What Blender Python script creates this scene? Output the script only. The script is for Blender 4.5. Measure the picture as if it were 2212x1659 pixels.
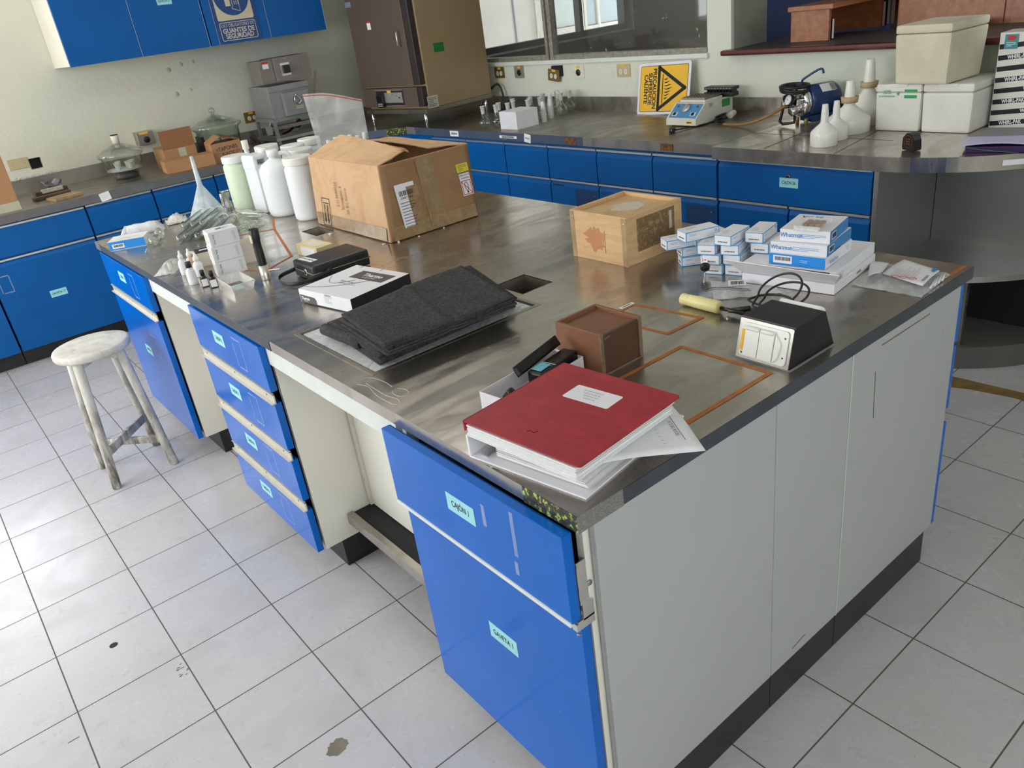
import bpy, bmesh, math, random
from mathutils import Matrix, Vector, noise
random.seed(4)
for _o in list(bpy.data.objects): bpy.data.objects.remove(_o)
SC = bpy.context.scene
COL = SC.collection
PI = math.pi
# ---------------------------------------------------------------- camera, world, light, exposure
cd = bpy.data.cameras.new('camera'); cam = bpy.data.objects.new('camera', cd); COL.objects.link(cam)
cd.sensor_width = 36; cd.lens = 1699.6/2212*36; cd.clip_start = .02; cd.clip_end = 60
Rx = (0.767, -0.628, -0.128); Ry = (-0.369, -0.270, -0.889); Rz = (0.524, 0.730, -0.439)
X = Vector(Rx).normalized(); Zf = Vector(Rz); Zf = (Zf - Zf.dot(X)*X).normalized(); Yd = Zf.cross(X)
mw = Matrix(((X.x, -Yd.x, -Zf.x, -0.6727), (X.y, -Yd.y, -Zf.y, -0.8092), (X.z, -Yd.z, -Zf.z, 1.6689), (0, 0, 0, 1)))
cam.matrix_world = mw
SC.camera = cam
w = bpy.data.worlds.new('sky'); SC.world = w; w.use_nodes = True
bg = w.node_tree.nodes['Background']; bg.inputs[0].default_value = (0.86, 0.93, 1.0, 1); bg.inputs[1].default_value = 3.0
SC.view_settings.view_transform = 'Standard'; SC.view_settings.look = 'None'
SC.view_settings.gamma = 1; SC.view_settings.use_curve_mapping = False
SC.view_settings.exposure = 0.2
def area(name, loc, rot, sx, sy, power, col=(1, 1, 1), spread=PI):
    l = bpy.data.lights.new(name, 'AREA'); l.shape = 'RECTANGLE'; l.size = sx; l.size_y = sy; l.energy = power; l.color = col; l.spread = spread
    o = bpy.data.objects.new(name, l); COL.objects.link(o); o.location = loc; o.rotation_euler = rot; return o
# daylight through the windows of the side wall (x = -3.2), of the left wall (y = 5.42) - then two added fills
area('daylight_side', (-3.28, 3.1, 1.85), (0, -PI/2, 0), 1.5, 3.6, 76, (1, .99, .98))
area('daylight_left', (-1.45, 5.50, 1.75), (-PI/2, 0, 0), 1.9, 1.2, 19, (1, .99, .98))
area('rear_fill', (-1.1, -3.08, 1.9), (PI/2, 0, 0), 3.0, 1.3, 12, (1, .98, .96))  # fill added behind the camera to lift the end panel
area('ceiling_fill', (1.1, 2.6, 2.72), (0, 0, 0), 1.2, .3, 8, (1, .97, .9))  # unseen ceiling fill added to raise the ambient light
# ---------------------------------------------------------------- materials
def lin(c): return tuple((v/12.92 if v <= .04045 else ((v+.055)/1.055)**2.4) for v in c)
def rgb(r, g, b): return lin((r/255, g/255, b/255)) + (1,)
class NT:
    def __init__(s, name):
        s.m = bpy.data.materials.new(name); s.m.use_nodes = True; s.t = s.m.node_tree; s.n = s.t.nodes; s.b = s.n['Principled BSDF']
    def node(s, typ, **k):
        n = s.n.new(typ)
        for a, v in k.items():
            if a.startswith('i_'):
                key = a[2:]; key = int(key) if key.isdigit() else key.replace('_', ' '); n.inputs[key].default_value = v
            else: setattr(n, a, v)
        return n
    def link(s, a, b): s.t.links.new(a, b)
    def coord(s, scale=(1, 1, 1), rot=(0, 0, 0), world=False, loc=(0, 0, 0)):
        m = s.node('ShaderNodeMapping'); m.inputs['Scale'].default_value = scale; m.inputs['Rotation'].default_value = rot; m.inputs['Location'].default_value = loc
        if world: g = s.node('ShaderNodeNewGeometry'); s.link(g.outputs['Position'], m.inputs[0])
        else: g = s.node('ShaderNodeTexCoord'); s.link(g.outputs['Object'], m.inputs[0])
        return m.outputs[0]
    def noise(s, vec, scale=5, detail=4, rough=.6, dist=0):
        n = s.node('ShaderNodeTexNoise'); n.inputs['Scale'].default_value = scale; n.inputs['Detail'].default_value = detail
        n.inputs['Roughness'].default_value = rough; n.inputs['Distortion'].default_value = dist; s.link(vec, n.inputs['Vector']); return n.outputs[0]
    def ramp(s, f, stops):
        r = s.node('ShaderNodeValToRGB'); e = r.color_ramp.elements
        while len(e) < len(stops): e.new(.5)
        for q, (p, c) in zip(e, stops): q.position = p; q.color = c if len(c) == 4 else tuple(c)+(1,)
        s.link(f, r.inputs[0]); return r.outputs[0]
    def mix(s, f, a, b, mode='MIX'):
        m = s.node('ShaderNodeMix'); m.data_type = 'RGBA'; m.blend_type = mode
        for i, v in ((0, f), (6, a), (7, b)):
            if hasattr(v, 'links'): s.link(v, m.inputs[i])
            else: m.inputs[i].default_value = v
        return m.outputs[2]
    def bump(s, h, strength=.2, dist=.002):
        b = s.node('ShaderNodeBump'); b.inputs['Strength'].default_value = strength; b.inputs['Distance'].default_value = dist
        s.link(h, b.inputs['Height']); s.link(b.outputs[0], s.b.inputs['Normal'])
    def set(s, **k):
        for a, v in k.items():
            i = s.b.inputs[a.replace('_', ' ')]
            if hasattr(v, 'links'): s.link(v, i)
            else: i.default_value = v
        return s
W4 = (1, 1, 1, 1); K4 = (0, 0, 0, 1)
_mc = {}
def plain(name, c, rough=.5, metal=0, var=.12, scale=12, bump=0, world=False, spec=.5):
    """a paint, plastic, card or metal with a little uneven tone"""
    if name in _mc: return _mc[name]
    t = NT(name); v = t.coord(world=world); n = t.noise(v, scale)
    c = tuple(c); d = tuple(x*(1-var) for x in c[:3])+(1,); e = tuple(min(1, x*(1+var*.6)) for x in c[:3])+(1,)
    t.set(Base_Color=t.ramp(n, [(.3, d), (.7, e)]), Roughness=rough, Metallic=metal, Specular_IOR_Level=spec)
    if bump: t.bump(n, bump)
    _mc[name] = t.m; return t.m
def steel_mat(name, c=(.50, .46, .415), r0=.12, r1=.34, world=True, smear=1.0):
    t = NT(name); v = t.coord(world=world, scale=(1, 1, 1))
    n1 = t.noise(v, 1.6, 3, .5, .3); v2 = t.coord(world=world, scale=(1, 2.2, 1), rot=(0, 0, .5)); n2 = t.noise(v2, 3.0, 4, .6, 1.2)
    n3 = t.noise(v, 14, 4, .6)
    dk = tuple(x*.86 for x in c)+(1,); lt = tuple(min(1, x*1.12) for x in c)+(1,)
    base = t.ramp(n1, [(.35, dk), (.62, lt)])
    st = t.ramp(n2, [(.36, (.80, .78, .75, 1)), (.56, W4)])
    base = t.mix(.55*smear, base, t.mix(1.0, base, st, 'MULTIPLY'))
    rr = t.ramp(n2, [(.3, (r1, r1, r1, 1)), (.6, (r0, r0, r0, 1)), (.8, ((r0+r1)/2,)*3+(1,))])
    r2 = t.mix(.12, rr, n3)
    t.set(Base_Color=base, Metallic=.92, Roughness=r2); t.bump(n1, .03, .004)
    return t.m
M = {}
M['steel'] = steel_mat('brushed_steel')
M['steel_clean'] = plain('clean_grey_steel', (.40, .40, .39, 1), .33, .9, var=.08, scale=3)
M['steel_old'] = steel_mat('dusty_steel', (.34, .31, .27), .25, .5, smear=1)
M['film'] = plain('dark_protective_film', rgb(66, 70, 78), .45, var=.25, scale=9, world=True)
M['film_left'] = plain('grey_worn_edge', rgb(104, 104, 104), .5, var=.15, world=True)
def blue(name, c, rough=.22):
    t = NT(name); v = t.coord(world=True); n = t.noise(v, 3, 4); sp = t.noise(v, 130, 2, .6)
    b = t.ramp(n, [(.3, tuple(x*.86 for x in c[:3])), (.7, c)])
    s = t.ramp(sp, [(.77, K4), (.79, W4)]); b = t.mix(s, b, (.16, .34, .58, 1))
    t.set(Base_Color=b, Roughness=rough, Specular_IOR_Level=.25); return t.m
M['blue'] = blue('blue_laminate', rgb(0, 104, 206), .13)
M['blue_dark'] = blue('blue_painted_steel', rgb(0, 92, 166), .4)
M['blue_edge'] = plain('blue_edge_band', rgb(10, 80, 160), .35, world=True)
def scuffed(name, c, mark, rough=.4, th=.7):
    t = NT(name); v = t.coord(world=True); n = t.noise(v, 2, 3)
    v2 = t.coord(world=True, scale=(3, 3, 9)); sp = t.noise(v2, 9, 4, .7, .5)
    b = t.ramp(n, [(.3, tuple(x*.93 for x in c[:3])), (.7, c)]); b = t.mix(t.ramp(sp, [(th, K4), (th+.02, W4)]), b, mark)
    t.set(Base_Color=b, Roughness=rough); return t.m
M['cream'] = scuffed('cream_laminate', rgb(240, 237, 226), rgb(60, 52, 45), .4, .76)
M['grey_panel'] = scuffed('grey_enamel_panel', rgb(182, 183, 182), rgb(120, 120, 115), .38, .73)
M['white_strip'] = plain('white_painted_strip', rgb(222, 226, 220), .4, var=.05)
M['kick'] = plain('black_kickboard', rgb(32, 32, 33), .4, var=.5, scale=30, world=True, bump=.2)
M['alu'] = plain('aluminium_profile', (.72, .70, .66, 1), .35, .85, var=.1)
M['alu_warm'] = plain('cream_aluminium_profile', rgb(206, 202, 190), .35, .3, var=.08)
M['black'] = plain('black_plastic', rgb(24, 24, 26), .42, var=.3, scale=40)
M['black_gloss'] = plain('black_gloss_plastic', rgb(16, 16, 18), .22, var=.2)
M['ink'] = plain('black_ink', rgb(25, 25, 30), .7, var=.05)
M['greyink'] = plain('grey_print', rgb(140, 140, 145), .7, var=.05)
M['bluelabel'] = plain('pale_blue_label', rgb(160, 222, 232), .5, var=.04)
M['paper'] = plain('white_paper', rgb(238, 238, 240), .75, var=.04)
M['card_white'] = plain('white_card', rgb(232, 231, 236), .55, var=.04)
M['card_cream'] = plain('cream_card', rgb(226, 220, 205), .6, var=.05)
M['white_plastic'] = plain('white_plastic', rgb(232, 232, 226), .35, var=.03)
M['chrome'] = plain('chrome', (.8, .8, .8, 1), .12, 1, var=.1)
M['screw'] = plain('screw_steel', (.45, .42, .38, 1), .35, .9)
M['yellow'] = plain('yellow_sticker', rgb(243, 190, 40), .5, var=.05)
M['orange_tape'] = plain('orange_tape', rgb(176, 104, 48), .6, var=.25, scale=25, world=True)
M['rust'] = plain('rusty_glue', rgb(120, 80, 40), .8, var=.7, scale=60)
M['red'] = plain('red_print', rgb(200, 40, 40), .6, var=.05)
M['green'] = plain('green_print', rgb(40, 165, 85), .6, var=.05)
M['void'] = plain('dark_interior', rgb(22, 22, 24), .7, var=.3)
def film(name, alpha, c=(.9, .92, .92, 1), rough=.25):
    """thin clear plastic: partly see-through, partly shiny"""
    t = NT(name); o = t.n['Material Output']; tr = t.node('ShaderNodeBsdfTransparent'); mx = t.node('ShaderNodeMixShader')
    v = t.coord(); n = t.noise(v, 9, 3, .55, .8); a = t.ramp(n, [(.25, (alpha*.55,)*3), (.55, (alpha,)*3), (.72, (min(1, alpha*1.9),)*3)])
    t.set(Base_Color=c, Roughness=rough, Specular_IOR_Level=.8); t.bump(n, .5, .005)
    t.link(a, mx.inputs[0]); t.link(tr.outputs[0], mx.inputs[1]); t.link(t.b.outputs[0], mx.inputs[2]); t.link(mx.outputs[0], o.inputs[0]); return t.m
M['bag'] = film('clear_polythene', .32)
M['bag_thin'] = film('thin_clear_polythene', .15)
M['bag_dense'] = film('cloudy_polythene', .62, (.86, .85, .82, 1))
def glass(name, c=(.93, .97, .95, 1), rim=.35):
    t = NT(name); o = t.n['Material Output']; tr = t.node('ShaderNodeBsdfTransparent'); tr.inputs[0].default_value = c
    g = t.node('ShaderNodeBsdfGlossy'); g.inputs['Roughness'].default_value = .04; lw = t.node('ShaderNodeLayerWeight'); lw.inputs[0].default_value = rim
    r = t.ramp(lw.outputs['Facing'], [(0, (.07,)*3), (.5, (.20,)*3), (1, (.9,)*3)]); mx = t.node('ShaderNodeMixShader')
    t.link(r, mx.inputs[0]); t.link(tr.outputs[0], mx.inputs[1]); t.link(g.outputs[0], mx.inputs[2]); t.link(mx.outputs[0], o.inputs[0]); return t.m
M['glass'] = glass('clear_glass'); M['glass_green'] = glass('greenish_glass', (.80, .88, .82, 1), .4)
M['pane'] = glass('window_glass', (.86, .88, .86, 1), .12)
M['glass_dk'] = glass('thick_laboratory_glass', (.80, .86, .81, 1), .6)
M['frost'] = film('ground_glass', .75, (.82, .83, .8, 1), .5)
M['hdpe'] = plain('translucent_white_plastic', rgb(224, 227, 229), .38, var=.03)
M['hdpe_green'] = plain('translucent_greenish_plastic', rgb(212, 224, 198), .38, var=.05)
for k in ('hdpe', 'hdpe_green'):
    M[k].node_tree.nodes['Principled BSDF'].inputs['Subsurface Weight'].default_value = .15; M[k].node_tree.nodes['Principled BSDF'].inputs['Subsurface Scale'].default_value = .03
# ---------------------------------------------------------------- mesh builder
_txt = {}
def txtmesh(s, bold=0):
    k = (s, bold)
    if k not in _txt:
        c = bpy.data.curves.new('lettering', 'FONT'); c.body = s; c.offset = bold; c.align_x = 'CENTER'; c.align_y = 'CENTER'; c.resolution_u = 3
        o = bpy.data.objects.new('lettering', c); me = bpy.data.meshes.new_from_object(o); bpy.data.objects.remove(o); _txt[k] = me
    return _txt[k]
def fr(o, xd, yd):
    x = Vector(xd).normalized(); y = Vector(yd); y = (y-y.dot(x)*x).normalized(); z = x.cross(y); o = Vector(o)
    return Matrix(((x.x, y.x, z.x, o.x), (x.y, y.y, z.y, o.y), (x.z, y.z, z.z, o.z), (0, 0, 0, 1)))
ID = Matrix()
class MB:
    def __init__(s): s.bm = bmesh.new(); s.mats = []; s.M = ID
    def mi(s, m):
        m = M[m] if isinstance(m, str) else m
        if m not in s.mats: s.mats.append(m)
        return s.mats.index(m)
    def _fin(s, verts, faces, mat, smooth):
        i = s.mi(mat)
        for v in verts: v.co = s.M @ v.co
        for f in faces: f.material_index = i; f.smooth = smooth
    def raw(s, vs, fs, mat, smooth=False, M_=None):
        vv = [s.bm.verts.new((M_ @ Vector(v)) if M_ else Vector(v)) for v in vs]; ff = []
        for f in fs:
            try: ff.append(s.bm.faces.new([vv[i] for i in f]))
            except ValueError: pass
        s._fin(vv, ff, mat, smooth); return s
    def box(s, lo, hi, mat, bev=0, M_=None, taper=None):
        x0, y0, z0 = lo; x1, y1, z1 = hi
        if x0 > x1: x0, x1 = x1, x0
        if y0 > y1: y0, y1 = y1, y0
        if z0 > z1: z0, z1 = z1, z0
        b = bmesh.new(); c = [(x0, y0, z0), (x1, y0, z0), (x1, y1, z0), (x0, y1, z0), (x0, y0, z1), (x1, y0, z1), (x1, y1, z1), (x0, y1, z1)]
        if taper:
            cx, cy = (x0+x1)/2, (y0+y1)/2
            c = [p if p[2] == z0 else (cx+(p[0]-cx)*taper, cy+(p[1]-cy)*taper, p[2]) for p in c]
        v = [b.verts.new(p) for p in c]
        for f in ((3, 2, 1, 0), (4, 5, 6, 7), (0, 1, 5, 4), (1, 2, 6, 5), (2, 3, 7, 6), (3, 0, 4, 7)): b.faces.new([v[i] for i in f])
        if bev:
            bev = min(bev, .45*min(x1-x0, y1-y0, z1-z0)); bmesh.ops.bevel(b, geom=b.edges[:], offset=bev, segments=2, affect='EDGES', profile=.6)
        return s.merge(b, mat, M_, smooth=False)
    def merge(s, b, mat, M_=None, smooth=None):
        b.verts.index_update(); vs = [v.co.copy() for v in b.verts]; fs = [[v.index for v in f.verts] for f in b.faces]; b.free()
        return s.raw(vs, fs, mat, bool(smooth), M_)
    def hexa(s, pts, mat):  # 4 bottom (ccw) + 4 top
        return s.raw(pts, [(3, 2, 1, 0), (4, 5, 6, 7), (0, 1, 5, 4), (1, 2, 6, 5), (2, 3, 7, 6), (3, 0, 4, 7)], mat)
    def card(s, M_, w, h, mat, t=.0005, x=0, y=0, z=0):
        return s.box((x-w/2, y-h/2, z), (x+w/2, y+h/2, z+t), mat, 0, M_)
    def text(s, M_, st, size, mat='ink', x=0, y=0, z=.0008, xs=1, bold=0, rot=0):
        me = txtmesh(st, bold); T = M_ @ Matrix.Translation((x, y, z)) @ Matrix.Rotation(rot, 4, 'Z') @ Matrix.Diagonal((size*xs, size, 1, 1))
        return s.raw([T @ v.co for v in me.vertices], [tuple(p.vertices) for p in me.polygons], mat)
    def bars(s, M_, w, h, n=14, mat='ink', x=0, y=0, z=.0007, seed=1):
        r = random.Random(seed); px = -w/2
        while px < w/2:
            b = w/n*(.25+.7*r.random()); s.box((x+px, y-h/2, z), (x+min(px+b, w/2), y+h/2, z+.0002), mat, 0, M_); px += b+w/n*(.25+.6*r.random())
        return s
    def lines(s, M_, w, n, pitch, mat='greyink', x=0, y=0, z=.0007, t=.0008, seed=2):
        r = random.Random(seed)
        for i in range(n):
            L = w*(.55+.45*r.random()); s.box((x-w/2, y-i*pitch-t/2, z), (x-w/2+L, y-i*pitch+t/2, z+.0002), mat, 0, M_)
        return s
    def lathe(s, prof, mat, seg=32, M_=None, smooth=True, arc=None):
        vs = []; fs = []; n = len(prof); full = arc is None; a1 = 2*PI if full else arc; k = seg if full else seg+1
        for j in range(k):
            a = a1*j/seg; c, q = math.cos(a), math.sin(a)
            for r, z in prof: vs.append((r*c, r*q, z))
        for j in range(seg):
            j2 = (j+1) % k
            for i in range(n-1):
                a, b, c, d = j*n+i, j2*n+i, j2*n+i+1, j*n+i+1
                if prof[i][0] < 1e-6: fs.append((a, c, d))
                elif prof[i+1][0] < 1e-6: fs.append((a, b, d))
                else: fs.append((a, b, c, d))
        s.raw(vs, fs, mat, smooth, M_); return s
    def cyl(s, a, b, r, mat, seg=20, r2=None, smooth=True):
        a = Vector(a); b = Vector(b); d = b-a; L = d.length; q = d.to_track_quat('Z', 'Y').to_matrix().to_4x4(); r2 = r if r2 is None else r2
        e = min(.0008, r*.2)
        return s.lathe([(0, 0), (r-e, 0), (r, e), (r2, L-e), (max(r2-e, 0), L), (0, L)], mat, seg, Matrix.Translation(a) @ q, smooth)
    def tube(s, pts, r, mat, seg=8, closed=False, sub=0, smooth=True, flat=None):
        P = [Vector(p) for p in pts]
        if sub:
            Q = []; n = len(P); rng = range(n if closed else n-1)
            for i in rng:
                p0 = P[(i-1) % n] if closed or i > 0 else P[0]; p1 = P[i]; p2 = P[(i+1) % n]; p3 = P[(i+2) % n] if closed or i+2 < n else P[-1]
                for k in range(sub):
                    t = k/sub; Q.append(.5*((2*p1)+(-p0+p2)*t+(2*p0-5*p1+4*p2-p3)*t*t+(-p0+3*p1-3*p2+p3)*t**3))
            if not closed: Q.append(P[-1])
            if isinstance(r, (list, tuple)):
                rr = []
                for k in range(len(Q)):
                    f = k/(len(Q)-1)*(len(r)-1); i = min(int(f), len(r)-2); rr.append(r[i]+(r[i+1]-r[i])*(f-i))
                r = rr
            P = Q
        n = len(P); vs = []; fs = []; up = None
        for i in range(n):
            if closed: t = P[(i+1) % n]-P[i-1]
            else: t = P[min(i+1, n-1)]-P[max(i-1, 0)]
            t.normalize()
            if up is None: up = Vector((0, 0, 1)) if abs(t.z) < .9 else Vector((1, 0, 0))
            u = (up-up.dot(t)*t).normalized(); v = t.cross(u); up = u; ri = r[i] if isinstance(r, (list, tuple)) else r
            for k in range(seg):
                a = 2*PI*k/seg
                ku, kv = (ri, ri) if flat is None else flat
                vs.append(P[i]+u*(math.cos(a)*ku)+v*(math.sin(a)*kv))
        for i in range(n if closed else n-1):
            for k in range(seg):
                a = i*seg+k; b = i*seg+(k+1) % seg; j = (i+1) % n; fs.append((a, b, j*seg+(k+1) % seg, j*seg+k))
        if not closed: fs.append(tuple(range(seg-1, -1, -1))); fs.append(tuple((n-1)*seg+k for k in range(seg)))
        return s.raw(vs, fs, mat, smooth)
    def prism(s, poly, h, mat, M_=None, smooth=False):  # poly in xy, extruded along z by h
        n = len(poly); vs = [(x, y, 0) for x, y in poly]+[(x, y, h) for x, y in poly]
        fs = [tuple(range(n-1, -1, -1)), tuple(range(n, 2*n))]+[(i, (i+1) % n, n+(i+1) % n, n+i) for i in range(n)]
        return s.raw(vs, fs, mat, smooth, M_)
    def sheet(s, fn, nu, nv, mat, t=.0006, smooth=True):
        g = [[Vector(fn(i/nu, j/nv)) for j in range(nv+1)] for i in range(nu+1)]; vs = []; fs = []
        def nrm(i, j):
            a = g[min(i+1, nu)][j]-g[max(i-1, 0)][j]; b = g[i][min(j+1, nv)]-g[i][max(j-1, 0)]; c = a.cross(b)
            return c.normalized() if c.length > 1e-12 else Vector((0, 0, 1))
        for sgn in (.5, -.5):
            for i in range(nu+1):
                for j in range(nv+1): vs.append(g[i][j]+nrm(i, j)*t*sgn)
        N = (nu+1)*(nv+1); ix = lambda i, j, k: k*N+i*(nv+1)+j
        for i in range(nu):
            for j in range(nv):
                fs.append((ix(i, j, 0), ix(i+1, j, 0), ix(i+1, j+1, 0), ix(i, j+1, 0))); fs.append((ix(i, j+1, 1), ix(i+1, j+1, 1), ix(i+1, j, 1), ix(i, j, 1)))
        for i in range(nu):
            fs.append((ix(i, 0, 1), ix(i+1, 0, 1), ix(i+1, 0, 0), ix(i, 0, 0))); fs.append((ix(i, nv, 0), ix(i+1, nv, 0), ix(i+1, nv, 1), ix(i, nv, 1)))
        for j in range(nv):
            fs.append((ix(0, j, 0), ix(0, j+1, 0), ix(0, j+1, 1), ix(0, j, 1))); fs.append((ix(nu, j, 1), ix(nu, j+1, 1), ix(nu, j+1, 0), ix(nu, j, 0)))
        return s.raw(vs, fs, mat, smooth)
    def build(s, name, parent=None, **props):
        bm = s.bm; bmesh.ops.recalc_face_normals(bm, faces=bm.faces[:]) if props.pop('recalc', True) else None
        me = bpy.data.meshes.new(name); bm.to_mesh(me); bm.free()
        for m in s.mats: me.materials.append(m)
        o = bpy.data.objects.new(name, me); COL.objects.link(o)
        if parent is not None:
            o.parent = parent
            root = parent
            while root.parent: root = root.parent
            if props.pop('world', False): me.transform((Matrix.Translation(root.location) @ root.rotation_euler.to_matrix().to_4x4()).inverted())
        else:
            props.pop('world', None)
        for k, v in props.items(): o[k] = v
        return o
def thing(name, label, cat, loc=(0, 0, 0), rotz=0, group=None):
    o = bpy.data.objects.new(name, None); COL.objects.link(o); o.empty_display_size = .05
    o.location = loc; o.rotation_euler = (0, 0, rotz); o['label'] = label; o['category'] = cat
    if group: o['group'] = group
    return o
def single(mb, name, label, cat, loc=(0, 0, 0), rot=(0, 0, 0), group=None):
    o = mb.build(name); o.location = loc; o.rotation_euler = rot; o['label'] = label; o['category'] = cat
    if group: o['group'] = group
    return o
def dup(root, loc, rotz, label=None, group=None):
    r = root.copy(); COL.objects.link(r); r.location = loc; r.rotation_euler = (0, 0, rotz)
    if label: r['label'] = label
    if group: r['group'] = group
    for ch in list(root.children):
        c = ch.copy(); COL.objects.link(c); c.parent = r
        for g in list(ch.children):
            d = g.copy(); COL.objects.link(d); d.parent = c
    return r
def struct(mb, name, **k): return mb.build(name, kind='structure', **k)
def U(x, y, z=.91): return (x, y, z)
FX = lambda y, z, x=0: fr((x, y, z), (0, -1, 0), (0, 0, 1))      # frame on a face that looks towards -x
FY = lambda x, z, y=0: fr((x, y, z), (1, 0, 0), (0, 0, 1))       # frame on a face that looks towards -y
FZ = lambda x, y, z=0, a=0: fr((x, y, z), (math.cos(a), math.sin(a), 0), (-math.sin(a), math.cos(a), 0))
TT = .9     # island top
TB = .91    # wall bench top
# ---------------------------------------------------------------- the room
t = NT('floor_tiles'); v = t.coord(world=True)
sep = t.node('ShaderNodeSeparateXYZ'); t.link(v, sep.inputs[0])
def grid(ax, off):
    a = t.node('ShaderNodeMath', operation='ADD'); t.link(sep.outputs[ax], a.inputs[0]); a.inputs[1].default_value = off
    d = t.node('ShaderNodeMath', operation='DIVIDE'); t.link(a.outputs[0], d.inputs[0]); d.inputs[1].default_value = .2997
    f = t.node('ShaderNodeMath', operation='FRACT'); t.link(d.outputs[0], f.inputs[0])
    s = t.node('ShaderNodeMath', operation='SUBTRACT'); s.inputs[0].default_value = .5; t.link(f.outputs[0], s.inputs[1])
    b = t.node('ShaderNodeMath', operation='ABSOLUTE'); t.link(s.outputs[0], b.inputs[0])
    g = t.node('ShaderNodeMath', operation='GREATER_THAN'); t.link(b.outputs[0], g.inputs[0]); g.inputs[1].default_value = .4935
    fl = t.node('ShaderNodeMath', operation='FLOOR'); t.link(d.outputs[0], fl.inputs[0])
    return g.outputs[0], fl.outputs[0]
g1, f1 = grid(0, 30*.2997+.793); g2, f2 = grid(1, 30*.2997-2.5665)
mxg = t.node('ShaderNodeMath', operation='MAXIMUM'); t.link(g1, mxg.inputs[0]); t.link(g2, mxg.inputs[1])
cmb = t.node('ShaderNodeCombineXYZ'); t.link(f1, cmb.inputs[0]); t.link(f2, cmb.inputs[1])
wn = t.node('ShaderNodeTexWhiteNoise'); wn.noise_dimensions = '3D'; t.link(cmb.outputs[0], wn.inputs[0])
ad = t.node('ShaderNodeVectorMath', operation='ADD'); t.link(v, ad.inputs[0]); sc_ = t.node('ShaderNodeVectorMath', operation='SCALE'); t.link(wn.outputs[1], sc_.inputs[0]); sc_.inputs['Scale'].default_value = 7
t.link(sc_.outputs[0], ad.inputs[1])
n1 = t.noise(ad.outputs[0], 4.0, 5, .6, .6); n2 = t.noise(ad.outputs[0], 22, 5, .7, .8); n3 = t.noise(v, .9, 4, .6); n4 = t.noise(v, 150, 2)
b = t.ramp(n1, [(.25, rgb(184, 181, 184)), (.5, rgb(196, 193, 197)), (.8, rgb(201, 198, 200))])
b = t.mix(t.ramp(n2, [(.60, K4), (.72, (.5, .5, .5, 1))]), b, rgb(160, 156, 154))
b = t.mix(t.ramp(n3, [(.45, K4), (.75, (.55, .55, .55, 1))]), b, rgb(180, 176, 170))
b = t.mix(t.ramp(n4, [(.74, K4), (.77, W4)]), b, rgb(80, 75, 72))
b = t.mix(mxg.outputs[0], b, rgb(92, 84, 80))
rr = t.ramp(n1, [(.3, (.34,)*3), (.7, (.22,)*3)]); rr = t.mix(mxg.outputs[0], rr, (.8, .8, .8, 1))
t.set(Base_Color=b, Roughness=rr, Specular_IOR_Level=.55)
inv = t.node('ShaderNodeMath', operation='SUBTRACT'); inv.inputs[0].default_value = 1; t.link(mxg.outputs[0], inv.inputs[1]); t.bump(inv.outputs[0], .35, .0015)
M['floor'] = t.m
def wallmat(name, c, c2, bump=.35):
    t = NT(name); v = t.coord(world=True); n = t.noise(v, 1.3, 4, .6); f = t.noise(v, 28, 5, .6, .5); f2 = t.noise(v, 7, 4, .65)
    b = t.ramp(n, [(.35, c), (.65, c2)]); b = t.mix(t.ramp(f2, [(.62, K4), (.75, (.35,)*3)]), b, tuple(x*.72 for x in c[:3])+(1,))
    t.set(Base_Color=b, Roughness=.6); h = t.mix(.35, f2, f); t.bump(h, bump, .012); return t.m
M['wall'] = wallmat('pale_green_plaster', rgb(212, 213, 197), rgb(220, 218, 200), .3)
M['wall2'] = wallmat('pale_green_smooth_wall', rgb(214, 220, 206), rgb(222, 224, 208), .1)
M['ceil'] = plain('ceiling_paint', rgb(235, 233, 224), .8, var=.03)
M['dark_frame'] = plain('weathered_window_frame', rgb(150, 145, 132), .5, .2, var=.35, scale=40, world=True)
M['maroon'] = plain('maroon_gloss_wood', rgb(88, 34, 26), .25, var=.3, world=True)
HC = 2.8
mb = MB(); mb.box((-3.2, -3.0, -.1), (3.35, 5.42, 0), 'floor'); mb.box((3.35, -1.5, -.1), (7.2, 5.5, 0), 'floor'); struct(mb, 'floor')
mb = MB(); mb.box((-3.35, -3.15, HC), (3.35, 5.57, HC+.1), 'ceil'); mb.box((3.35, -1.5, HC), (7.2, 5.5, HC+.1), 'ceil'); struct(mb, 'ceiling')
# left wall (upper cupboard and furnace bench stand against it), with a hole knocked beside the blank plate
mb = MB(); YW = 5.42
hx0, hx1, hz0, hz1 = .15, .225, 1.045, 1.115
mb.box((-3.35, YW, 0), (-2.4, YW+.15, HC), 'wall'); mb.box((-2.4, YW, 0), (-.5, YW+.15, 1.15), 'wall'); mb.box((-2.4, YW, 2.35), (-.5, YW+.15, HC), 'wall'); mb.box((-.5, YW, 0), (hx0, YW+.15, HC), 'wall'); mb.box((hx1, YW, 0), (3.2, YW+.15, HC), 'wall')
mb.box((hx0, YW, 0), (hx1, YW+.15, hz0), 'wall'); mb.box((hx0, YW, hz1), (hx1, YW+.15, HC), 'wall'); mb.box((hx0, YW+.05, hz0), (hx1, YW+.06, hz1), 'void')
struct(mb, 'wall_left')
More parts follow.
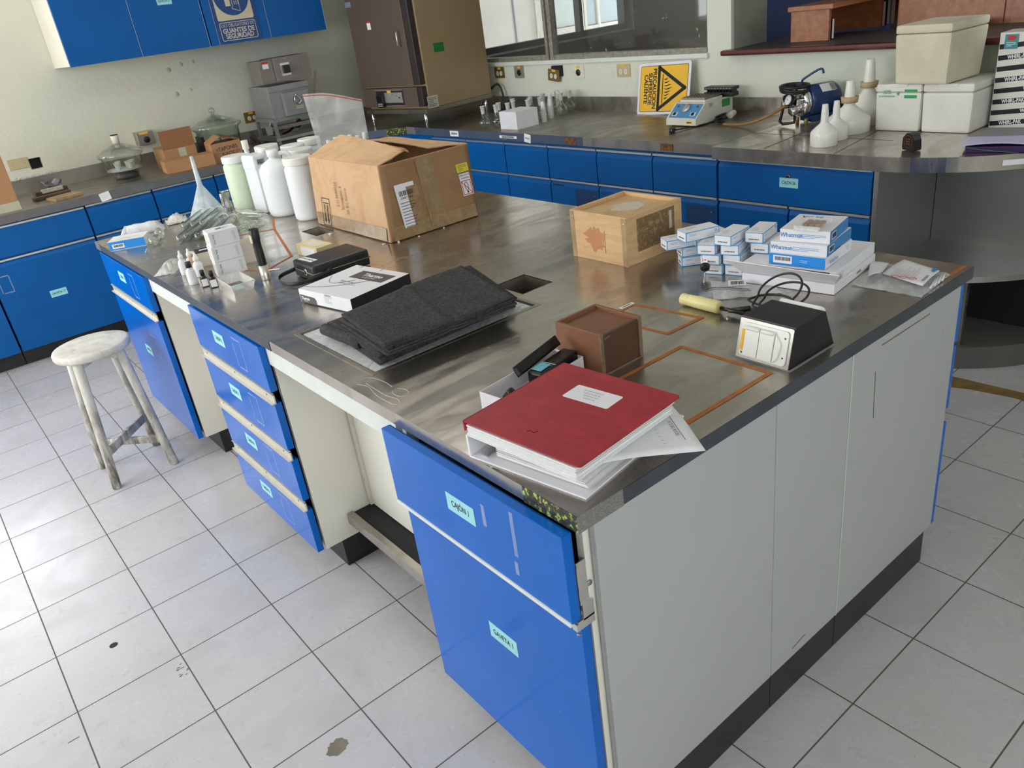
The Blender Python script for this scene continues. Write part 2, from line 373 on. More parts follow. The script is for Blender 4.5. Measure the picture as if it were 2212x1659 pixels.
# back wall with the internal window and the pass-through opening
XW = 3.23; WZ0 = 1.235; OZ0 = 1.235
mb = MB()
mb.box((XW, -1.5, 0), (XW+.13, YW+.1, WZ0-.01), 'wall2')
mb.box((XW, 2.10, WZ0-.01), (XW+.13, 2.27, HC), 'wall2'); mb.box((XW, 4.75, WZ0-.01), (XW+.13, YW+.1, HC), 'wall2')
mb.box((XW, 2.27, 2.25), (XW+.13, 4.75, HC), 'wall2'); mb.box((XW, -.9, 2.25), (XW+.13, 2.10, HC), 'wall2'); mb.box((XW, -1.5, WZ0-.01), (XW+.13, -.9, HC), 'wall2')
mb.box((XW, -3.15, 0), (XW+.13, -1.5, HC), 'wall2')
struct(mb, 'wall_back')
mb = MB()
def slab_with_openings(mb, ax, p0, p1, a0, a1, wins, mat):
    # wall slab between p0,p1 along axis ax; windows as (a0,a1,z0,z1)
    def bx(u0, u1, z0, z1):
        if ax == 'x': mb.box((p0, u0, z0), (p1, u1, z1), mat)
        else: mb.box((u0, p0, z0), (u1, p1, z1), mat)
    cur = a0
    for (u0, u1, z0, z1) in wins:
        bx(cur, u0, 0, HC); bx(u0, u1, 0, z0); bx(u0, u1, z1, HC); cur = u1
    bx(cur, a1, 0, HC)
slab_with_openings(mb, 'x', -3.35, -3.2, -3.15, 5.42, [(1.3, 4.9, 1.1, 2.6)], 'wall2'); struct(mb, 'wall_front')
mb = MB(); slab_with_openings(mb, 'y', -3.15, -3.0, -3.2, 3.23, [(-2.7, .5, 1.2, 2.6)], 'wall2'); struct(mb, 'wall_right')
mb = MB()
for y in (1.3, 2.5, 3.7, 4.86): mb.box((-3.26, y, 1.1), (-3.22, y+.04, 2.6), 'alu')
mb.box((-3.26, 1.3, 1.1), (-3.22, 4.9, 1.14), 'alu'); mb.box((-3.26, 1.3, 2.56), (-3.22, 4.9, 2.6), 'alu'); struct(mb, 'window_2')
mb = MB()
for x in (-2.4, -1.48, -.54): mb.box((x, YW+.02, 1.15), (x+.04, YW+.06, 2.35), 'alu')
mb.box((-2.4, YW+.02, 1.15), (-.5, YW+.06, 1.19), 'alu'); mb.box((-2.4, YW+.02, 2.31), (-.5, YW+.06, 2.35), 'alu'); struct(mb, 'window_4')
# room beyond the glass: dark partitions, an opening to daylight in its side wall
M['dark_wall'] = plain('charcoal_partition', rgb(62, 62, 64), .5, var=.2, scale=3, world=True)
M['navy'] = plain('navy_partition', rgb(20, 40, 96), .5, var=.15, world=True)
mb = MB(); slab_with_openings(mb, 'y', 5.5, 5.6, 3.36, 7.2, [(3.5, 5.97, 1.26, 2.5)], 'dark_wall')
mb.box((5.33, 5.5, 1.26), (5.372, 5.58, 2.5), 'dark_wall'); mb.box((3.5, 5.46, 1.19), (6.07, 5.5, 1.205), 'alu'); mb.box((6.06, 5.47, 1.19), (6.075, 5.5, 2.6), 'alu')
struct(mb, 'wall_beyond_left')
mb = MB(); mb.box((7.1, -1.5, 0), (7.2, 5.5, HC), 'dark_wall')
mb.box((6.2, 2.35, 0), (6.24, 3.1, HC), 'dark_wall'); mb.box((6.0, 2.9, 0), (6.04, 3.7, HC), 'dark_wall')
mb.box((4.6, 1.95, 0), (4.64, 2.9, HC), 'navy'); mb.box((5.9, -1.5, 0), (5.94, 1.95, HC), 'dark_wall'); struct(mb, 'wall_beyond_back')
M['ext'] = plain('sunlit_white_facade', rgb(228, 218, 206), .8, var=.10, scale=2.5, world=True)
M['extglass2'] = plain('blue_facade_glass', rgb(184, 192, 196), .3, var=.05)
mb = MB(); mb.box((3.0, 7.0, .0), (10, 7.1, 5), 'ext'); mb.box((5.70, 6.99, .2), (5.72, 7.0, 5), 'greyink'); struct(mb, 'wall_outside')
M['extglass'] = plain('facade_window_glass', rgb(210, 214, 206), .3, var=.05)
mb = MB()
for x0, x1, f in ((6.07, 6.73, 'extglass'), (6.82, 7.46, 'extglass2')):
    mb.box((x0, 6.975, 1.25 if f == 'extglass' else 1.22), (x1, 7.0, 3.4), f); mb.box((x0-.04, 6.95, 1.15), (x1+.03, 6.985, 1.24 if f == 'extglass' else 1.21), 'ext')
    for a in ((x0-.03, x1+.0) if f == 'extglass' else (x0-.03, 7.02, x1)): mb.box((a, 6.944, 1.16), (a+.04, 6.99, 3.4), 'ext')
struct(mb, 'window_3')
# internal window: frame, mullions, panes with scraped paint specks
t = NT('scraped_glass'); o_ = t.n['Material Output']; tr = t.node('ShaderNodeBsdfTransparent'); tr.inputs[0].default_value = (.85, .87, .85, 1)
gl = t.node('ShaderNodeBsdfGlossy'); gl.inputs['Roughness'].default_value = .03; m1 = t.node('ShaderNodeMixShader'); m1.inputs[0].default_value = .06
v = t.coord(world=True, scale=(1, 1, 1)); nn = t.noise(v, 6, 6, .7, 2.5); dd = t.ramp(nn, [(.66, K4), (.69, (.8,)*3)])
nz = t.noise(v, 1.2, 3); dd2 = t.mix(1.0, dd, t.ramp(nz, [(.5, K4), (.62, W4)]), 'MULTIPLY'); haze = t.mix(1.0, dd2, (.035, .035, .035, 1), 'ADD')
m2 = t.node('ShaderNodeMixShader'); t.set(Base_Color=rgb(200, 198, 188), Roughness=.7)
t.link(tr.outputs[0], m1.inputs[1]); t.link(gl.outputs[0], m1.inputs[2]); t.link(haze, m2.inputs[0]); t.link(m1.outputs[0], m2.inputs[1]); t.link(t.b.outputs[0], m2.inputs[2]); t.link(m2.outputs[0], o_.inputs[0])
M['scraped'] = t.m
mb = MB(); mb.box((XW+.05, 2.28, WZ0+.02), (XW+.056, 4.74, 2.24), 'scraped'); pane = struct(mb, 'window_1')
mb = MB()
mb.box((XW+.02, 2.27, WZ0), (XW+.08, 4.75, WZ0+.03), 'dark_frame', .004); mb.box((XW+.02, 2.27, 2.22), (XW+.08, 4.75, 2.25), 'dark_frame')
mb.box((XW+.02, 2.27, WZ0), (XW+.08, 2.29, 2.25), 'dark_frame'); mb.box((XW+.02, 4.73, WZ0), (XW+.08, 4.75, 2.25), 'dark_frame')
mb.box((XW+.012, 3.60, WZ0), (XW+.07, 3.635, 2.25), 'dark_frame', .004); mb.box((XW+.0, 3.64, WZ0), (XW+.05, 3.665, 2.25), 'dark_frame', .004)
mb.build('window_frame', pane)
mb = MB(); mb.box((XW-.02, 2.26, WZ0-.025), (XW+.06, 4.78, WZ0+.002), 'white_strip', .004); mb.build('window_sill', pane)
# pass-through sill
mb = MB(); mb.box((XW-.075, -1.0, 1.222), (XW-.02, 2.13, 1.252), 'maroon', .012); mb.box((XW-.03, -1.0, 1.238), (XW+.55, 2.12, 1.25), 'dark_wall'); struct(mb, 'trim_1')
mb = MB(); mb.box((XW-.001, 2.09, 1.25), (XW+.3, 2.108, 2.25), plain('grey_jamb', rgb(136, 136, 126), .6)); struct(mb, 'trim_2')
# ---------------------------------------------------------------- shared cabinet bits
def lbl(M_, s, w=.095, h=.043, size=.02):
    m = MB(); m.card(M_, w, h, 'bluelabel', .0007); m.text(M_, s, size, z=.001, xs=.78, bold=.012); return m
def tape_square(mb, M_, w=.07, h=.1):
    for a in (-1, 1):
        mb.box((a*w/2-.0025, -h/2, 0), (a*w/2+.0025, h/2*(.9 if a > 0 else .6), .0004), 'bag_thin', 0, M_); mb.box((-w/2*(.7 if a < 0 else 1), a*h/2-.003, 0), (w/2, a*h/2+.003, .0004), 'bag_thin', 0, M_)
ZB = .111
# island cabinet facing -x between y0 < y1
def island_cab(y0, y1, label, fronts, right_x=.60, xf=0.0):
    T = thing('island_cabinet', label, 'cabinet', (.3, (y0+y1)/2, 0))
    m = MB(); m.box((.024, y0+.003, ZB), (right_x, y0+.02, .866), 'cream'); m.box((.024, y1-.02, ZB), (right_x, y1-.003, .866), 'cream')
    m.box((.024, y0+.02, ZB), (right_x, y1-.02, ZB+.02), 'cream'); m.box((right_x-.015, y0+.02, ZB+.02), (right_x, y1-.02, .866), 'cream'); m.box((.06, y0+.02, .845), (right_x-.015, y1-.02, .866), 'cream')
    m.box((.05, y0+.021, ZB+.03), (.07, y1-.021, .84), 'void')
    m.build('body', T, world=True)
    m = MB(); m.box((.0835, y0+.01, 0), (right_x-.03, y1-.01, ZB-.002), 'kick', .002); m.build('kickboard', T, world=True)
    for (kind, z0, z1, text, rail, dx, ly) in fronts:
        m = MB(); m.box((dx, y0, z0), (dx+.02, y1, z1), 'blue', .0015); m.box((dx+.0195, y0+.001, z0+.001), (dx+.0225, y1-.001, z1-.001), 'blue_edge')
        p = m.build(kind, T, world=True)
        if text:
            zc = (z0+z1)/2+(.01 if kind == 'drawer' else .06)
            lbl(FX(ly, zc, dx-.0002), text).build('label_sticker', p, world=True)
        if text and text not in ('CAJÓN 1', 'GAVETA 1'):
            k = MB(); tape_square(k, FX(ly-.17, (z0+z1)/2+(.0 if kind == 'drawer' else .12), dx-.0005)); k.build('tape_residue', p, world=True)
        if rail == 'C':
            k = MB(); k.box((dx+.002, y0-.004, z0-.036), (dx+.006, y1, z0-.004), 'alu_warm'); k.box((dx-.008, y0-.004, z0-.038), (dx+.006, y1, z0-.0345), 'alu_warm'); k.box((dx-.002, y0-.004, z0-.008), (dx+.006, y1, z0-.0045), 'alu_warm')
            for f in (.08, .5, .92): k.cyl((dx+.0025, y0+(y1-y0)*f, z0-.02), (dx-.0005, y0+(y1-y0)*f, z0-.02), .003, 'screw', 8)
            k.build('handle_rail', p, world=True)
        elif rail == 'bead':
            k = MB(); k.box((dx-.004, y0, z0-.006), (dx+.004, y1, z0+.003), 'white_strip', .003); k.build('handle_rail', p, world=True)
    return T
c1 = island_cab(.018, .605, 'island cabinet at the near corner with the CAJÓN 1 drawer and GAVETA 1 door', [('drawer', .672, .862, 'CAJÓN 1', 'bead', -.024, .327), ('door', ZB, .660, 'GAVETA 1', None, -.004, .285)])
m = MB(); m.box((-.01, .0175, .648), (.03, .030, .668), 'alu'); m.box((-.014, .0175, .648), (-.010, .030, .664), 'alu'); m.box((.004, .0175, .664), (.03, .024, .70), 'alu'); m.tube([(-.012, .021, .640), (-.002, .0205, .634), (.012, .0205, .642), (.02, .0205, .655)], .0025, 'screw', 6, sub=3)
m.build('handle_channel', c1, world=True)
m = MB()
m.box((.0, .0185, .70), (.022, .0205, .792), 'alu')
for z in (.70, .73, .78): m.box((.0, .0175, z), (.022, .019, z+.010), 'alu')
m.cyl((.027, .0175, .735), (.027, .0205, .735), .006, 'screw', 12); m.build('drawer_slide', c1, world=True)
g = MB(); r = random.Random(3)
for yy, zz, hh in ((.155, .80, .10), (.16, .72, .03), (.245, .80, .05)):
    g.box((-.0252, yy-.005, zz-hh/2), (-.0246, yy+.005, zz+hh/2), 'bag_thin')
g.build('tape_residue', c1, world=True)
c2 = island_cab(1.335, 1.955, 'island cabinet of four drawers CAJÓN 2 to 5, between both knee spaces', [('drawer', .712, .862, 'CAJÓN 2', 'C', -.008, 1.70), ('drawer', .512, .674, 'CAJÓN 3', 'C', -.008, 1.70), ('drawer', .322, .474, 'CAJÓN 4', 'C', -.008, 1.70), ('drawer', ZB+.006, .284, 'CAJÓN 5', None, -.008, 1.70)])
c3 = island_cab(2.50, 3.19, 'island cabinet behind the stool, one small drawer above a tall blue door', [('drawer', .712, .862, 'CAJÓN 6', 'C', -.008, 2.88), ('door', ZB+.006, .672, 'GAVETA 2', None, -.008, 2.86)])
# cabinets on the far side of the island and the enamel end panels
T_END = T = thing('end_panelling', 'grey enamel panels with a black plinth closing the near end of the island', 'panel', (.7, .05, 0))
for x0, x1 in ((.036, .5535), (.5555, .838), (.8395, 1.352)):
    m = MB(); m.box((x0, .002, ZB), (x1, .016, .866), 'grey_panel', .002)
    if x0 > .8: m.box((x0, .0012, ZB), (x0+.0025, .003, .866), 'white_strip')
    m.build('panel', T, world=True)
m = MB(); 
for x0, x1 in ((.09, .553), (.555, .838), (.84, 1.315)): m.box((x0, .004, 0), (x1, .018, ZB-.003), 'kick', .001)
m.build('kickboard', T, world=True)
def far_cab(y0, y1, label):
    T = thing('island_cabinet', label, 'cabinet', (1.1, (y0+y1)/2, 0))
    m = MB(); m.box((.62, y0, ZB), (1.35, y1, .866), 'cream'); m.build('body', T, world=True)
    m = MB(); m.box((.64, y0+.012, 0), (1.30, y1-.01, ZB-.002), 'kick'); m.build('kickboard', T, world=True)
    for k, z0, z1 in (('drawer', .70, .862), ('drawer', .50, .69)):
        m = MB(); m.box((1.3535, y0-.014, z0), (1.374, y1, z1), 'blue', .002); m.build(k, T, world=True)
    m = MB(); m.box((1.3535, y0-.014, ZB), (1.374, y1, .455), 'blue', .002); p = m.build('door', T, world=True)
    m = MB(); m.box((1.3525, y0, .458), (1.382, y1, .47), 'alu'); m.build('handle_rail', p, world=True)
far_cab(.018, .66, 'island cabinet on the far side, only its blue front edges show past the end panels')
# knee spaces
T = thing('knee_space_panel', 'cream panel, apron and foot rail of the knee space beside the CAJÓN 1 cabinet', 'panel', (.25, .97, 0))
m = MB(); m.box((.215, .607, .20), (.228, 1.332, .80), 'cream'); m.box((.205, 1.318, .20), (.2145, 1.332, .80), 'card_cream'); m.cyl((.2045, 1.325, .30), (.2055, 1.325, .30), .004, 'screw', 8); m.build('back_panel', T, world=True)
m = MB(); m.box((.012, .607, .80), (.03, 1.332, .866), 'white_strip'); m.build('apron', T, world=True)
m = MB(); m.box((.13, .607, .19), (.228, 1.332, .197), 'void'); m.box((.118, .607, .165), (.142, 1.45 if 0 else 1.332, .205), 'steel', .002); m.build('foot_rail', T, world=True)
T = thing('knee_space_panel', 'cream apron and panel of the knee space behind the stool, beside the far end cabinet', 'panel', (.25, 2.22, 0))
m = MB(); m.box((.30, 1.958, .2), (.315, 2.497, .866), 'cream'); m.build('back_panel', T, world=True)
m = MB(); m.box((.012, 1.958, .80), (.03, 2.497, .866), 'white_strip'); m.build('apron', T, world=True)
# ---------------------------------------------------------------- island worktop
def slab(mb, x0, x1, y0, y1, z0, z1, holes, mat):
    xs = sorted({x0, x1} | {h[0] for h in holes} | {h[1] for h in holes}); ys = sorted({y0, y1} | {h[2] for h in holes} | {h[3] for h in holes})
    inh = lambda cx, cy: any(h[0] < cx < h[1] and h[2] < cy < h[3] for h in holes)
    for (z, flip) in ((z1, 0), (z0, 1)):
        for i in range(len(xs)-1):
            for j in range(len(ys)-1):
                if not inh((xs[i]+xs[i+1])/2, (ys[j]+ys[j+1])/2):
                    mb.raw([(xs[i], ys[j], z), (xs[i+1], ys[j], z), (xs[i+1], ys[j+1], z), (xs[i], ys[j+1], z)], [(0, 1, 2, 3)], mat)
    for (a, b_, c, d) in [(x0, x1, y0, y1)]+list(holes):
        mb.raw([(a, c, z0), (b_, c, z0), (b_, d, z0), (a, d, z0), (a, c, z1), (b_, c, z1), (b_, d, z1), (a, d, z1)], [(0, 1, 5, 4), (1, 2, 6, 5), (2, 3, 7, 6), (3, 0, 4, 7)], mat)
WX, WY = 1.4024, 3.2538
holes = [(.635, .752, .895, 1.03), (.618, .70, 2.19, 2.335), (.080, .597, .797, 1.218)]
T = thing('island_worktop', 'long brushed steel worktop of the island, scratched and marked with orange tape', 'worktop', (.7, 1.63, .868))
m = MB(); slab(m, 0, WX, 0, WY, TT-.0318, TT, holes, 'steel'); m.build('top', T, world=True, recalc=True)
m = MB(); m.box((.105, -.0014, TT-.0316), (WX+.001, -.0003, TT-.0005), 'film'); m.build('edge_film', T, world=True); m = MB(); m.box((-.0014, 1.25, TT-.0316), (-.0003, 3.2, TT-.0016), 'film'); m.build('edge_film', T, world=True)
t = NT('glitter_tape'); v = t.coord(world=True); vn = t.node('ShaderNodeTexVoronoi'); vn.inputs['Scale'].default_value = 160; t.link(v, vn.inputs['Vector'])
n = t.noise(v, 90, 3); cc = t.ramp(n, [(.45, rgb(66, 64, 52)), (.56, rgb(96, 100, 70)), (.6, rgb(235, 225, 70)), (.66, rgb(70, 200, 130)), (.72, rgb(230, 240, 230))]); t.set(Base_Color=cc, Metallic=.5, Roughness=.3); M['glitter'] = t.m
t = NT('holographic_grey_tape'); v = t.coord(world=True); n = t.noise(v, 420, 2); t.set(Base_Color=t.ramp(n, [(.4, rgb(128, 124, 120)), (.6, rgb(156, 154, 150))]), Metallic=.4, Roughness=.35); M['greytape'] = t.m
m = MB(); m.box((-.0016, .0, TT-.033), (-.0003, .14, TT+.0006), 'glitter'); m.box((-.0016, -.0017, TT-.033), (.105, -.0004, TT+.0006), 'greytape'); m.build('sparkly_tape', T, world=True)
m = MB(); m.box((-.0016, 3.17, TT-.033), (-.0003, 3.254, TT+.0006), 'greytape'); m.box((-.0016, 3.2535, TT-.033), (.06, 3.2552, TT+.0006), 'greytape'); m.build('sparkly_tape', T, world=True)
def sink(h, depth, name='cup_sink'):
    a, b_, c, d = h; m = MB(); z1 = TT-.002; z0 = TT-depth; e = .002; i = .012
    m.raw([(a+e, c+e, z1), (b_-e, c+e, z1), (b_-e, d-e, z1), (a+e, d-e, z1), (a+i, c+i, z0), (b_-i, c+i, z0), (b_-i, d-i, z0), (a+i, d-i, z0)], [(4, 5, 6, 7), (0, 1, 5, 4), (1, 2, 6, 5), (2, 3, 7, 6), (3, 0, 4, 7)], 'steel_old')
    m.cyl(((a+b_)/2, (c+d)/2, z0+.0005), ((a+b_)/2, (c+d)/2, z0+.002), .018, 'void', 16); m.build(name, T, world=True, recalc=False)
sink(holes[0], .11); sink(holes[1], .11)
m = MB(); a, b_, c, d = holes[2]; m.box((a, c, TT-.03), (b_, d, TT-.022), 'steel_old')
for q in ((a-.012, c-.012, b_+.012, c), (a-.012, d, b_+.012, d+.012), (a-.012, c, a, d), (b_, c, b_+.012, d)): m.box((q[0], q[1], TT-.0005), (q[2], q[3], TT+.0008), 'steel_old')
m.build('recess_frame', T, world=True)
def strip(m, p, q, w=.011, mat='orange_tape', z=TT+.0003, t_=.0004):
    p = Vector(p+(0,)); q = Vector(q+(0,)); d = (q-p); L = d.length; a = math.atan2(d.y, d.x); F = FZ(p.x, p.y, z, a); m.box((-w*.3, -w/2, 0), (L+w*.3, w/2, t_), mat, 0, F)
def outline(pts, closed=True, name='tape_outline'):
    m = MB(); n = len(pts)
    for i in range(n if closed else n-1): strip(m, pts[i], pts[(i+1) % n], z=TT+.0002+.00045*(i % 2))
    m.build(name, T, world=True)
outline([(.745, .567), (.768, .360), (.646, .365), (.632, .56)])
outline([(.607, .291), (.609, .056), (.345, .057), (.350, .290)])
outline([(1.395, .018), (1.31, .020)], False)
outline([(.573, 2.51), (.425, 2.013), (.281, 1.93), (.21, 2.08)], False)
outline([(.66, 2.72), (.573, 2.51), (.40, 2.60)], False)
m = MB(); F = FZ(.727, .574, TT+.001, math.pi); m.card(F, .05, .012, 'paper'); m.lines(F, .034, 1, .004, 'ink', y=0, z=.0006, t=.003); m.build('label_sticker', T, world=True)
m = MB(); F = FZ(.30, 1.915, TT+.001, math.radians(-38)); m.card(F, .06, .014, 'paper'); m.build('label_sticker', T, world=True)
# marker scribble left on the steel near the edge and beads of silicone
M['scrib'] = plain('dried_glue_line', rgb(196, 190, 170), .5)
m = MB(); m.tube([(.020, .775, TT), (.03, .74, TT), (.022, .70, TT), (.018, .66, TT), (.02, .615, TT), (.03, .60, TT), (.04, .625, TT), (.033, .66, TT), (.034, .71, TT), (.036, .76, TT)], .0008, 'scrib', 5, sub=6)
m.tube([(.03, .78, TT), (.045, .79, TT), (.062, .775, TT), (.068, .73, TT), (.066, .69, TT)], .0008, 'scrib', 5, sub=6); m.tube([(.055, .672, TT), (.048, .655, TT), (.052, .63, TT), (.07, .625, TT), (.078, .65, TT), (.07, .672, TT)], .0008, 'scrib', 5, sub=6); m.build('glue_outline', T, world=True)
t = NT('white_marble'); v = t.coord(world=True); n = t.noise(v, 9, 6, .6, 1.8); t.set(Base_Color=t.ramp(n, [(.40, rgb(208, 208, 208)), (.47, rgb(222, 224, 224)), (.495, rgb(176, 180, 182)), (.52, rgb(224, 226, 226)), (.8, rgb(214, 216, 218))]), Roughness=.25); M['marble'] = t.m
m = MB(); m.box((.087, .806, TT-.021), (.590, 1.210, TT-.002), 'marble', .002)
single(m, 'marble_plate', 'white veined marble plate let into the island top under the black sheets', 'plate')
# ---------------------------------------------------------------- wall benches
LT = .05
def poly_slab(m, poly, z0, z1, mat): m.prism(poly, z1-z0, mat, Matrix.Translation((0, 0, z0)))
T = thing('wall_worktop', 'dusty dark steel worktop along the left wall, under the blue wall cupboards', 'worktop', (0, 5.0, .86))
m = MB(); poly_slab(m, [(-2.4, 4.66), (2.16, 4.66), (2.16, 5.405), (-2.4, 5.405)], TB-LT, TB, 'steel_old'); m.build('top', T, world=True)
m = MB(); m.box((-2.4, 4.6585, TB-LT), (2.15, 4.6597, TB-.001), 'film_left'); m.build('edge_film', T, world=True)
m = MB(); m.box((-2.4, 5.395, TB), (3.2, 5.407, 1.0), 'steel_old'); m.build('backsplash', T, world=True)
M['dirt'] = plain('spilled_rusty_dirt', rgb(128, 108, 84), .9, var=.5, scale=40, world=True)
T = thing('wall_worktop', 'dark filmed steel worktop along the back wall with the oven and the flasks on it', 'worktop', (2.85, 3.2, .86))
m = MB(); poly_slab(m, [(2.162, 5.39), (2.162, 4.66), (2.18, 4.66), (2.465, 4.42), (2.465, 1.624), (3.213, 1.624), (3.213, 5.39)], TB-LT, TB, 'steel_old'); m.build('top', T, world=True)
M['film_blue'] = plain('slate_blue_protective_film', rgb(72, 84, 104), .45, var=.15, scale=6, world=True)
m = MB(); m.box((2.4635, 2.55, TB-LT), (2.4646, 4.42, TB-.0008), 'film_blue'); m.build('edge_film', T, world=True); m = MB(); m.box((0, 0, 0), (.36, .001, LT-.001), 'film_blue', 0, fr((2.18, 4.657, TB-LT), (.285, -.24, 0), (.24, .285, 0))); m.build('edge_film', T, world=True)
m = MB(); m.box((0, 0, 0), (.15, .001, LT), 'glitter', 0, fr((2.345, 4.515, TB-LT+.001), (.285, -.24, 0), (.24, .285, 0))); m.box((2.4622, 4.30, TB-LT), (2.4634, 4.42, TB+.0005), 'greytape'); m.build('sparkly_tape', T, world=True)
m = MB(); m.box((3.2, 1.624, TB), (3.213, 5.39, 1.0), 'steel'); m.build('backsplash', T, world=True)
def tag(y0, y1, mat, ink=None, w=.03, x=2.462, tilt=0, nm='label_sticker'):
    m = MB(); F = FX((y0+y1)/2, TB-.026, x); 
    if tilt: F = F @ Matrix.Rotation(tilt, 4, 'Z')
    m.card(F, abs(y1-y0), w, mat)
    if ink: m.lines(F, abs(y1-y0)*.7, 2, .006, ink, y=.003, t=.004, z=.0007)
    m.build(nm, T, world=True)
tag(3.755, 3.855, 'paper', 'ink', .036); tag(3.133, 3.306, 'paper', 'ink', .016); tag(3.0, 3.06, 'paper', 'greyink', .05, tilt=-.15, nm='paper_tag'); tag(2.60, 2.695, 'rust', w=.034, nm='glue_stain'); tag(1.893, 1.974, 'rust', w=.034, nm='glue_stain')
T = thing('wall_worktop', 'clean bright steel worktop with a rounded end on the right of the back wall', 'worktop', (2.85, 1.0, .86))
arc = [(3.165-.74*math.cos(a), .85-.74*math.sin(a)) for a in [PI/2*i/28 for i in range(29)]]
m = MB(); poly_slab(m, [(3.213, .11), (3.213, 1.621), (2.425, 1.621)]+arc, TB-LT-.008, TB, 'steel'); m.build('top', T, world=True)
m = MB(); m.box((3.2, .12, TB), (3.213, 1.62, 1.0), 'steel'); m.build('backsplash', T, world=True)
m = MB()
for p, q in (((2.45, 1.35), (3.18, 1.42)), ((2.43, 1.0), (3.0, 1.08)), ((2.75, 1.62), (2.72, .9))): strip(m, p, q, .003, 'rust', TB+.0003)
m.build('marked_line', T, world=True)
m = MB(); 
for k in range(6):
    a0 = math.radians(38)+k*.035; F = fr((3.165-.7415*math.cos(a0), .85-.7415*math.sin(a0), TB-.03), (math.sin(a0), -math.cos(a0), 0), (0, 0, 1)); m.card(F, .027, .02, 'paper')
m.build('label_sticker', T, world=True)
# carcass and open round end shelf
T = thing('round_end_shelf', 'curved steel shelf unit with open dark base under the rounded worktop end', 'shelf', (2.9, .6, 0))
def arcp(R, n=24, a0=0, a1=PI/2): return [(3.165-R*math.cos(a0+(a1-a0)*i/n), .85-R*math.sin(a0+(a1-a0)*i/n)) for i in range(n+1)]
m = MB(); poly_slab(m, [(3.2, .17), (3.2, .845)]+[(2.485, .845)]+arcp(.68), .385, .41, 'steel_clean'); m.build('shelf', T, world=True)
m = MB(); m.box((3.0, .17, .41), (3.01, .826, .848), 'steel_clean'); m.build('back_panel', T, world=True)
m = MB(); m.box((2.485, .828, .10), (3.2, .845, .85), 'steel_clean'); m.build('side_panel', T, world=True)
m = MB(); o = arcp(.69)+[(3.2, .16)]; poly_slab(m, [(3.2, .845)]+[(2.475, .845)]+arcp(.69)+[(3.2, .16)], 0, .10, plain('grey_plinth', rgb(98, 98, 94), .5, var=.08)); m.build('plinth', T, world=True)
m = MB(); m.box((2.92, .2, .101), (2.93, .826, .384), 'void'); m.build('base_back', T, world=True)
m = MB(); a = math.radians(33); px, py = 3.165-.655*math.cos(a), .85-.655*math.sin(a); m.box((px-.012, py-.012, .101), (px+.012, py+.012, .384), 'steel'); m.build('post', T, world=True)
def front_profile(mb, F, w, z0, z1, mat, bevel=True):
    # drawer front with a slanted upper lip; local x along the width, local z outwards, y up
    p = [(0, z0), (-.018, z0), (-.018, z1-.026), (-.004, z1), (0, z1)] if bevel else [(0, z0), (-.018, z0), (-.018, z1), (0, z1)]
    Q = F @ Matrix(((0, 0, 1, 0), (0, 1, 0, 0), (-1, 0, 0, 0), (0, 0, 0, 1))); mb.prism(p, w, mat, Q)
def wall_cab(label, F, w, rows, depth=.60, kickin=.05, extra=None, group=None, orient='x', base=None):
    """F: frame on the carcass front plane, x along the width to the viewer's right, y up, z outwards"""
    T = thing('wall_bench_cabinet', label, 'cabinet', base); G = F
    m = MB(); m.box((.002, ZB-.005, -depth), (w-.002, .855, -.001), 'blue_dark', 0, G); m.build('body', T, world=True)
    m = MB(); m.box((.0, 0, -depth), (w, ZB-.008, -kickin), 'kick', 0, G); m.build('kickboard', T, world=True)
    for (kind, z0, z1, x0, x1, bev, txt) in rows:
        m = MB(); front_profile(m, G @ Matrix.Translation((x0+.004, 0, 0)), x1-x0-.008, z0, z1, 'blue_dark', bev); p = m.build(kind, T, world=True)
        m = MB(); m.box((x0+.003, z1+.0015, -.0005), (x1-.006, z1+.012, .016), 'alu', 0, G); m.build('handle_strip', p, world=True)
        if txt: lbl(G @ Matrix.Translation(((x0+x1)/2, (z0+z1)/2+.015, .0185)), txt).build('label_sticker', p, world=True)
        if extra and extra.get(kind):
            extra[kind](p, G @ Matrix.Translation((x0, 0, .0184)))
    return T
GX = lambda y0: fr((2.502, y0, 0), (0, -1, 0), (0, 0, 1))
def slotpanel(p, F):
    m = MB(); m.box((.02, .612, 0), (.12, .618, .0006), 'void', 0, F); m.box((.22, .2, 0), (.40, .60, .0012), M['blue_panel'], 0, F); m.cyl(F @ Vector((.38, .575, .001)), F @ Vector((.38, .575, .004)), .003, 'chrome', 8); m.build('access_panel', p, world=True)
M['blue_panel'] = plain('darker_blue_panel', rgb(18, 60, 110), .4, var=.05)
cols = [(4.14, 3.72), (3.72, 3.30), (3.30, 2.885), (2.885, 2.47), (2.47, 2.055), (2.055, 1.64)]
names = ['blue cabinet under the back bench, in the corner below the oven', 'blue cabinet under the back bench, hidden by the big cardboard carton', 'blue cabinet under the back bench, just right of the cardboard carton',
         'blue back bench cabinet with a slot and dark access panel in its lower door', 'blue back bench cabinet with plain fronts, behind the pale wooden box', 'blue cabinet left of the CAJÓN 26 one, dark panel in its door']
for i, ((ya, yb), nm) in enumerate(zip(cols, names)):
    wall_cab(nm, GX(ya), ya-yb, [('drawer', .653, .830, 0, ya-yb, True, None), ('door', ZB, .636, 0, ya-yb, True, None)], extra={'door': slotpanel} if i in (3, 5) else None, base=(2.5, (ya+yb)/2, 0))
def hole(p, F):
    m = MB(); m.cyl(F @ Vector((.385, .781, 0)), F @ Vector((.385, .781, .0008)), .014, 'void', 16); m.tube([F @ Vector((.385+.011*math.cos(a), .781+.011*math.sin(a), .001)) for a in [i*PI/8 for i in range(10)]], .0012, 'chrome', 5); m.box((.415, .776, 0), (.42, .784, .0008), 'rust', 0, F); m.build('lock_hole', p, world=True)
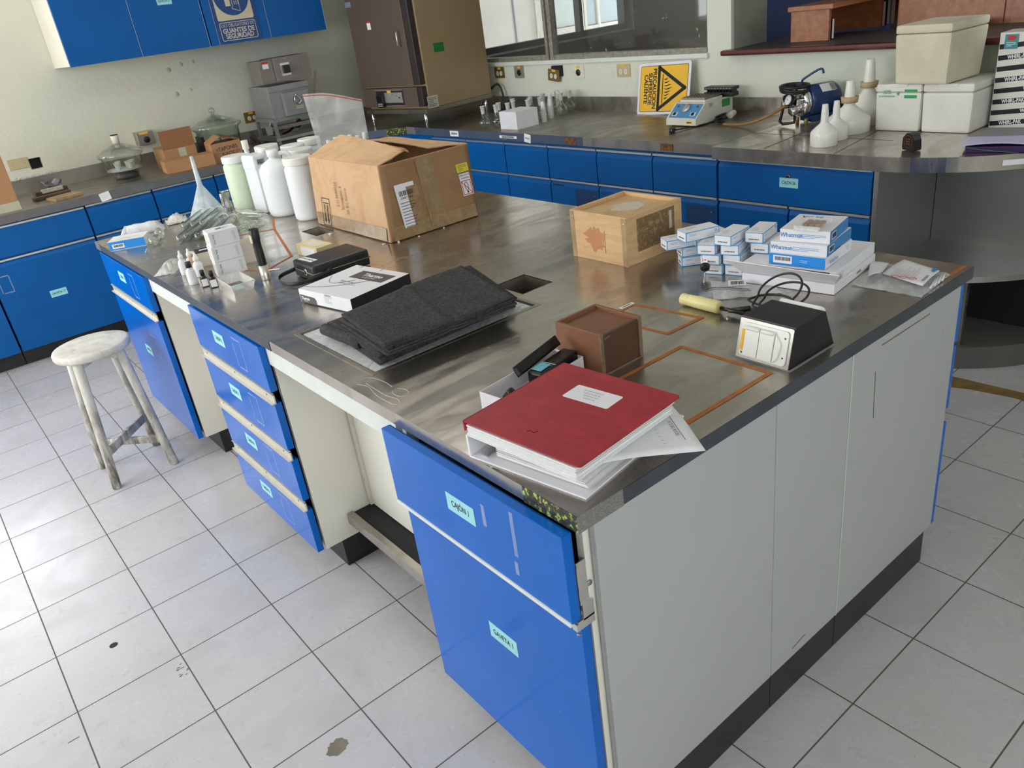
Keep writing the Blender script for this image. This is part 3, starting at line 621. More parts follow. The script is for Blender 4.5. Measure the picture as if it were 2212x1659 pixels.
wall_cab('wide blue cabinet with the CAJÓN 26 drawer beside the round steel end', GX(1.634), .782, [('drawer', .653, .830, 0, .782, True, 'CAJÓN 26'), ('door', ZB, .636, 0, .39, True, None), ('door', ZB, .636, .392, .782, True, None)], extra={'drawer': hole}, base=(2.5, 1.24, 0))
m = MB(); m.box((2.490, .8475, ZB), (3.15, .8495, .85), 'alu'); 
single(m, 'end_strip', 'thin aluminium strip closing the right side of the CAJÓN 26 cabinet', 'trim')
GY = lambda x0: fr((x0, 4.698, 0), (1, 0, 0), (0, 0, 1))
wall_cab('blue left wall cabinet with the GAVETA 17 door', GY(-.37), .62, [('drawer', .672, .838, 0, .62, False, None), ('door', ZB-.01, .65, 0, .62, True, 'GAVETA 17')], base=(-.06, 4.7, 0), kickin=.045,
         extra={'door': lambda p, F: [tape_square(k, F @ Matrix.Translation((.06, .52, 0)), .06, .10) or k.build('tape_residue', p, world=True) for k in [MB()]]})
wall_cab('blue left wall cabinet left of the GAVETA 17 one, cut by the photo edge', GY(-.995), .62, [('drawer', .672, .838, 0, .62, False, None), ('door', ZB-.01, .65, 0, .62, True, None)], base=(-.68, 4.7, 0), kickin=.045)
for i, (x0, nm) in enumerate(((.253, 'blue left wall cabinet right of the GAVETA 17 one'), (.665, 'blue left wall cabinet behind the upturned plastic funnel'), (1.077, 'blue left wall cabinet behind the white plastic jars, below the writing TAPONES'), (1.489, 'blue left wall cabinet below the furnace, hidden by the jars'))):
    wall_cab(nm, GY(x0), .409, [('drawer', .672, .842, 0, .409, True, None), ('door', ZB-.01, .65, 0, .409, True, None)], base=(x0+.2, 4.7, 0), kickin=.045)
T = thing('corner_filler', 'blue filler panels of the bench corner under the oven, behind the carton', 'panel', (2.3, 4.6, 0))
m = MB(); m.prism([(1.90, 4.70), (2.19, 4.70), (2.50, 4.44), (2.50, 4.145), (2.54, 4.145), (2.54, 4.46), (2.2, 4.74), (1.90, 4.74)], .86, 'blue_dark'); m.build('panel', T, world=True)
m = MB(); m.card(fr((.38, 4.657, .883), (1, -.0, .12), (0, 0, 1)), .062, .05, 'paper', .0006); m.lines(fr((.38, 4.657, .883), (1, 0, .12), (0, 0, 1)), .04, 3, .009, 'greyink', y=.01)
single(m, 'paper_note', 'torn scrap of white paper taped on the left bench edge', 'note')
# ---------------------------------------------------------------- wall cupboards
UY = 4.95; UZ = 1.627
def cupboard(label, x0, x1, splits, txt=None, side=False):
    T = thing('wall_cupboard', label, 'cupboard', ((x0+x1)/2, UY, UZ))
    m = MB(); m.box((x0, UY+.022, UZ), (x1, YW-.003, 2.42), 'card_cream' if side else 'blue_dark'); m.build('body', T, world=True)
    xs = [x0]+splits+[x1]
    for a, b_ in zip(xs[:-1], xs[1:]):
        m = MB(); m.box((a+.002, UY, UZ-.004), (b_-.002, UY+.02, 2.42), 'blue_dark', .001); m.box((b_-.0035, UY-.0006, UZ-.003), (b_-.0022, UY+.001, 2.42), 'paper'); p = m.build('door', T, world=True)
        if txt and a <= txt[1] < b_: lbl(FY(txt[1], txt[2], UY-.0006), txt[0]).build('label_sticker', p, world=True)
    return T
cupboard('blue wall cupboard with cream side and the GAVETA 21 label, left of the glove sign', .50, 1.392, [.943], ('GAVETA 21', 1.17, 1.925), True)
c = cupboard('blue wall cupboard carrying the safety glove sign', 1.400, 2.27, [1.46, 1.835])
m = MB(); F = FY(1.61, 1.70, UY-.003)
def rrect(w, h, r, n=5): return [(sx*(w/2-r)+r*math.cos(a), sy*(h/2-r)+r*math.sin(a)) for (sx, sy, a0) in ((1, 1, 0), (-1, 1, PI/2), (-1, -1, PI), (1, -1, 3*PI/2)) for a in [a0+PI/2*i/n for i in range(n+1)]]
M['sign_blue'] = plain('sign_blue', rgb(8, 64, 128), .4, var=.03); M['sign_cream'] = plain('sign_cream', rgb(206, 196, 168), .5, var=.03)
m.prism(rrect(.30, .46, .01), .0025, 'sign_blue', F @ Matrix.Translation((0, .163, 0)))
m.prism(rrect(.256, .26, .012), .0008, 'sign_cream', F @ Matrix.Translation((0, .195, .0025)))
m.prism([(.122*math.cos(a), .122*math.sin(a)) for a in [2*PI*i/40 for i in range(40)]], .0006, 'sign_blue', F @ Matrix.Translation((0, .213, .0033)))
m.prism([(-.03, .15), (.005, .15), (.002, .245), (-.032, .25)], .0006, 'sign_cream', F @ Matrix.Translation((-.02, 0, .004)))
m.prism([(-.012, .132), (.045, .112), (.046, .17), (.056, .20), (.052, .27), (-.002, .27), (-.004, .15)], .0005, 'sign_cream', F @ Matrix.Translation((.0, 0, .004)))
m.prism([(-.008, .135), (.042, .117), (.043, .17), (.053, .20), (.049, .267), (.001, .267), (-.0005, .15)], .0007, 'sign_blue', F @ Matrix.Translation((.0, 0, .0042)))
for k in range(3): m.box((.012+.013*k, .155, .0049), (.016+.013*k, .18, .0053), 'sign_cream', 0, F); m.box((.012+.013*k, .20, .0049), (.016+.013*k, .225, .0053), 'sign_cream', 0, F)
m.prism(rrect(.256, .114, .012), .0006, 'sign_cream', F @ Matrix.Translation((0, -.002, .0025))); m.prism(rrect(.248, .106, .009), .0008, 'sign_blue', F @ Matrix.Translation((0, -.002, .0025)))
m.text(F, 'USO OBLIGATORIO DE', .029, 'sign_cream', 0, .034, .0036, .78); m.text(F, 'GUANTES DE', .041, 'sign_cream', 0, .0, .0036, .92, .03); m.text(F, 'SEGURIDAD', .041, 'sign_cream', 0, -.034, .0036, .9, .03)
single(m, 'safety_sign', 'blue and cream sign asking for safety gloves on the wall cupboard', 'sign')
# ---------------------------------------------------------------- power outlets on the walls
def duplex(label, M_, col, tilt=0, face=True, grp=None, shift=0):
    T = thing('power_outlet', label, 'outlet', M_.translation); F = M_ @ Matrix.Rotation(tilt, 4, 'Z')
    m = MB(); m.prism(rrect(.115, .078, .006), .005, col, F); m.card(F, .036, .014, 'yellow', .0006, 0, .03, .005); m.build('cover_plate', T, world=True)
    for s in (-1, 1):
        m = MB(); m.prism([(.015*math.cos(a)*.95, .0165*math.sin(a)) for a in [2*PI*i/16 for i in range(16)]], .003, 'card_cream', F @ Matrix.Translation((s*.021, -.006, .005)))
        for q in ((-.005, .003), (.005, .003), (0, -.007)): m.box((s*.021+q[0]-.001, -.006+q[1]-.003, .008), (s*.021+q[0]+.001, -.006+q[1]+.003, .0084), 'ink', 0, F)
        m.build('socket', T, world=True)
    return T
def round_socket(label, M_, col):
    T = thing('power_outlet', label, 'outlet', M_.translation)
    m = MB(); m.prism(rrect(.11, .085, .008), .005, col, M_); m.card(M_, .034, .014, 'yellow', .0006, 0, .031, .005); m.cyl(M_ @ Vector((-.035, -.006, .005)), M_ @ Vector((-.035, -.006, .007)), .003, 'screw', 8); m.cyl(M_ @ Vector((.035, -.006, .005)), M_ @ Vector((.035, -.006, .007)), .003, 'screw', 8); m.build('cover_plate', T, world=True)
    m = MB(); m.cyl(M_ @ Vector((0, -.004, .005)), M_ @ Vector((0, -.004, .009)), .021, 'black', 20); m.build('socket', T, world=True)
M['brass'] = plain('brass_plate', rgb(140, 122, 72), .35, .5, var=.15); M['beigeplate'] = plain('beige_plate', rgb(196, 182, 140), .4, var=.05)
XF = XW-.0005
duplex('small brass outlet on the back wall right behind the oven', FX(4.205, 1.165, XF), 'brass')
round_socket('grey outlet plate with round black socket, second from the oven', FX(3.97, 1.165, XF), 'alu')
duplex('crooked brass outlet hanging loose over a dark wall box', FX(3.575, 1.14, XF-.02), 'brass', -.12)
m = MB(); m.prism(rrect(.10, .07, .004), .018, 'void', FX(3.55, 1.165, XF)); single(m, 'wall_box', 'dark open wall box behind the crooked brass outlet', 'wall box')
round_socket('cream outlet plate with round black socket left of the beige outlet', FX(3.345, 1.155, XF), 'card_cream')
duplex('beige duplex outlet near the yellow caution sign', FX(2.93, 1.155, XF), 'beigeplate')
round_socket('cream round socket partly covered by the yellow caution sign', FX(2.76, 1.155, XF), 'card_cream')
duplex('brown duplex outlet on the left wall beside the furnace', FY(1.72, 1.095, YW-.0005), 'brass')
m = MB(); F = FY(.085, 1.10, YW-.0005) @ Matrix.Rotation(-.0, 4, 'Z'); m.prism(rrect(.118, .066, .004), .006, 'beigeplate', F); m.cyl(F @ Vector((-.035, 0, .006)), F @ Vector((-.035, 0, .008)), .003, 'screw', 8); m.cyl(F @ Vector((.035, 0, .006)), F @ Vector((.035, 0, .008)), .003, 'screw', 8)
single(m, 'blank_wall_plate', 'blank cream wall plate beside a hole in the left wall', 'wall plate')
T = thing('junction_box', 'grey metal box with a round black socket, low on the left wall', 'junction box', (.90, 5.40, 1.07))
m = MB(); m.box((.84, 5.34, 1.06), (.955, YW-.001, 1.15), 'screw', .004); m.box((.86, 5.3385, 1.132), (.92, 5.34, 1.145), 'yellow'); m.build('housing', T, world=True)
m = MB(); m.cyl((.90, 5.34, 1.095), (.90, 5.332, 1.095), .022, 'black', 18); m.build('socket', T, world=True)
M['plaster'] = plain('broken_white_plaster', rgb(214, 212, 200), .9, var=.2, scale=60, bump=.6)
m = MB(); r = random.Random(9)
for k in range(26):
    x = -.02+.32*k/26; m.box((x, 5.386, 1.001), (x+.02, 5.409, 1.006+.012*r.random()), 'plaster', .002)
single(m, 'broken_plaster', 'crumbling white plaster on the backsplash under the blank wall plate', 'plaster')
# patches on the left wall
M['patch'] = plain('faded_patch', rgb(188, 186, 164), .7)
m = MB()
for x, z, rr_ in ((1.215, 1.512, .016), (1.31, 1.535, .014), (1.40, 1.54, .011), (1.22, 1.345, .017), (1.33, 1.36, .010)): m.cyl((x, YW+.0005, z), (x, YW-.0012, z), rr_, 'patch', 20)
m.build('trim_3', kind='structure')
# ---------------------------------------------------------------- drying oven
T = thing('drying_oven', 'tall brown and beige laboratory oven on a steel stand in the corner', 'oven', (2.47, 4.12, TB), math.radians(7))
M['oven_beige'] = plain('beige_enamel', rgb(154, 131, 98), .35, var=.06, scale=2); M['oven_brown'] = plain('brown_enamel', rgb(92, 78, 68), .4, var=.08, scale=3); M['oven_dark'] = plain('dark_brown_edge', rgb(46, 36, 32), .4)
OW, OD = .70, .66
m = MB(); m.box((.045, 0, .125), (OD, OW, 1.12), 'oven_beige', .006); m.build('cabinet', T)
m = MB(); m.box((-.005, .012, .290), (.045, OW-.01, 1.10), 'oven_dark', .004); m.box((-.009, .075, .290), (-.004, OW-.012, 1.10), 'oven_brown', .003); dr = m.build('door', T)
m = MB(); m.tube([(-.01, .14, .545), (-.035, .14, .555), (-.035, .14, .635), (-.01, .14, .645)], .006, 'alu', 8); m.build('handle', dr)
m = MB(); F = fr((-.0095, .46, .70), (0, -1, 0), (0, 0, 1)); m.card(F, .042, .055, 'paper'); m.card(F, .042, .012, 'red', .0008, 0, .022); m.build('label_sticker', dr)
m = MB(); F = fr((-.0095, .66, .85), (0, -1, 0), (0, 0, 1)); m.card(F, .07, .035, 'alu'); m.build('name_plate', dr)
m = MB(); m.box((.0, .01, .145), (.045, OW-.01, .275), 'oven_dark', .004)
m.box((-.004, .06, .145), (.0, .215, .275), 'oven_brown'); m.box((-.004, .535, .145), (.0, OW-.012, .275), 'oven_brown'); m.box((-.004, .215, .262), (.0, .535, .275), 'oven_brown'); m.box((-.004, .215, .145), (.0, .535, .155), 'oven_brown'); p = m.build('control_panel', T)
m = MB(); m.box((-.0035, .235, .175), (-.001, .44, .245), 'alu'); m.box((-.006, .215, .152), (-.003, .535, .156), 'alu'); m.box((-.006, .215, .260), (-.003, .535, .264), 'alu'); m.card(fr((-.004, .38, .253), (0, -1, 0), (0, 0, 1)), .045, .016, 'yellow')
for y, z, s_ in ((.30, .225, .004), (.27, .21, .008), (.35, .23, .004), (.25, .20, .003), (.38, .21, .003)): m.box((-.0042, y-s_, z-s_/2), (-.0034, y+s_, z+s_/2), 'ink')
m.build('circuit_plate', p)
m = MB(); m.box((-.028, .44, .145), (-.002, .515, .235), 'black', .004); m.box((-.0292, .45, .185), (-.0278, .505, .226), 'black_gloss')
for i in range(4):
    for j in range(2): m.box((-.0295, .452+.014*i, .155+.013*j), (-.0278, .459+.014*i, .161+.013*j), 'paper')
m.build('controller', p)
m = MB(); m.box((.16, -.0008, .475), (.255, 0, .535), plain('green_tape', rgb(20, 110, 40), .5)); m.build('green_sticker', T)
m = MB(); F = fr((.075, -.0008, .165), (1, 0, 0), (0, 0, 1)); m.card(F, .10, .08, 'alu'); m.lines(F, .08, 6, .011, 'ink', y=.028, t=.003); m.build('rating_plate', T)
m = MB(); m.box((.10, OW, .62), (.42, OW+.09, 1.10), 'oven_brown', .004); m.build('side_box', T)
m = MB(); m.box((.0, .0, .095), (OD, OW, .125), 'steel_old', .003); m.build('stand_frame', T)
for x, y in ((.02, .04), (.02, .66), (.62, .04), (.62, .66)):
    m = MB(); m.cyl((x, y, 0), (x, y, .095), .011, 'chrome', 14); m.build('leg', T)
m = MB(); m.tube([(3.15, 4.24, 1.06), (3.178, 4.20, 1.09), (3.185, 4.165, 1.07), (3.183, 4.14, 1.0), (3.165, 4.12, .93), (3.12, 4.12, .9185), (3.05, 4.16, .9185)], .008, 'black', 8, sub=5); m.build('power_cable', T, world=True)
# ---------------------------------------------------------------- muffle furnace
T = thing('muffle_furnace', 'grey metal muffle furnace marked MUFLA on an angle-iron stand', 'furnace', (1.70, 4.97, TB))
M['furn'] = plain('grey_hammered_metal', rgb(150, 148, 148), .4, .35, var=.12, scale=6); M['furn2'] = plain('brown_grey_metal', rgb(138, 128, 122), .45, .3, var=.08)
m = MB(); m.box((.012, .0, .18), (.33, .34, .40), 'furn', .003); m.build('body', T)
m = MB(); m.box((.10, -.045, .185), (.30, -.001, .345), 'furn', .003); d = m.build('door', T)
m = MB(); m.tube([(.185, -.05, .325), (.175, -.062, .30), (.178, -.062, .27), (.20, -.055, .258), (.222, -.062, .272), (.215, -.062, .295), (.19, -.055, .322)], .0045, 'chrome', 6, sub=4); m.build('latch', d)
m = MB(); F = FY(.21, .235, -.0455); m.card(F, .055, .020, 'sign_cream'); m.text(F, 'MUFLA', .016, z=.0008); m.build('label_sticker', d)
m = MB(); F = FY(.20, .385, -.0008); m.card(F, .11, .020, 'sign_cream'); m.text(F, 'CC-GA-MU-01', .016, z=.0008); m.build('label_sticker', T)
m = MB(); m.box((.012, -.012, .36), (.33, .0, .40), 'furn', .002); m.build('hood', T)
m = MB(); m.box((.0, .02, .42), (.105, .22, .575), 'furn2', .002); m.box((.107, .005, .425), (.385, .22, .58), 'furn2', .002)
for x, z in ((.30, .51), (.33, .513), (.12, .57), (.12, .435), (.2, .568)): m.cyl((x, .005, z), (x, .001, z), .003, 'alu', 8)
cb = m.build('control_box', T)
m = MB(); m.box((.155, .002, .455), (.225, .005, .54), 'alu'); m.box((.165, -.022, .47), (.215, .004, .525), 'black', .003); m.build('controller', cb)
m = MB(); F = FY(.05, .54, .019); m.card(F, .045, .045, 'paper'); m.card(F, .045, .014, 'red', .0008, 0, .016); m.build('label_sticker', cb)
m = MB(); m.box((-.01, .02, .10), (.35, .045, .125), 'furn2'); m.build('vent_box', T)
m = MB()
for y in (0, .32): m.box((.0, y, .155), (.345, y+.02, .18), 'furn')
for x in (0, .325): m.box((x, .02, .155), (x+.02, .32, .18), 'furn')
m.build('stand_frame', T)
for x in (0, .325):
    for y in (0, .32): m = MB(); m.box((x, y, .0), (x+.022, y+.022, .155), 'furn'); m.build('leg', T)
m = MB(); m.box((-.015, -.01, .025), (.36, .01, .045), 'screw'); m.box((-.015, .33, .025), (.36, .35, .045), 'screw'); m.box((-.015, .01, .025), (.005, .33, .045), 'screw'); m.box((.34, .01, .025), (.36, .33, .045), 'screw')
for k in range(5): m.box((.01, .05+.055*k, .03), (.34, .065+.055*k, .04), 'screw')
m.build('lower_rack', T)
m = MB(); m.tube([(.04, .17, .12), (.1, .12, .09), (.18, .2, .1), (.25, .14, .08), (.3, .22, .12), (.2, .2, .06), (.12, .18, .05)], .008, 'black', 6, sub=5); m.build('wiring', T)
m = MB(); m.tube([(.0, -.015, .185), (-.03, -.03, .18), (-.055, -.035, .135)], .003, 'screw', 6); m.box((-.085, -.05, .085), (-.045, -.03, .145), 'furn'); m.build('door_lever', T)
m = MB(); m.raw([(.35, .0, .27), (.365, .0, .27), (.425, .0, .455), (.405, .0, .455), (.35, .006, .27), (.365, .006, .27), (.425, .006, .455), (.405, .006, .455)], [(3, 2, 1, 0), (4, 5, 6, 7), (0, 1, 5, 4), (1, 2, 6, 5), (2, 3, 7, 6), (3, 0, 4, 7)], 'furn2'); m.build('counterweight_arm', T)
# ---------------------------------------------------------------- on the left bench
def desiccator(name, label, cx, cy, R, h, lid_h, knob, mat, n, seed, collar=None):
    T = thing(name, label, 'desiccator', (cx, cy, TB))
    m = MB(); m.lathe([(0, .004), (R*.60, .004), (R*.62, .02), (R*.70, .05), (R*.93, .062), (R*.97, h-.02), (R*1.12, h-.004), (R*1.12, h)], mat, 36); m.build('bowl', T, recalc=False)
    m = MB(); m.lathe([(R*1.13, h+.001), (R*1.13, h+.012), (R*.98, h+.02), (R*.75, h+lid_h*.55), (R*.30, h+lid_h*.9), (R*.16, h+lid_h)], mat, 36); lid = m.build('lid', T, recalc=False)
    m = MB()
    if collar: m.lathe([(0, h+lid_h), (.022, h+lid_h), (.024, h+lid_h+.035), (.027, h+lid_h+.05), (0, h+lid_h+.05)], 'card_cream', 20); m.lathe([(0, h+lid_h+.051), (.024, h+lid_h+.051), (.024, h+lid_h+.056), (0, h+lid_h+.056)], 'black', 20)
    else: m.lathe([(0, h+lid_h), (.012, h+lid_h), (.010, h+lid_h+.012)]+[(.022*math.sin(a), h+lid_h+.032-.022*math.cos(a)) for a in [PI*i/10 for i in range(2, 11)]], mat, 20)
    m.build('knob', lid, recalc=False)
    m = MB(); m.lathe([(0, .058), (R*.88, .058), (R*.88, .064), (0, .064)], 'card_white', 30); m.build('porcelain_plate', T)
    m = MB(); m.lathe([(0, .008), (R*.58, .008), (R*.60, .03), (0, .036)], plain('purple_grey_silica', rgb(90, 84, 98), .8, var=.4, scale=80), 24); m.build('silica_gel', T)
    r = random.Random(seed); pts = []
    for k in range(n):
        for _ in range(50):
            a = r.random()*2*PI; d = R*.66*math.sqrt(r.random()); p = (d*math.cos(a), d*math.sin(a))
            if all((p[0]-q[0])**2+(p[1]-q[1])**2 > .036**2 for q in pts): break
        pts.append(p)
    return T, pts
M['porcelain'] = plain('white_porcelain', rgb(238, 236, 230), .2, var=.03)
cr = MB(); cr.lathe([(0, 0), (.010, 0), (.012, .004), (.0165, .034), (.0185, .036), (.0165, .036), (.0105, .006), (0, .005)], 'porcelain', 18); crm = None
def crucible(x, y, z, lab, grp, s=1.0):
    global crm
    if crm is None:
        o = cr.build('crucible', recalc=False); crm = o
    else: o = crm.copy(); COL.objects.link(o)
    o.location = (x, y, z); o.scale = (s, s, s); o['label'] = lab; o['category'] = 'crucible'; o['group'] = grp
T, pts = desiccator('desiccator', 'clear glass desiccator with a dark-ringed stopper knob, left of the cartons', .635, 5.06, .128, .155, .07, 'k', 'glass_dk', 6, 5, True)
for p in pts: crucible(.635+p[0], 5.06+p[1], TB+.0645, 'white porcelain crucible inside the glass desiccator with stopper knob', 'crucibles in the left desiccator', 1.15)
T, pts = desiccator('desiccator', 'greenish glass desiccator with round ball knob behind the TAPONES carton', 1.335, 5.13, .155, .20, .075, 'k', 'glass_dk', 8, 8)
for p in pts: crucible(1.335+p[0], 5.13+p[1], TB+.0645, 'white crucible inside the greenish desiccator with ball knob', 'crucibles in the right desiccator', 1.3)
m = MB(); m.box((1.165, 5.0, TB), (1.185, 5.12, TB+.16), 'black', .004); single(m, 'black_board', 'black slab standing against the left side of the greenish desiccator', 'board')
M['carton'] = plain('brown_cardboard', rgb(176, 132, 92), .8, var=.1, scale=5); M['carton_dk'] = plain('dark_brown_cardboard', rgb(150, 104, 70), .8, var=.1, scale=5)
T = thing('open_carton', 'small brown carton with one square flap standing up, on the left bench', 'box', (.97, 5.02, TB))
def open_box(m, x0, x1, y0, y1, h, mat, t=.004):
    m.box((x0, y0, 0), (x1, y1, t), mat); m.box((x0, y0, t), (x1, y0+t, h), mat); m.box((x0, y1-t, t), (x1, y1, h), mat); m.box((x0, y0+t, t), (x0+t, y1-t, h), mat); m.box((x1-t, y0+t, t), (x1, y1-t, h), mat)
m = MB(); open_box(m, -.10, .12, -.10, .13, .135, 'carton'); m.box((.0, -.1008, .02), (.05, -.1002, .13), 'patch'); m.build('body', T)
m = MB(); m.box((-.10, -.102, .136), (.12, -.098, .255), 'carton_dk'); m.build('flap', T); m = MB(); m.box((-.098, -.095, .136), (-.03, .128, .14), 'carton'); m.build('flap', T)
T = thing('flat_carton', 'long low brown carton lying at the front edge of the left bench', 'box', (.98, 4.80, TB), math.radians(-6))
m = MB(); m.box((-.16, -.05, 0), (.16, .09, .078), 'carton', .002); m.build('body', T); m = MB(); m.box((-.163, -.048, .004), (-.1605, .088, .078), 'carton'); m.build('end_flap', T)
T = thing('marked_carton', 'brown carton hand-lettered TAPONES PLASTICO, right of the low carton', 'box', (1.245, 4.83, TB), math.radians(-4))
m = MB(); open_box(m, -.10, .10, -.07, .09, .125, 'carton'); m.build('body', T)
m = MB(); F = fr((0.01, -.071, .066), (1, 0, 0), (0, 0, 1)); m.text(F, '=TAPONES', .036, x=-.01, y=.018, z=.0003, xs=.85, rot=.05); m.text(F, 'PLASTICO=', .030, x=.015, y=-.016, z=.0003, xs=.85, rot=.06); m.build('handwriting', T)
m = MB(); m.raw([(-.10, -.07, .126), (-.10, .09, .126), (-.02, .09, .165), (-.03, -.07, .16), (-.10, -.07, .13), (-.10, .09, .13), (-.02, .09, .169), (-.03, -.07, .164)], [(3, 2, 1, 0), (4, 5, 6, 7), (0, 1, 5, 4), (1, 2, 6, 5), (2, 3, 7, 6), (3, 0, 4, 7)], 'carton'); m.build('flap', T)
m = MB(); m.raw([(.10, -.07, .126), (.10, .09, .126), (.0, .09, .17), (-.01, -.07, .152), (.10, -.07, .13), (.10, .09, .13), (.0, .09, .174), (-.01, -.07, .156)], [(0, 1, 2, 3), (7, 6, 5, 4), (4, 5, 1, 0), (5, 6, 2, 1), (6, 7, 3, 2), (7, 4, 0, 3)], 'carton_dk'); m.build('flap', T)
T = thing('tall_carton', 'tall orange-brown carton at the left end of the bench, cut by the photo edge', 'box', (-.24, 4.84, TB), math.radians(3))
m = MB(); m.box((-.17, -.11, 0), (.165, .12, .34), 'carton', .003); m.build('body', T); m = MB(); m.box((-.17, -.1112, .0), (.165, -.1102, .05), 'patch'); m.build('tape', T)
M['oldwood'] = plain('weathered_wood', rgb(170, 140, 104), .8, var=.3, scale=14, bump=.3); M['charred'] = plain('burnt_wood', rgb(92, 74, 58), .9, var=.5, scale=30, bump=.6)
m = MB(); m.box((-.08, -.06, 0), (.09, .07, .016), 'oldwood', .002); single(m, 'wood_offcut', 'flat pale wooden offcut on the left bench edge', 'wood', (.18, 4.79, TB), (0, 0, .25))
m = MB(); m.box((-.11, -.03, 0), (.11, .03, .02), 'charred', .005); single(m, 'wood_scrap', 'charred wooden slat lying behind the flat offcut', 'wood', (.14, 4.95, TB), (0, 0, .15))
m = MB(); m.box((-.10, -.035, 0), (.10, .03, .035), 'charred', .008); m.box((-.06, -.036, .02), (.07, -.02, .044), 'plaster', .003); single(m, 'wood_scrap', 'dark wood lump crusted with white plaster by the wall', 'wood', (.16, 5.08, TB), (0, 0, .12))
m = MB(); m.sheet(lambda u, v: (-.05+.10*u+.01*math.sin(9*v), -.03+.06*v, .05+.02*math.sin(7*u+3*v)+.012*math.cos(11*v)), 12, 8, 'greyink', .001); m.box((-.03, -.02, 0), (.03, .02, .036), 'charred', .004); single(m, 'crumpled_foil', 'crumpled grey foil on top of the wood scraps by the wall', 'foil', (.20, 5.19, TB))
m = MB(); r = random.Random(2)
for k in range(70):
    x = -.25+1.6*r.random(); y = 4.70+.6*r.random(); s_ = .002+.006*r.random()
    if 0.02 < x < .33 and y < 5.25: continue
    m.raw([(x+s_*1.6*math.cos(a)*(.6+.6*r.random()), y+s_*math.sin(a)*(.6+.6*r.random()), TB+.0006) for a in [2*PI*i/7 for i in range(7)]], [tuple(range(7))], 'dirt' if k % 3 else 'plaster')
o = m.build('crumbs'); o['kind'] = 'stuff'; o['label'] = 'rusty crumbs and plaster flakes scattered over the left wall bench'; o['category'] = 'debris'
# ---------------------------------------------------------------- on the back bench
M['flaskneck'] = M['frost']
def flask_meshes():
    T = thing('round_flask', 'x', 'flask', (0, 0, 0))
    R = .037; pr = [(0, 0), (.012, .001)]+[(R*math.sin(a), R-R*math.cos(a)) for a in [PI*i/16 for i in range(3, 14)]]+[(.0135, .083), (.0115, .095)]
    m = MB(); m.lathe(pr, 'glass_dk', 28); m.build('bulb', T, recalc=False)
    m = MB(); m.lathe([(.0115, .095), (.0125, .10), (.0150, .138), (.0175, .139), (.0175, .143), (.0150, .143), (.012, .10)], 'frost', 22); m.build('neck', T, recalc=False)
    return T
fl0 = flask_meshes(); FP = [(2.535, 3.545), (2.59, 3.475), (2.657, 3.433), (2.662, 3.535), (2.742, 3.48), (2.778, 3.372), (2.80, 3.555), (2.85, 3.44), (2.862, 3.347), (2.92, 3.51), (2.94, 3.42), (3.01, 3.485), (3.03, 3.328), (3.125, 3.475), (3.135, 3.36)]; FL0 = 0
ORD = ['third', 'fourth', 'fifth', 'sixth', 'seventh', 'eighth', 'ninth', 'tenth', 'eleventh', 'twelfth', 'thirteenth', 'fourteenth', 'last']
FL = ['small round glass flask nearest the bench edge, leftmost in the row', 'small round glass flask touching the leftmost one']
FP = FP[:2]+sorted(FP[2:])
for i, (x, y) in enumerate(FP):
    lab = FL[i] if i < 2 else '%s round glass flask counted from the bench edge, behind the white carton' % ORD[i-2]
    if i == 0: fl0.location = (x, y, TB); fl0['label'] = lab; fl0['group'] = 'round glass flasks'
    else: dup(fl0, (x, y, TB), i*.7, lab, 'round glass flasks')
def cup_stack(x, y, n, lab):
    T = thing('stacked_cups', lab, 'cups', (x, y, TB))
    m = MB()
    for k in range(n): z = k*.020; m.lathe([(.019, z), (.020, z+.003), (.0175, z+.019)], 'frost', 20)
    m.build('cup', T, recalc=False); m = MB(); z = n*.020; m.lathe([(.0170, z), (.0165, z+.005), (.0125, z+.045), (0, z+.047)], 'hdpe', 20); m.build('top_cup', T)
cup_stack(2.81, 3.262, 4, 'upturned stack of ribbed clear cups right of the white carton'); cup_stack(3.0, 3.405, 5, 'upturned stack of clear cups, middle of the three stacks'); cup_stack(3.08, 3.412, 5, 'upturned stack of clear cups nearest the back wall'); cup_stack(2.93, 3.33, 4, 'stack of clear cups half hidden behind the white carton')
T = thing('white_carton', 'plain white card box in front of the glass flasks', 'box', (2.64, 3.31, TB), 0)
m = MB(); m.box((-.09, -.085, 0), (.09, .085, .108), 'card_white', .002); m.build('body', T); m = MB(); m.box((-.05, -.02, .1082), (.07, .01, .109), 'paper'); m.build('tape', T)
# yellow hot surface sign leaning on the wall
T = thing('caution_sign', 'yellow hot surface caution sign turned sideways, leaning on the back wall', 'sign', (3.12, 2.55, TB))
F = fr((3.158, 2.545, TB+.146), (0, -1, .03), (.20, .03, 1)); 
m = MB(); m.prism(rrect(.405, .295, .014), .004, 'card_white', F @ Matrix.Translation((0, 0, 0))); m.prism(rrect(.37, .262, .012), .0006, 'ink', F @ Matrix.Translation((0, 0, .004))); m.prism(rrect(.364, .256, .010), .0012, M['yellow'], F @ Matrix.Translation((0, 0, .004))); m.build('plate', T, world=True)
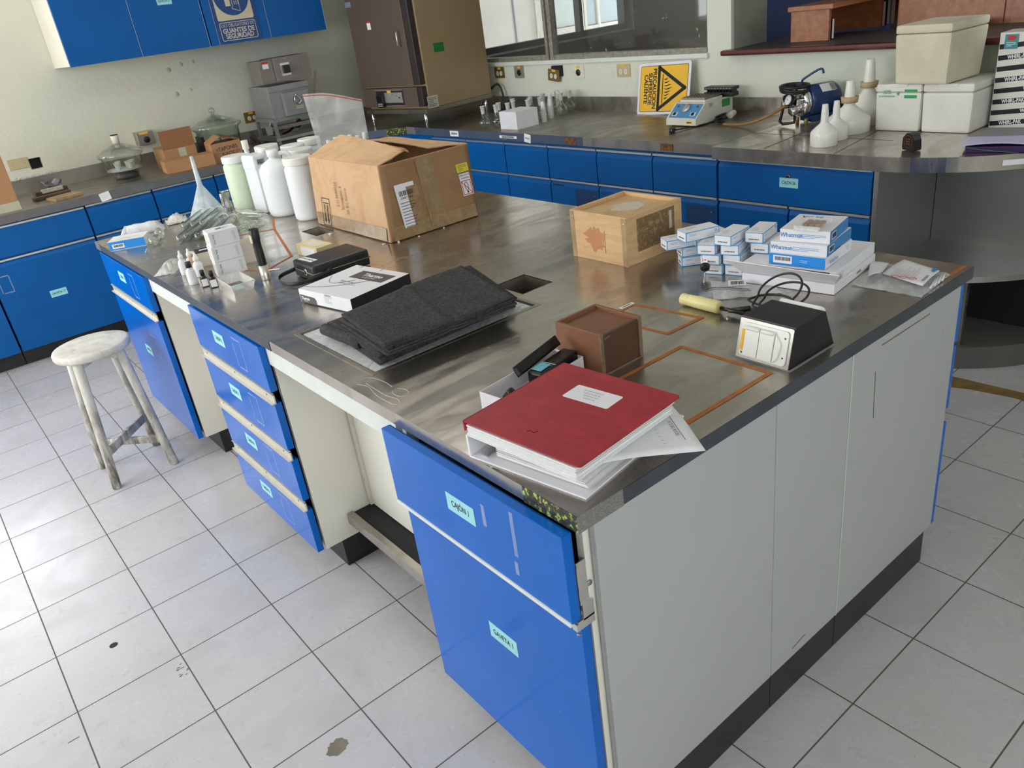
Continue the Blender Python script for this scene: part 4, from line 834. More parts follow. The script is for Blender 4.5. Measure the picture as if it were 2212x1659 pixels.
# the sign is turned a quarter clockwise: its own 'up' points right
G = F @ Matrix.Rotation(-PI/2, 4, 'Z') @ Matrix.Translation((0, 0, .0054))
m = MB(); m.text(G, 'PRECAUCION', .040, y=-.070, z=0, xs=.92, bold=.03); m.text(G, 'SUPERFICIE', .040, y=-.104, z=0, xs=.92, bold=.03); m.text(G, 'CALIENTE', .040, y=-.138, z=0, xs=.92, bold=.03); m.build('lettering', T, world=True)
m = MB(); A_, B_, C_ = (-.118, -.035), (.118, -.035), (0, .165)
def seg(m, p, q, w, Fm, mat='ink', t_=.0006):
    d = Vector(q)-Vector(p); L = d.length; a = math.atan2(d.y, d.x); m.box((-w/2, -w/2, 0), (L+w/2, w/2, t_), mat, w*.3, Fm @ Matrix.Translation((p[0], p[1], 0)) @ Matrix.Rotation(a, 4, 'Z'))
for p, q in ((A_, B_), (B_, C_), (C_, A_)): seg(m, p, q, .020, G)
m.box((-.082, -.008, 0), (.082, -.002, .0005), 'ink', 0, G)
for k in range(7):
    x0 = -.054+.018*k; h = .030+.012*(3-abs(k-3)); m.tube([G @ Vector((x0+.004*math.sin(u*5), .006+h*u, .0003)) for u in [i/6 for i in range(7)]], [.0006, .002, .003, .0032, .0026, .0016, .0005], 'ink', 5)
m.build('warning_triangle', T, world=True)
M['scuff'] = plain('grey_scuff', rgb(112, 106, 100), .6, var=.2)
for p, q, w_ in (((0.9658, 0.8436), (1.1883, 0.8432), 0.003), ((0.9439, 0.7833), (0.9512, 0.6577), 0.0025), ((0.6955, 0.1474), (0.6438, 0.1383), 0.003)):
    m = MB(); seg(m, (0, 0), (q[0]-p[0], q[1]-p[1]), w_, FY(p[0], p[1], .0017), 'scuff', .0005); m.build('scuff_mark', T_END, world=True)
# dry block heater
T = thing('dry_block_heater', 'white dry block heater with blue control face, in front of the yellow sign', 'heater', (2.82, 2.135, TB), 0)
M['beige_w'] = plain('off_white_enamel', rgb(220, 218, 205), .4, var=.03); M['panel_blue'] = plain('blue_control_face', rgb(84, 146, 196), .4, var=.03)
m = MB(); prof = [(0, .008), (.32, .008), (.32, .112), (.085, .112), (0, .040)]
m.prism(prof, .205, 'beige_w', fr((0, -.1, 0), (1, 0, 0), (0, 0, 1)) @ Matrix.Translation((0, 0, -.205))); m.build('housing', T)
for x in (.03, .29):
    for y in (-.08, .08): m = MB(); m.cyl((x, y, 0), (x, y, .009), .008, 'black', 12); m.build('foot', T)
sl = math.atan2(.072, .085); F = fr((.0425, .0, .077), (0, -1, 0), (math.cos(sl), 0, math.sin(sl)))
m = MB(); m.prism(rrect(.185, .095, .004), .0012, 'panel_blue', F)
for x in (-.062, .062): m.box((x-.016, -.036, .0012), (x+.016, -.012, .003), 'paper', 0, F); m.box((x-.009, -.033, .003), (x+.009, -.015, .006), 'black', .001, F)
for x in (-.066, .066): m.cyl(F @ Vector((x, .028, .001)), F @ Vector((x, .028, .004)), .007, 'rust', 14)
m.build('control_face', T, world=False)
m = MB(); m.cyl(F @ Vector((0, .008, .001)), F @ Vector((0, .008, .016)), .024, 'alu', 24); m.box((-.004, -.014, .016), (.004, .032, .022), 'alu', .002, F); m.build('dial', T)
m = MB(); m.box((.10, -.085, .1125), (.25, .085, .124), 'card_cream', .002); m.build('block_frame', T)
M['holes'] = plain('dark_hole', rgb(20, 18, 16), .8)
m = MB(); m.box((.105, -.08, .1245), (.245, .08, .134), 'steel_old')
for i in range(6):
    for j in range(7): m.cyl((.12+.022*i, -.068+.0225*j, .1338), (.12+.022*i, -.068+.0225*j, .1345), .0075, 'holes', 10)
m.build('aluminium_block', T)
m = MB(); m.card(fr((.26, -.1003, .085), (1, 0, 0), (0, 0, 1)), .07, .04, plain('green_tag', rgb(60, 150, 80), .5)); m.card(fr((.13, -.1003, .095), (1, 0, 0), (0, 0, 1)), .03, .02, 'alu'); m.card(fr((.18, -.1003, .095), (1, 0, 0), (0, 0, 1)), .035, .022, 'card_white'); m.build('label_sticker', T)
m = MB(); F2 = fr((-.0006, -.055, .024), (0, -1, 0), (0, 0, 1)); m.card(F2, .04, .013, 'yellow'); m.lines(F2, .03, 1, .01, 'ink', t=.005); m.build('orange_label', T)
m = MB(); m.tube([(3.09, 2.02, TB+.02), (3.02, 1.99, TB+.012), (2.93, 2.0, TB+.008), (2.86, 2.03, TB+.006), (2.78, 2.06, TB+.006), (2.70, 2.075, TB+.008)], .0038, 'black', 8, sub=5)
for k in range(4): m.tube([(2.96+.04*math.cos(a)+.004*k, 1.985+.018*math.sin(a), TB+.014+.008*k+.008*math.sin(a+k)) for a in [2*PI*i/16 for i in range(16)]], .0038, 'black', 7, closed=True)
m.box((-.02, -.015, 0), (.02, .015, .026), 'black', .006, FZ(2.68, 2.08, TB+.001, .4))
for dy in (-.006, .006): m.box((-.034, dy-.001, .012), (-.02, dy+.001, .018), 'chrome', 0, FZ(2.68, 2.08, TB+.001, .4))
m.cyl((3.03, 1.97, TB+.024), (3.09, 1.99, TB+.03), .016, 'frost', 12)
m.build('power_cord', T, world=True)
T = thing('tube_rack', 'black plastic rack lying on top of the white dry block heater', 'rack', (3.118, 2.10, TB+.1130), 0)
m = MB(); m.box((-.03, -.10, 0), (.03, .09, .022), 'black', .002); m.box((-.028, -.10, .034), (.035, .09, .05), 'black', .002)
for k in range(9): m.box((-.02, -.095+.021*k, .02), (.02, -.092+.021*k, .036), 'black')
m.build('frame', T); m = MB()
for k in range(9): m.box((-.0295, -.09+.02*k, .04), (-.0285, -.078+.02*k, .044), 'greyink')
m.build('markings', T)
# vacuum pump
T = thing('vacuum_pump', 'dark blue vacuum pump with chrome head and pressure gauge on the back bench', 'pump', (3.03, 1.50, TB), math.radians(-22))
M['pumpblue'] = plain('dark_blue_paint', rgb(26, 56, 108), .25, var=.1)
m = MB(); m.lathe([(0, 0), (.068, 0), (.075, .008), (.075, .15), (.066, .165), (.05, .175), (0, .177)], 'pumpblue', 32, Matrix.Translation((-.02, 0, .105)) @ Matrix.Rotation(PI/2, 4, 'Y')); m.card(fr((.07, -.050, .162), (1, 0, 0), (0, .68, .73)), .075, .045, 'paper', .001); m.card(fr((.07, -.0505, .1625), (1, 0, 0), (0, .68, .73)), .03, .04, 'alu', .0015, .03); m.build('motor', T)
m = MB(); m.box((-.01, -.05, .008), (.13, .05, .04), 'pumpblue', .004); m.build('base', T)
for x in (-.035, .12): m = MB(); m.cyl((x, -.035, 0), (x, -.035, .03), .009, 'brass', 12); m.cyl((x, .035, 0), (x, .035, .03), .009, 'brass', 12); m.build('rubber_foot', T)
m = MB(); m.lathe([(0, 0), (.05, 0), (.066, .006), (.066, .014), (.061, .016), (.066, .02), (.066, .036), (0, .036)], 'chrome', 28, Matrix.Translation((-.056, 0, .105)) @ Matrix.Rotation(PI/2, 4, 'Y'))
for k in range(4):
    a = PI/4+k*PI/2; m.cyl((-.064, .045*math.cos(a), .105+.045*math.sin(a)), (-.054, .045*math.cos(a), .105+.045*math.sin(a)), .008, 'screw', 8)
m.box((-.085, -.03, .09), (-.055, .035, .125), 'chrome', .006); m.cyl((-.115, -.02, .07), (-.06, -.02, .085), .022, 'chrome', 18); m.cyl((-.12, .045, .10), (-.06, .02, .10), .02, 'chrome', 18); m.build('pump_head', T)
m = MB(); G = fr((-.11, .01, .125), (0, -1, 0), (.35, 0, 1)); m.cyl(G @ Vector((0, 0, -.02)), G @ Vector((0, 0, 0)), .028, 'black', 26); m.cyl(G @ Vector((0, 0, 0)), G @ Vector((0, 0, .001)), .0235, 'paper', 26); m.box((-.013, -.001, .0012), (.005, .001, .0016), 'ink', 0, G @ Matrix.Rotation(-.5, 4, 'Z'))
for k in range(9): a = PI*(-.25+1.5*k/8); m.box((.016, -.0006, .0011), (.02, .0006, .0014), 'ink', 0, G @ Matrix.Rotation(a, 4, 'Z'))
m.build('gauge', T)
m = MB(); m.tube([(-.04, 0, .17), (-.04, 0, .20), (-.035, -.01, .215), (.0, -.06, .25), (.01, -.085, .255), (.014, -.09, .235)], .0055, 'pumpblue', 8, sub=4); m.build('carry_handle', T)
m = MB(); m.tube([(-.06+.062*math.cos(a*1.0)*(1+.06*math.sin(a*.37)), .03+.072*math.sin(a)*(1+.05*math.cos(a*.5)), .175+.012*math.sin(a*.45)+.006*math.cos(a*.9)) for a in [i*2*PI/18 for i in range(18*4)]]+[(-.0, .06, .16), (-.08, .085, .13), (-.10, .07, .06), (-.12, .06, .02), (-.13, .02, .012), (-.10, -.03, .02), (-.09, -.02, .05)], .0075, 'black', 8); m.build('black_hose', T)
M['amber'] = plain('amber_rubber_hose', rgb(150, 112, 60), .4, var=.1)
m = MB(); m.tube([(2.93, 1.56, TB+.10), (2.88, 1.62, TB+.06), (2.86, 1.70, TB+.03), (2.87, 1.80, TB+.012), (2.88, 1.90, TB+.009)], .007, 'amber', 8, sub=5); m.build('amber_hose', T, world=True)
# buchner funnels upside down
def buchner(x, y, R, hb, H, lab, stopper):
    T = thing('buchner_funnel', lab, 'funnel', (x, y, TB)); rs = R*.22+.004
    m = MB(); m.lathe([(R-.004, .0), (R, .003), (R, hb), (R*.93, hb+.010), (rs+.006, hb+(H-hb)*.32), (rs, hb+(H-hb)*.38)], 'porcelain', 36); m.build('cup', T, recalc=False)
    m = MB(); m.lathe([(rs, hb+(H-hb)*.38), (rs*.92, hb+(H-hb)*.7), (rs*.75, H-.008), (rs*.72, H), (rs*.45, H), (rs*.4, H-.02), (0, H-.02)], 'porcelain', 20); m.build('stem', T, recalc=False)
    if stopper: z = hb+(H-hb)*.42; m = MB(); m.lathe([(rs+.0005, z), (rs+.010, z), (rs+.014, z+.026), (rs+.0005, z+.026)], 'amber2', 22); m.build('rubber_stopper', T, recalc=False)
M['amber2'] = plain('tan_rubber', rgb(190, 168, 128), .6, var=.05)
buchner(2.575, 1.135, .058, .052, .172, 'white porcelain Buchner funnel standing nearest the bench edge', False); buchner(2.70, 1.155, .054, .05, .165, 'white porcelain Buchner funnel second from the bench edge', False)
buchner(2.858, 1.185, .093, .060, .225, 'wide porcelain Buchner funnel with tan stopper and slanted tip', True); buchner(3.075, 1.215, .105, .07, .285, 'tallest Buchner funnel with tan stopper, next to the foam coolers', True)
# foam coolers
t = NT('expanded_foam'); v = t.coord(); n = t.noise(v, 90, 2); n2 = t.noise(v, 5, 3); t.set(Base_Color=t.ramp(n2, [(.3, rgb(226, 224, 216)), (.7, rgb(240, 239, 234))]), Roughness=.8); t.bump(n, .25, .002); M['foam'] = t.m
t = NT('yellowed_foam'); v = t.coord(); n = t.noise(v, 90, 2); n2 = t.noise(v, 4, 4); t.set(Base_Color=t.ramp(n2, [(.3, rgb(206, 198, 172)), (.7, rgb(228, 222, 200))]), Roughness=.85); t.bump(n, .3, .002); M['foam_old'] = t.m
def cooler(lab, loc, rz, w, d, h, mat, taper=1.04, grp=None, notch=True):
    T = thing('foam_cooler', lab, 'cooler', loc, rz)
    m = MB(); m.box((-d/2, -w/2, 0), (d/2, w/2, h-.035), mat, .012, None, taper); m.build('body', T)
    m = MB(); m.box((-d/2*taper, -w/2*taper, h-.034), (d/2*taper, w/2*taper, h), mat, .010)
    if notch: m.box((-d/2*taper-.004, -.04, h-.012), (-d/2*taper+.01, .04, h+.001), mat, .002)
    m.build('lid', T); return T
T = cooler('white foam cooler with green refrigerate print, lower left of the three', (3.04, .985, TB), 0, .195, .27, .20, 'foam')
m = MB(); F = fr((-.1403, 0, .168), (0, -1, 0), (0, 0, 1)); m.card(F, .055, .010, 'green', .0006, .055, .005); m.card(F, .055, .013, 'green', .0006, .055, -.020)
for k, (s_, sz, yy) in enumerate((('REFRIGERATE', .011, -.018), ('DO NOT', .009, -.006), ('FREEZE', .009, .004))): m.text(F, s_, sz, 'green', -.05, yy, .0006, 1.1, .01, PI)
for k in range(3): m.box((-.009, -.001, 0), (.009, .001, .0006), 'green', 0, F @ Matrix.Translation((.0, -.008, 0)) @ Matrix.Rotation(k*PI/3, 4, 'Z'))
m.build('green_print', T)
cooler('plain white foam cooler, lower right of the three', (3.045, .775, TB), 0, .20, .28, .20, 'foam')
cooler('big yellowed foam cooler stacked on top of the two white ones', (2.995, .868, TB+.203), math.radians(-5), .225, .26, .235, 'foam_old', 1.08, notch=False)
T = thing('tape_measure', 'black tape measure with orange rim on the rounded steel bench end', 'tape measure', (2.565, .745, TB), math.radians(-25))
m = MB(); m.prism([(-.030, .003), (.032, .003), (.036, .010), (.032, .045), (.018, .066), (-.012, .068), (-.032, .05), (-.034, .015)], .034, 'black', fr((.017, 0, 0), (0, -1, 0), (0, 0, 1))); m.build('case', T)
m = MB(); G = fr((-.017, 0, .034), (0, -1, 0), (0, 0, 1)); m.tube([(-.0175+0*a, -.024*math.cos(a), .036+.024*math.sin(a)) for a in [2*PI*i/20 for i in range(20)]], .0012, 'rust', 5, closed=True)
for k in range(3): m.box((-.0185, -.012, .026+.009*k), (-.0172, .012, .030+.009*k), 'rust')
m.build('badge', T)
# purple notebook and papers
M['purple'] = plain('purple_cover', rgb(62, 34, 84), .35, var=.1); M['lilac'] = plain('lilac_printed_sheet', rgb(196, 190, 226), .5, var=.04)
T = thing('notebook', 'purple hardback notebook with lilac sheet and green ribbon, right bench end', 'notebook', (2.66, .46, TB), math.radians(18))
m = MB(); m.box((-.085, -.13, 0), (.09, .11, .003), 'purple'); m.box((-.08, -.128, .003), (.085, .105, .026), 'purple', .003); m.build('cover', T)
m = MB(); m.sheet(lambda u, v: (-.09+.18*u, -.13+.25*v, .030+.010*math.sin(3*v)*(1-u)), 8, 10, 'lilac', .002); m.build('loose_sheet', T)
m = MB(); m.sheet(lambda u, v: (-.088+.007*u-.012*math.sin(3*v), .10-.17*v, .024-.021*v+.001), 2, 12, 'green', .0008); m.build('ribbon', T)
T = thing('paper_pad', 'grey-edged pad of papers lying behind the purple notebook', 'papers', (2.86, .50, TB), math.radians(12))
m = MB(); m.box((-.10, -.13, 0), (.10, .10, .018), 'card_white', .002); m.build('pages', T); m = MB(); m.box((-.102, -.132, .0185), (.102, .102, .0205), 'greyink'); m.build('cover', T)
# whirl-pak cartons
t = NT('striped_card'); M['wp'] = plain('white_printed_carton', rgb(226, 224, 216), .6, var=.03)
def whirl(lab, loc, rz, w, d, h, n, sticker):
    T = thing('striped_carton', lab, 'box', loc, rz); m = MB(); m.box((-d/2, -w/2, 0), (d/2, w/2, h), 'wp', .002); m.build('body', T)
    m = MB()
    for k in range(n):
        z = .035+k*.043; F = fr((-d/2-.0004, 0, z), (0, -1, .0), (0, 0, 1)) @ Matrix.Rotation(.10, 4, 'Z')
        m.box((-w/2*.99, -.0095, 0), (w/2*.99, .0095, .0003), 'ink', 0, F); x = w/2-.04-.05*(k % 2); 
        while x > -w/2+.03: m.text(F, 'WHIRL-PAK', .0215, 'paper', x, -.0005, .0006, .75, .03); x -= .125
    m.build('printed_bands', T)
    if sticker:
        m = MB(); F = fr((-d/2-.0012, w/2-.045, h-.035), (0, -1, 0), (0, 0, 1)); m.card(F, .05, .055, plain('teal_sticker', rgb(30, 132, 140), .4), .0008); m.prism([(.017*math.cos(a), .009*math.sin(a)+.014) for a in [2*PI*i/20 for i in range(20)]], .0012, 'red', F); m.lines(F, .036, 3, .006, 'paper', y=-.004, z=.0009, t=.002); m.build('teal_sticker', T)
whirl('white carton with black WHIRL-PAK bands and teal sticker on the right', (3.10, .47, TB), math.radians(0), .37, .12, .372, 8, True)
whirl('second WHIRL-PAK banded carton standing on the lower one, at the photo edge', (3.10, .40, TB+.3725), 0, .33, .12, .35, 8, False)
# ---------------------------------------------------------------- furniture seen through the pass-through
t = NT('reddish_wood'); v = t.coord(scale=(1, 1, 1)); v2 = t.coord(scale=(1, 8, 8)); n = t.noise(v2, 4, 5, .6, .6); t.set(Base_Color=t.ramp(n, [(.3, rgb(140, 84, 50)), (.7, rgb(176, 114, 74))]), Roughness=.35); M['woodred'] = t.m
T = thing('bookshelf', 'low reddish wooden shelf unit standing beyond the pass-through', 'shelf', (3.9, 1.73, 1.25))
m = MB(); m.box((3.38, 1.60, 1.40), (4.9, 1.86, 1.425), 'woodred', .004); m.build('top', T, world=True)
for x in (3.40, 3.92, 4.30, 4.85): m = MB(); m.box((x, 1.63, 1.251), (x+.02, 1.85, 1.40), 'woodred'); m.build('divider', T, world=True)
m = MB(); m.box((3.42, 1.84, 1.251), (4.85, 1.85, 1.40), 'woodred'); m.build('back', T, world=True)
def bookthing(lab, x, y, w, d, h, mat, rx=0):
    T = thing('book', lab, 'book', (x, y, 1.2515)); m = MB(); m.box((-w/2, -d/2, 0), (w/2, d/2, h), mat, .001); m.build('cover', T); m = MB(); m.box((-w/2+.002, -d/2-.0006, .003), (w/2-.002, -d/2, h-.003), 'paper'); m.build('pages', T)
bookthing('thin dark book at the shelf opening beyond the pass-through', 3.45, 1.71, .02, .15, .10, 'black'); bookthing('white folder in the second compartment of the far shelf', 3.97, 1.72, .03, .16, .125, 'paper'); bookthing('blue binder in the second compartment of the far shelf', 4.07, 1.72, .04, .16, .14, M['panel_blue']); bookthing('black binder between the white and blue ones on the far shelf', 4.02, 1.72, .03, .16, .13, 'black')
T = thing('side_cabinet', 'brown wooden cabinet at the right of the room beyond', 'cabinet', (3.9, .85, 0))
m = MB(); m.box((3.75, .45, 0), (4.5, 1.45, 1.75), 'woodred', .004); m.build('body', T, world=True)
m = MB(); m.box((3.742, .46, .1), (3.7495, .9, 1.74), 'woodred', .002); m.build('door', T, world=True); m = MB(); m.box((3.742, .93, .1), (3.7495, 1.44, 1.74), 'woodred', .002); m.build('door', T, world=True)
T = thing('paper_stack', 'pile of loose papers lying on the dark ledge beyond the pass-through', 'papers', (3.6, 1.1, 1.2515))
m = MB()
for k in range(8): m.box((-.10-.004*k, -.12, .004*k), (.10-.004*k, .12+.005*(k % 3), .004*k+.003), 'card_white' if k % 2 else 'greyink')
m.build('sheets', T)
# ---------------------------------------------------------------- stool
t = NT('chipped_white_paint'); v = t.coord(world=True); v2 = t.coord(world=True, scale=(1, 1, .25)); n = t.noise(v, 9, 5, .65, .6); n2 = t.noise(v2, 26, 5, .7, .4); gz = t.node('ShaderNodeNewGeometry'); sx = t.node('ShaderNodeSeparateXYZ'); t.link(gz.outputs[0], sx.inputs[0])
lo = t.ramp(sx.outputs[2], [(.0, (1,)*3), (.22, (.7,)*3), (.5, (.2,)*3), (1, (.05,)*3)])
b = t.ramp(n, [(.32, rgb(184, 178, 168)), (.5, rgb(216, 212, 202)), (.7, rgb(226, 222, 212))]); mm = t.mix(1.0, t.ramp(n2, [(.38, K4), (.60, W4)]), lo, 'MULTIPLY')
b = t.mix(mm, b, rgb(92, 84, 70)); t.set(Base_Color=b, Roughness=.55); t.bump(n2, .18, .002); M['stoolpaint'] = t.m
T = thing('stool', 'round white painted wooden stool, chipped and grimy, beside the island', 'stool', (-.24, 2.735, 0))
m = MB(); m.lathe([(0, 0), (.140, 0), (.149, .003), (.1525, .010), (.1525, .024), (.148, .031), (.142, .033), (.10, .032), (0, .031)], 'stoolpaint', 44, Matrix.Translation((-.002, -.01, .573))); m.build('seat', T)
m = MB()
for a in (PI/4, -PI/4): m.box((-.115, -.011, .535), (.115, .011, .573), 'stoolpaint', .003, Matrix.Rotation(a, 4, 'Z') @ Matrix.Translation((0, 0, 0 if a > 0 else -.0)))
m.build('seat_bearer', T)
for dx, dy in ((-.125, -.122), (-.125, .128), (.125, -.118), (.122, .14)):
    m = MB(); m.cyl((dx, dy, .001), (dx*.66, dy*.66, .572), .0185, 'stoolpaint', 18, .0195); m.build('leg', T)
m = MB(); m.box((-.15, -.008, -.02), (.15, .008, .02), 'stoolpaint', .003, Matrix.Translation((0, 0, .165)) @ Matrix.Rotation(math.radians(46), 4, 'Z')); m.build('stretcher', T)
m = MB(); m.box((-.15, -.008, -.016), (.15, .008, .016), 'stoolpaint', .003, Matrix.Translation((0, 0, .132)) @ Matrix.Rotation(math.radians(-45), 4, 'Z')); m.build('stretcher', T)
# ---------------------------------------------------------------- near corner: binders, tray, brown box
M['redcover'] = None
t = NT('red_cloth_cover'); v = t.coord(); n = t.noise(v, 26, 6, .75, .6); n2 = t.noise(v, 5, 3); b = t.ramp(n, [(.35, rgb(146, 26, 38)), (.6, rgb(166, 34, 48)), (.78, rgb(186, 62, 74))]); t.set(Base_Color=b, Roughness=.5); t.bump(n, .15, .001); M['redcover'] = t.m
T = thing('ring_binder', 'white ring binder stuffed with papers, bottom of the pile at the near corner', 'binder', (.178, .185, TT), math.radians(9.5))
m = MB(); m.box((-.16, -.137, 0), (.16, .137, .004), 'card_white', .001); m.box((-.16, .133, .004), (.16, .1385, .048), 'card_white', .001); m.build('cover', T)
m = MB(); m.raw([(-.16, -.12, .030), (.155, -.12, .030), (.155, .133, .050), (-.16, .133, .050), (-.16, -.12, .033), (.155, -.12, .033), (.155, .133, .053), (-.16, .133, .053)], [(3, 2, 1, 0), (4, 5, 6, 7), (0, 1, 5, 4), (1, 2, 6, 5), (2, 3, 7, 6), (3, 0, 4, 7)], 'card_white'); m.build('cover', T)
m = MB(); r = random.Random(5)
for k in range(13):
    z = .006+.0017*k; j = .004*r.random(); m.box((-.135-j, -.128+.0016*k, z), (.145+j, .085, z+.0013), 'paper' if k % 4 else 'card_cream')
m.build('papers', T)
for x in (-.10, 0, .10): m = MB(); m.tube([(x+0, .108+.016*math.cos(a), .022+.017*math.sin(a)) for a in [2*PI*i/14 for i in range(14)]], .0018, 'chrome', 6, closed=True); m.build('ring', T)
m = MB(); m.box((-.15, .098, .004), (.12, .118, .008), 'chrome', .001); m.build('ring_bar', T)
T = thing('loose_sheet', 'printed white sheet sticking out of the binder pile towards the right', 'paper', (.20, .10, TT+.0535), math.radians(-28))
m = MB(); m.sheet(lambda u, v: (-.11+.23*u, -.12+.20*v, .0005-.020*max(0, u-.45)-.014*max(0, .45-v)*2*u), 12, 10, 'paper', .0006); m.build('sheet', T)
m = MB(); F = FZ(.06, -.03, -.006, math.radians(90)) @ Matrix.Rotation(.03, 4, 'X') @ Matrix.Rotation(-.10, 4, 'Y'); m.text(F, 'ES S.A. DE C.V.', .009, z=.001, x=-.02, y=-.03, xs=.8); m.box((-.06, -.037, .001), (.04, -.0362, .0013), 'ink', 0, F)
for k in range(7): m.box((-.06+.011*k, .0, .001), (-.0595+.011*k, .05, .0013), 'ink', 0, F); m.lines(F, .008, 4, .006, 'greyink', x=-.054+.011*k, y=.045, z=.0011)
m.build('printing', T)
T = thing('red_binder', 'red hardback binder with a handwritten white label, on top of the pile', 'binder', (.1445, .157, TT+.0535), math.radians(5.8))
m = MB(); r = random.Random(8)
for k in range(16):
    z = .0006+.0016*k; j = .006*r.random(); m.box((-.137-j, -.127-.004*r.random(), z), (.128, .135, z+.0014), 'paper' if k not in (8, 9, 12) else 'card_cream')
m.build('papers', T)
for k, (c_, z) in enumerate(((rgb(40, 60, 130), .0262), (rgb(170, 60, 40), .0275), (rgb(20, 90, 70), .0288))):
    m = MB(); m.box((-.10, -.136+.002*k, z), (.138, .12, z+.0010), plain('divider_%d' % k, c_, .5)); m.build('divider', T)
m = MB(); F0 = Matrix.Translation((0, 0, .0305)); m.prism(rrect(.282, .282, .006), .003, 'redcover', F0); m.box((-.141, .139, .012), (.141, .1425, .0335), 'redcover', .001); m.build('cover', T)
m = MB(); G = FZ(.055, -.005, .0336, math.radians(-88)); m.prism(rrect(.105, .052, .004), .0005, 'card_white', G)
for k in range(4): m.tube([G @ Vector((-.030+.006*k+.0016*i, .014-.009*k+.0022*math.sin(i*1.9+k)*math.cos(i*.7), .0007)) for i in range(30-4*k)], .00035, 'greyink', 4)
m.build('label_sticker', T)
m = MB(); m.tube([(-.105, .012, .0338), (-.10, .006, .0338), (-.102, -.002, .0338), (-.094, -.006, .0338)], .0008, 'ink', 5, sub=3); m.build('pen_mark', T)
T = thing('card_tray', 'shallow white card box without lid beside the red binder', 'tray', (.262, .408, TT), math.radians(7))
m = MB(); open_box(m, -.125, .115, -.045, .040, .04, 'card_white', .0015); m.build('body', T)
T = thing('glasses_case', 'open black case with pale blue lining lying in the white card tray', 'case', (.308, .402, TT+.018), math.radians(12))
m = MB(); m.box((-.066, -.026, .0), (.068, .014, .034), 'black_gloss', .005); m.build('body', T)
m = MB(); m.sheet(lambda u, v: (-.090+.155*u, .018+.014*v, .030+.020*v+.012*u), 10, 4, 'black_gloss', .003); m.build('lid', T)
m = MB(); m.box((-.055, -.016, .0345), (-.02, .010, .037), plain('pale_blue_foam', rgb(120, 196, 214), .7), .001); m.build('lining', T); m = MB(); m.box((-.015, -.024, .0345), (-.0135, .012, .0355), 'paper'); m.build('white_rim', T)
m = MB(); m.lathe([(0, 0), (.009, 0), (.0125, .012), (.0125, .016), (.0145, .017), (.0145, .024), (0, .026)], 'black', 20); single(m, 'rubber_stopper', 'black rubber stopper in the near end of the white card tray', 'stopper', (.175, .402, TT+.014), (.9, .5, .3))
M['brownpaint'] = plain('brown_painted_wood', rgb(128, 84, 58), .5, var=.12, scale=8); M['rawedge'] = plain('chipped_wood_edge', rgb(126, 104, 80), .7, var=.3, scale=60)
T = thing('wooden_box', 'small brown painted wooden box with sliding lid next to the red binder', 'box', (.452, .398, TT), math.radians(1))
X0, X1, Y0, Y1, H_ = -.064, .066, -.070, .070, .10
m = MB(); m.box((X0, Y0, 0), (X0+.008, Y1, H_), 'brownpaint', .001); m.box((X1-.008, Y0, 0), (X1, Y1, H_), 'brownpaint', .001); m.box((X0+.008, Y1-.007, 0), (X1-.008, Y1, H_), 'brownpaint'); m.box((X0+.008, Y0+.002, 0), (X1-.008, Y0+.009, H_-.006), plain('shaded_brown_panel', rgb(88, 58, 42), .5, var=.12)); m.box((X0+.008, Y0+.009, 0), (X1-.008, Y1-.007, .006), 'brownpaint'); m.build('body', T)  # recess panel in darker brown: shade of the -y side put into the paint
m = MB(); m.box((X0-.001, Y0-.002, 0), (X0+.009, Y0+.0015, H_), 'rawedge', .001); m.box((X1-.009, Y0-.002, 0), (X1+.001, Y0+.0015, H_), 'rawedge', .001); m.box((X0+.009, Y0-.0005, .0), (X1-.009, Y0+.0015, .003), 'rawedge'); m.build('edge_post', T)
m = MB(); m.box((X0+.008, Y0+.006, H_-.014), (X1-.008, Y1-.007, H_-.009), 'brownpaint'); m.build('lid', T)
m = MB(); m.sheet(lambda u, v: (X0+.014+.018*u, Y0+.001-.002*u, .083+.004*v+.004*u), 3, 2, 'rawedge', .001); m.build('splinter', T)
t = NT('pale_wood'); v2 = t.coord(scale=(3, 3, 20)); v = t.coord(); n = t.noise(v2, 3, 5, .6, .5); n2 = t.noise(v, 9, 6, .7, 1.0); b = t.ramp(n, [(.3, rgb(196, 156, 110)), (.7, rgb(218, 182, 136))]); b = t.mix(t.ramp(n2, [(.60, K4), (.66, (.75,)*3)]), b, rgb(186, 138, 96)); t.set(Base_Color=b, Roughness=.5); M['palewood'] = t.m
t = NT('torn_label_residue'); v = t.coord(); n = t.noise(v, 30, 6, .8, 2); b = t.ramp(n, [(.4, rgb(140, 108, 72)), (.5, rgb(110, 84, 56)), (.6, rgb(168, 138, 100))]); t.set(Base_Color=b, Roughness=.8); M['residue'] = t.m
T = thing('wooden_box', 'larger pale wooden box with recessed lid, torn paper stuck on it', 'box', (1.083, .905, TT), 0)
X0, X1, Y0, Y1, H_ = -.124, .124, -.12, .12, .15
m = MB(); m.box((X0, Y0, 0), (X0+.012, Y1, H_), 'palewood', .001); m.box((X1-.012, Y0, 0), (X1, Y1, H_), 'palewood', .001); m.box((X0+.012, Y1-.01, 0), (X1-.012, Y1, H_), 'palewood', .001); m.box((X0+.012, Y0, 0), (X1-.012, Y0+.01, H_), 'palewood', .001); m.box((X0+.012, Y0+.01, 0), (X1-.012, Y1-.01, .01), 'palewood'); m.build('body', T)
m = MB(); m.box((X0+.012, Y0+.01, H_-.020), (X1-.012, Y1-.01, H_-.012), 'palewood'); lid = m.build('lid', T)
def blot(seed, rx, ry, n=26, jag=.45):
    r = random.Random(seed); return [(rx*math.cos(a)*(1-jag*r.random()), ry*math.sin(a)*(1-jag*r.random())) for a in [2*PI*i/n for i in range(n)]]
M['whitish'] = plain('whitish_scrape', rgb(206, 196, 178), .8, var=.15, scale=50)
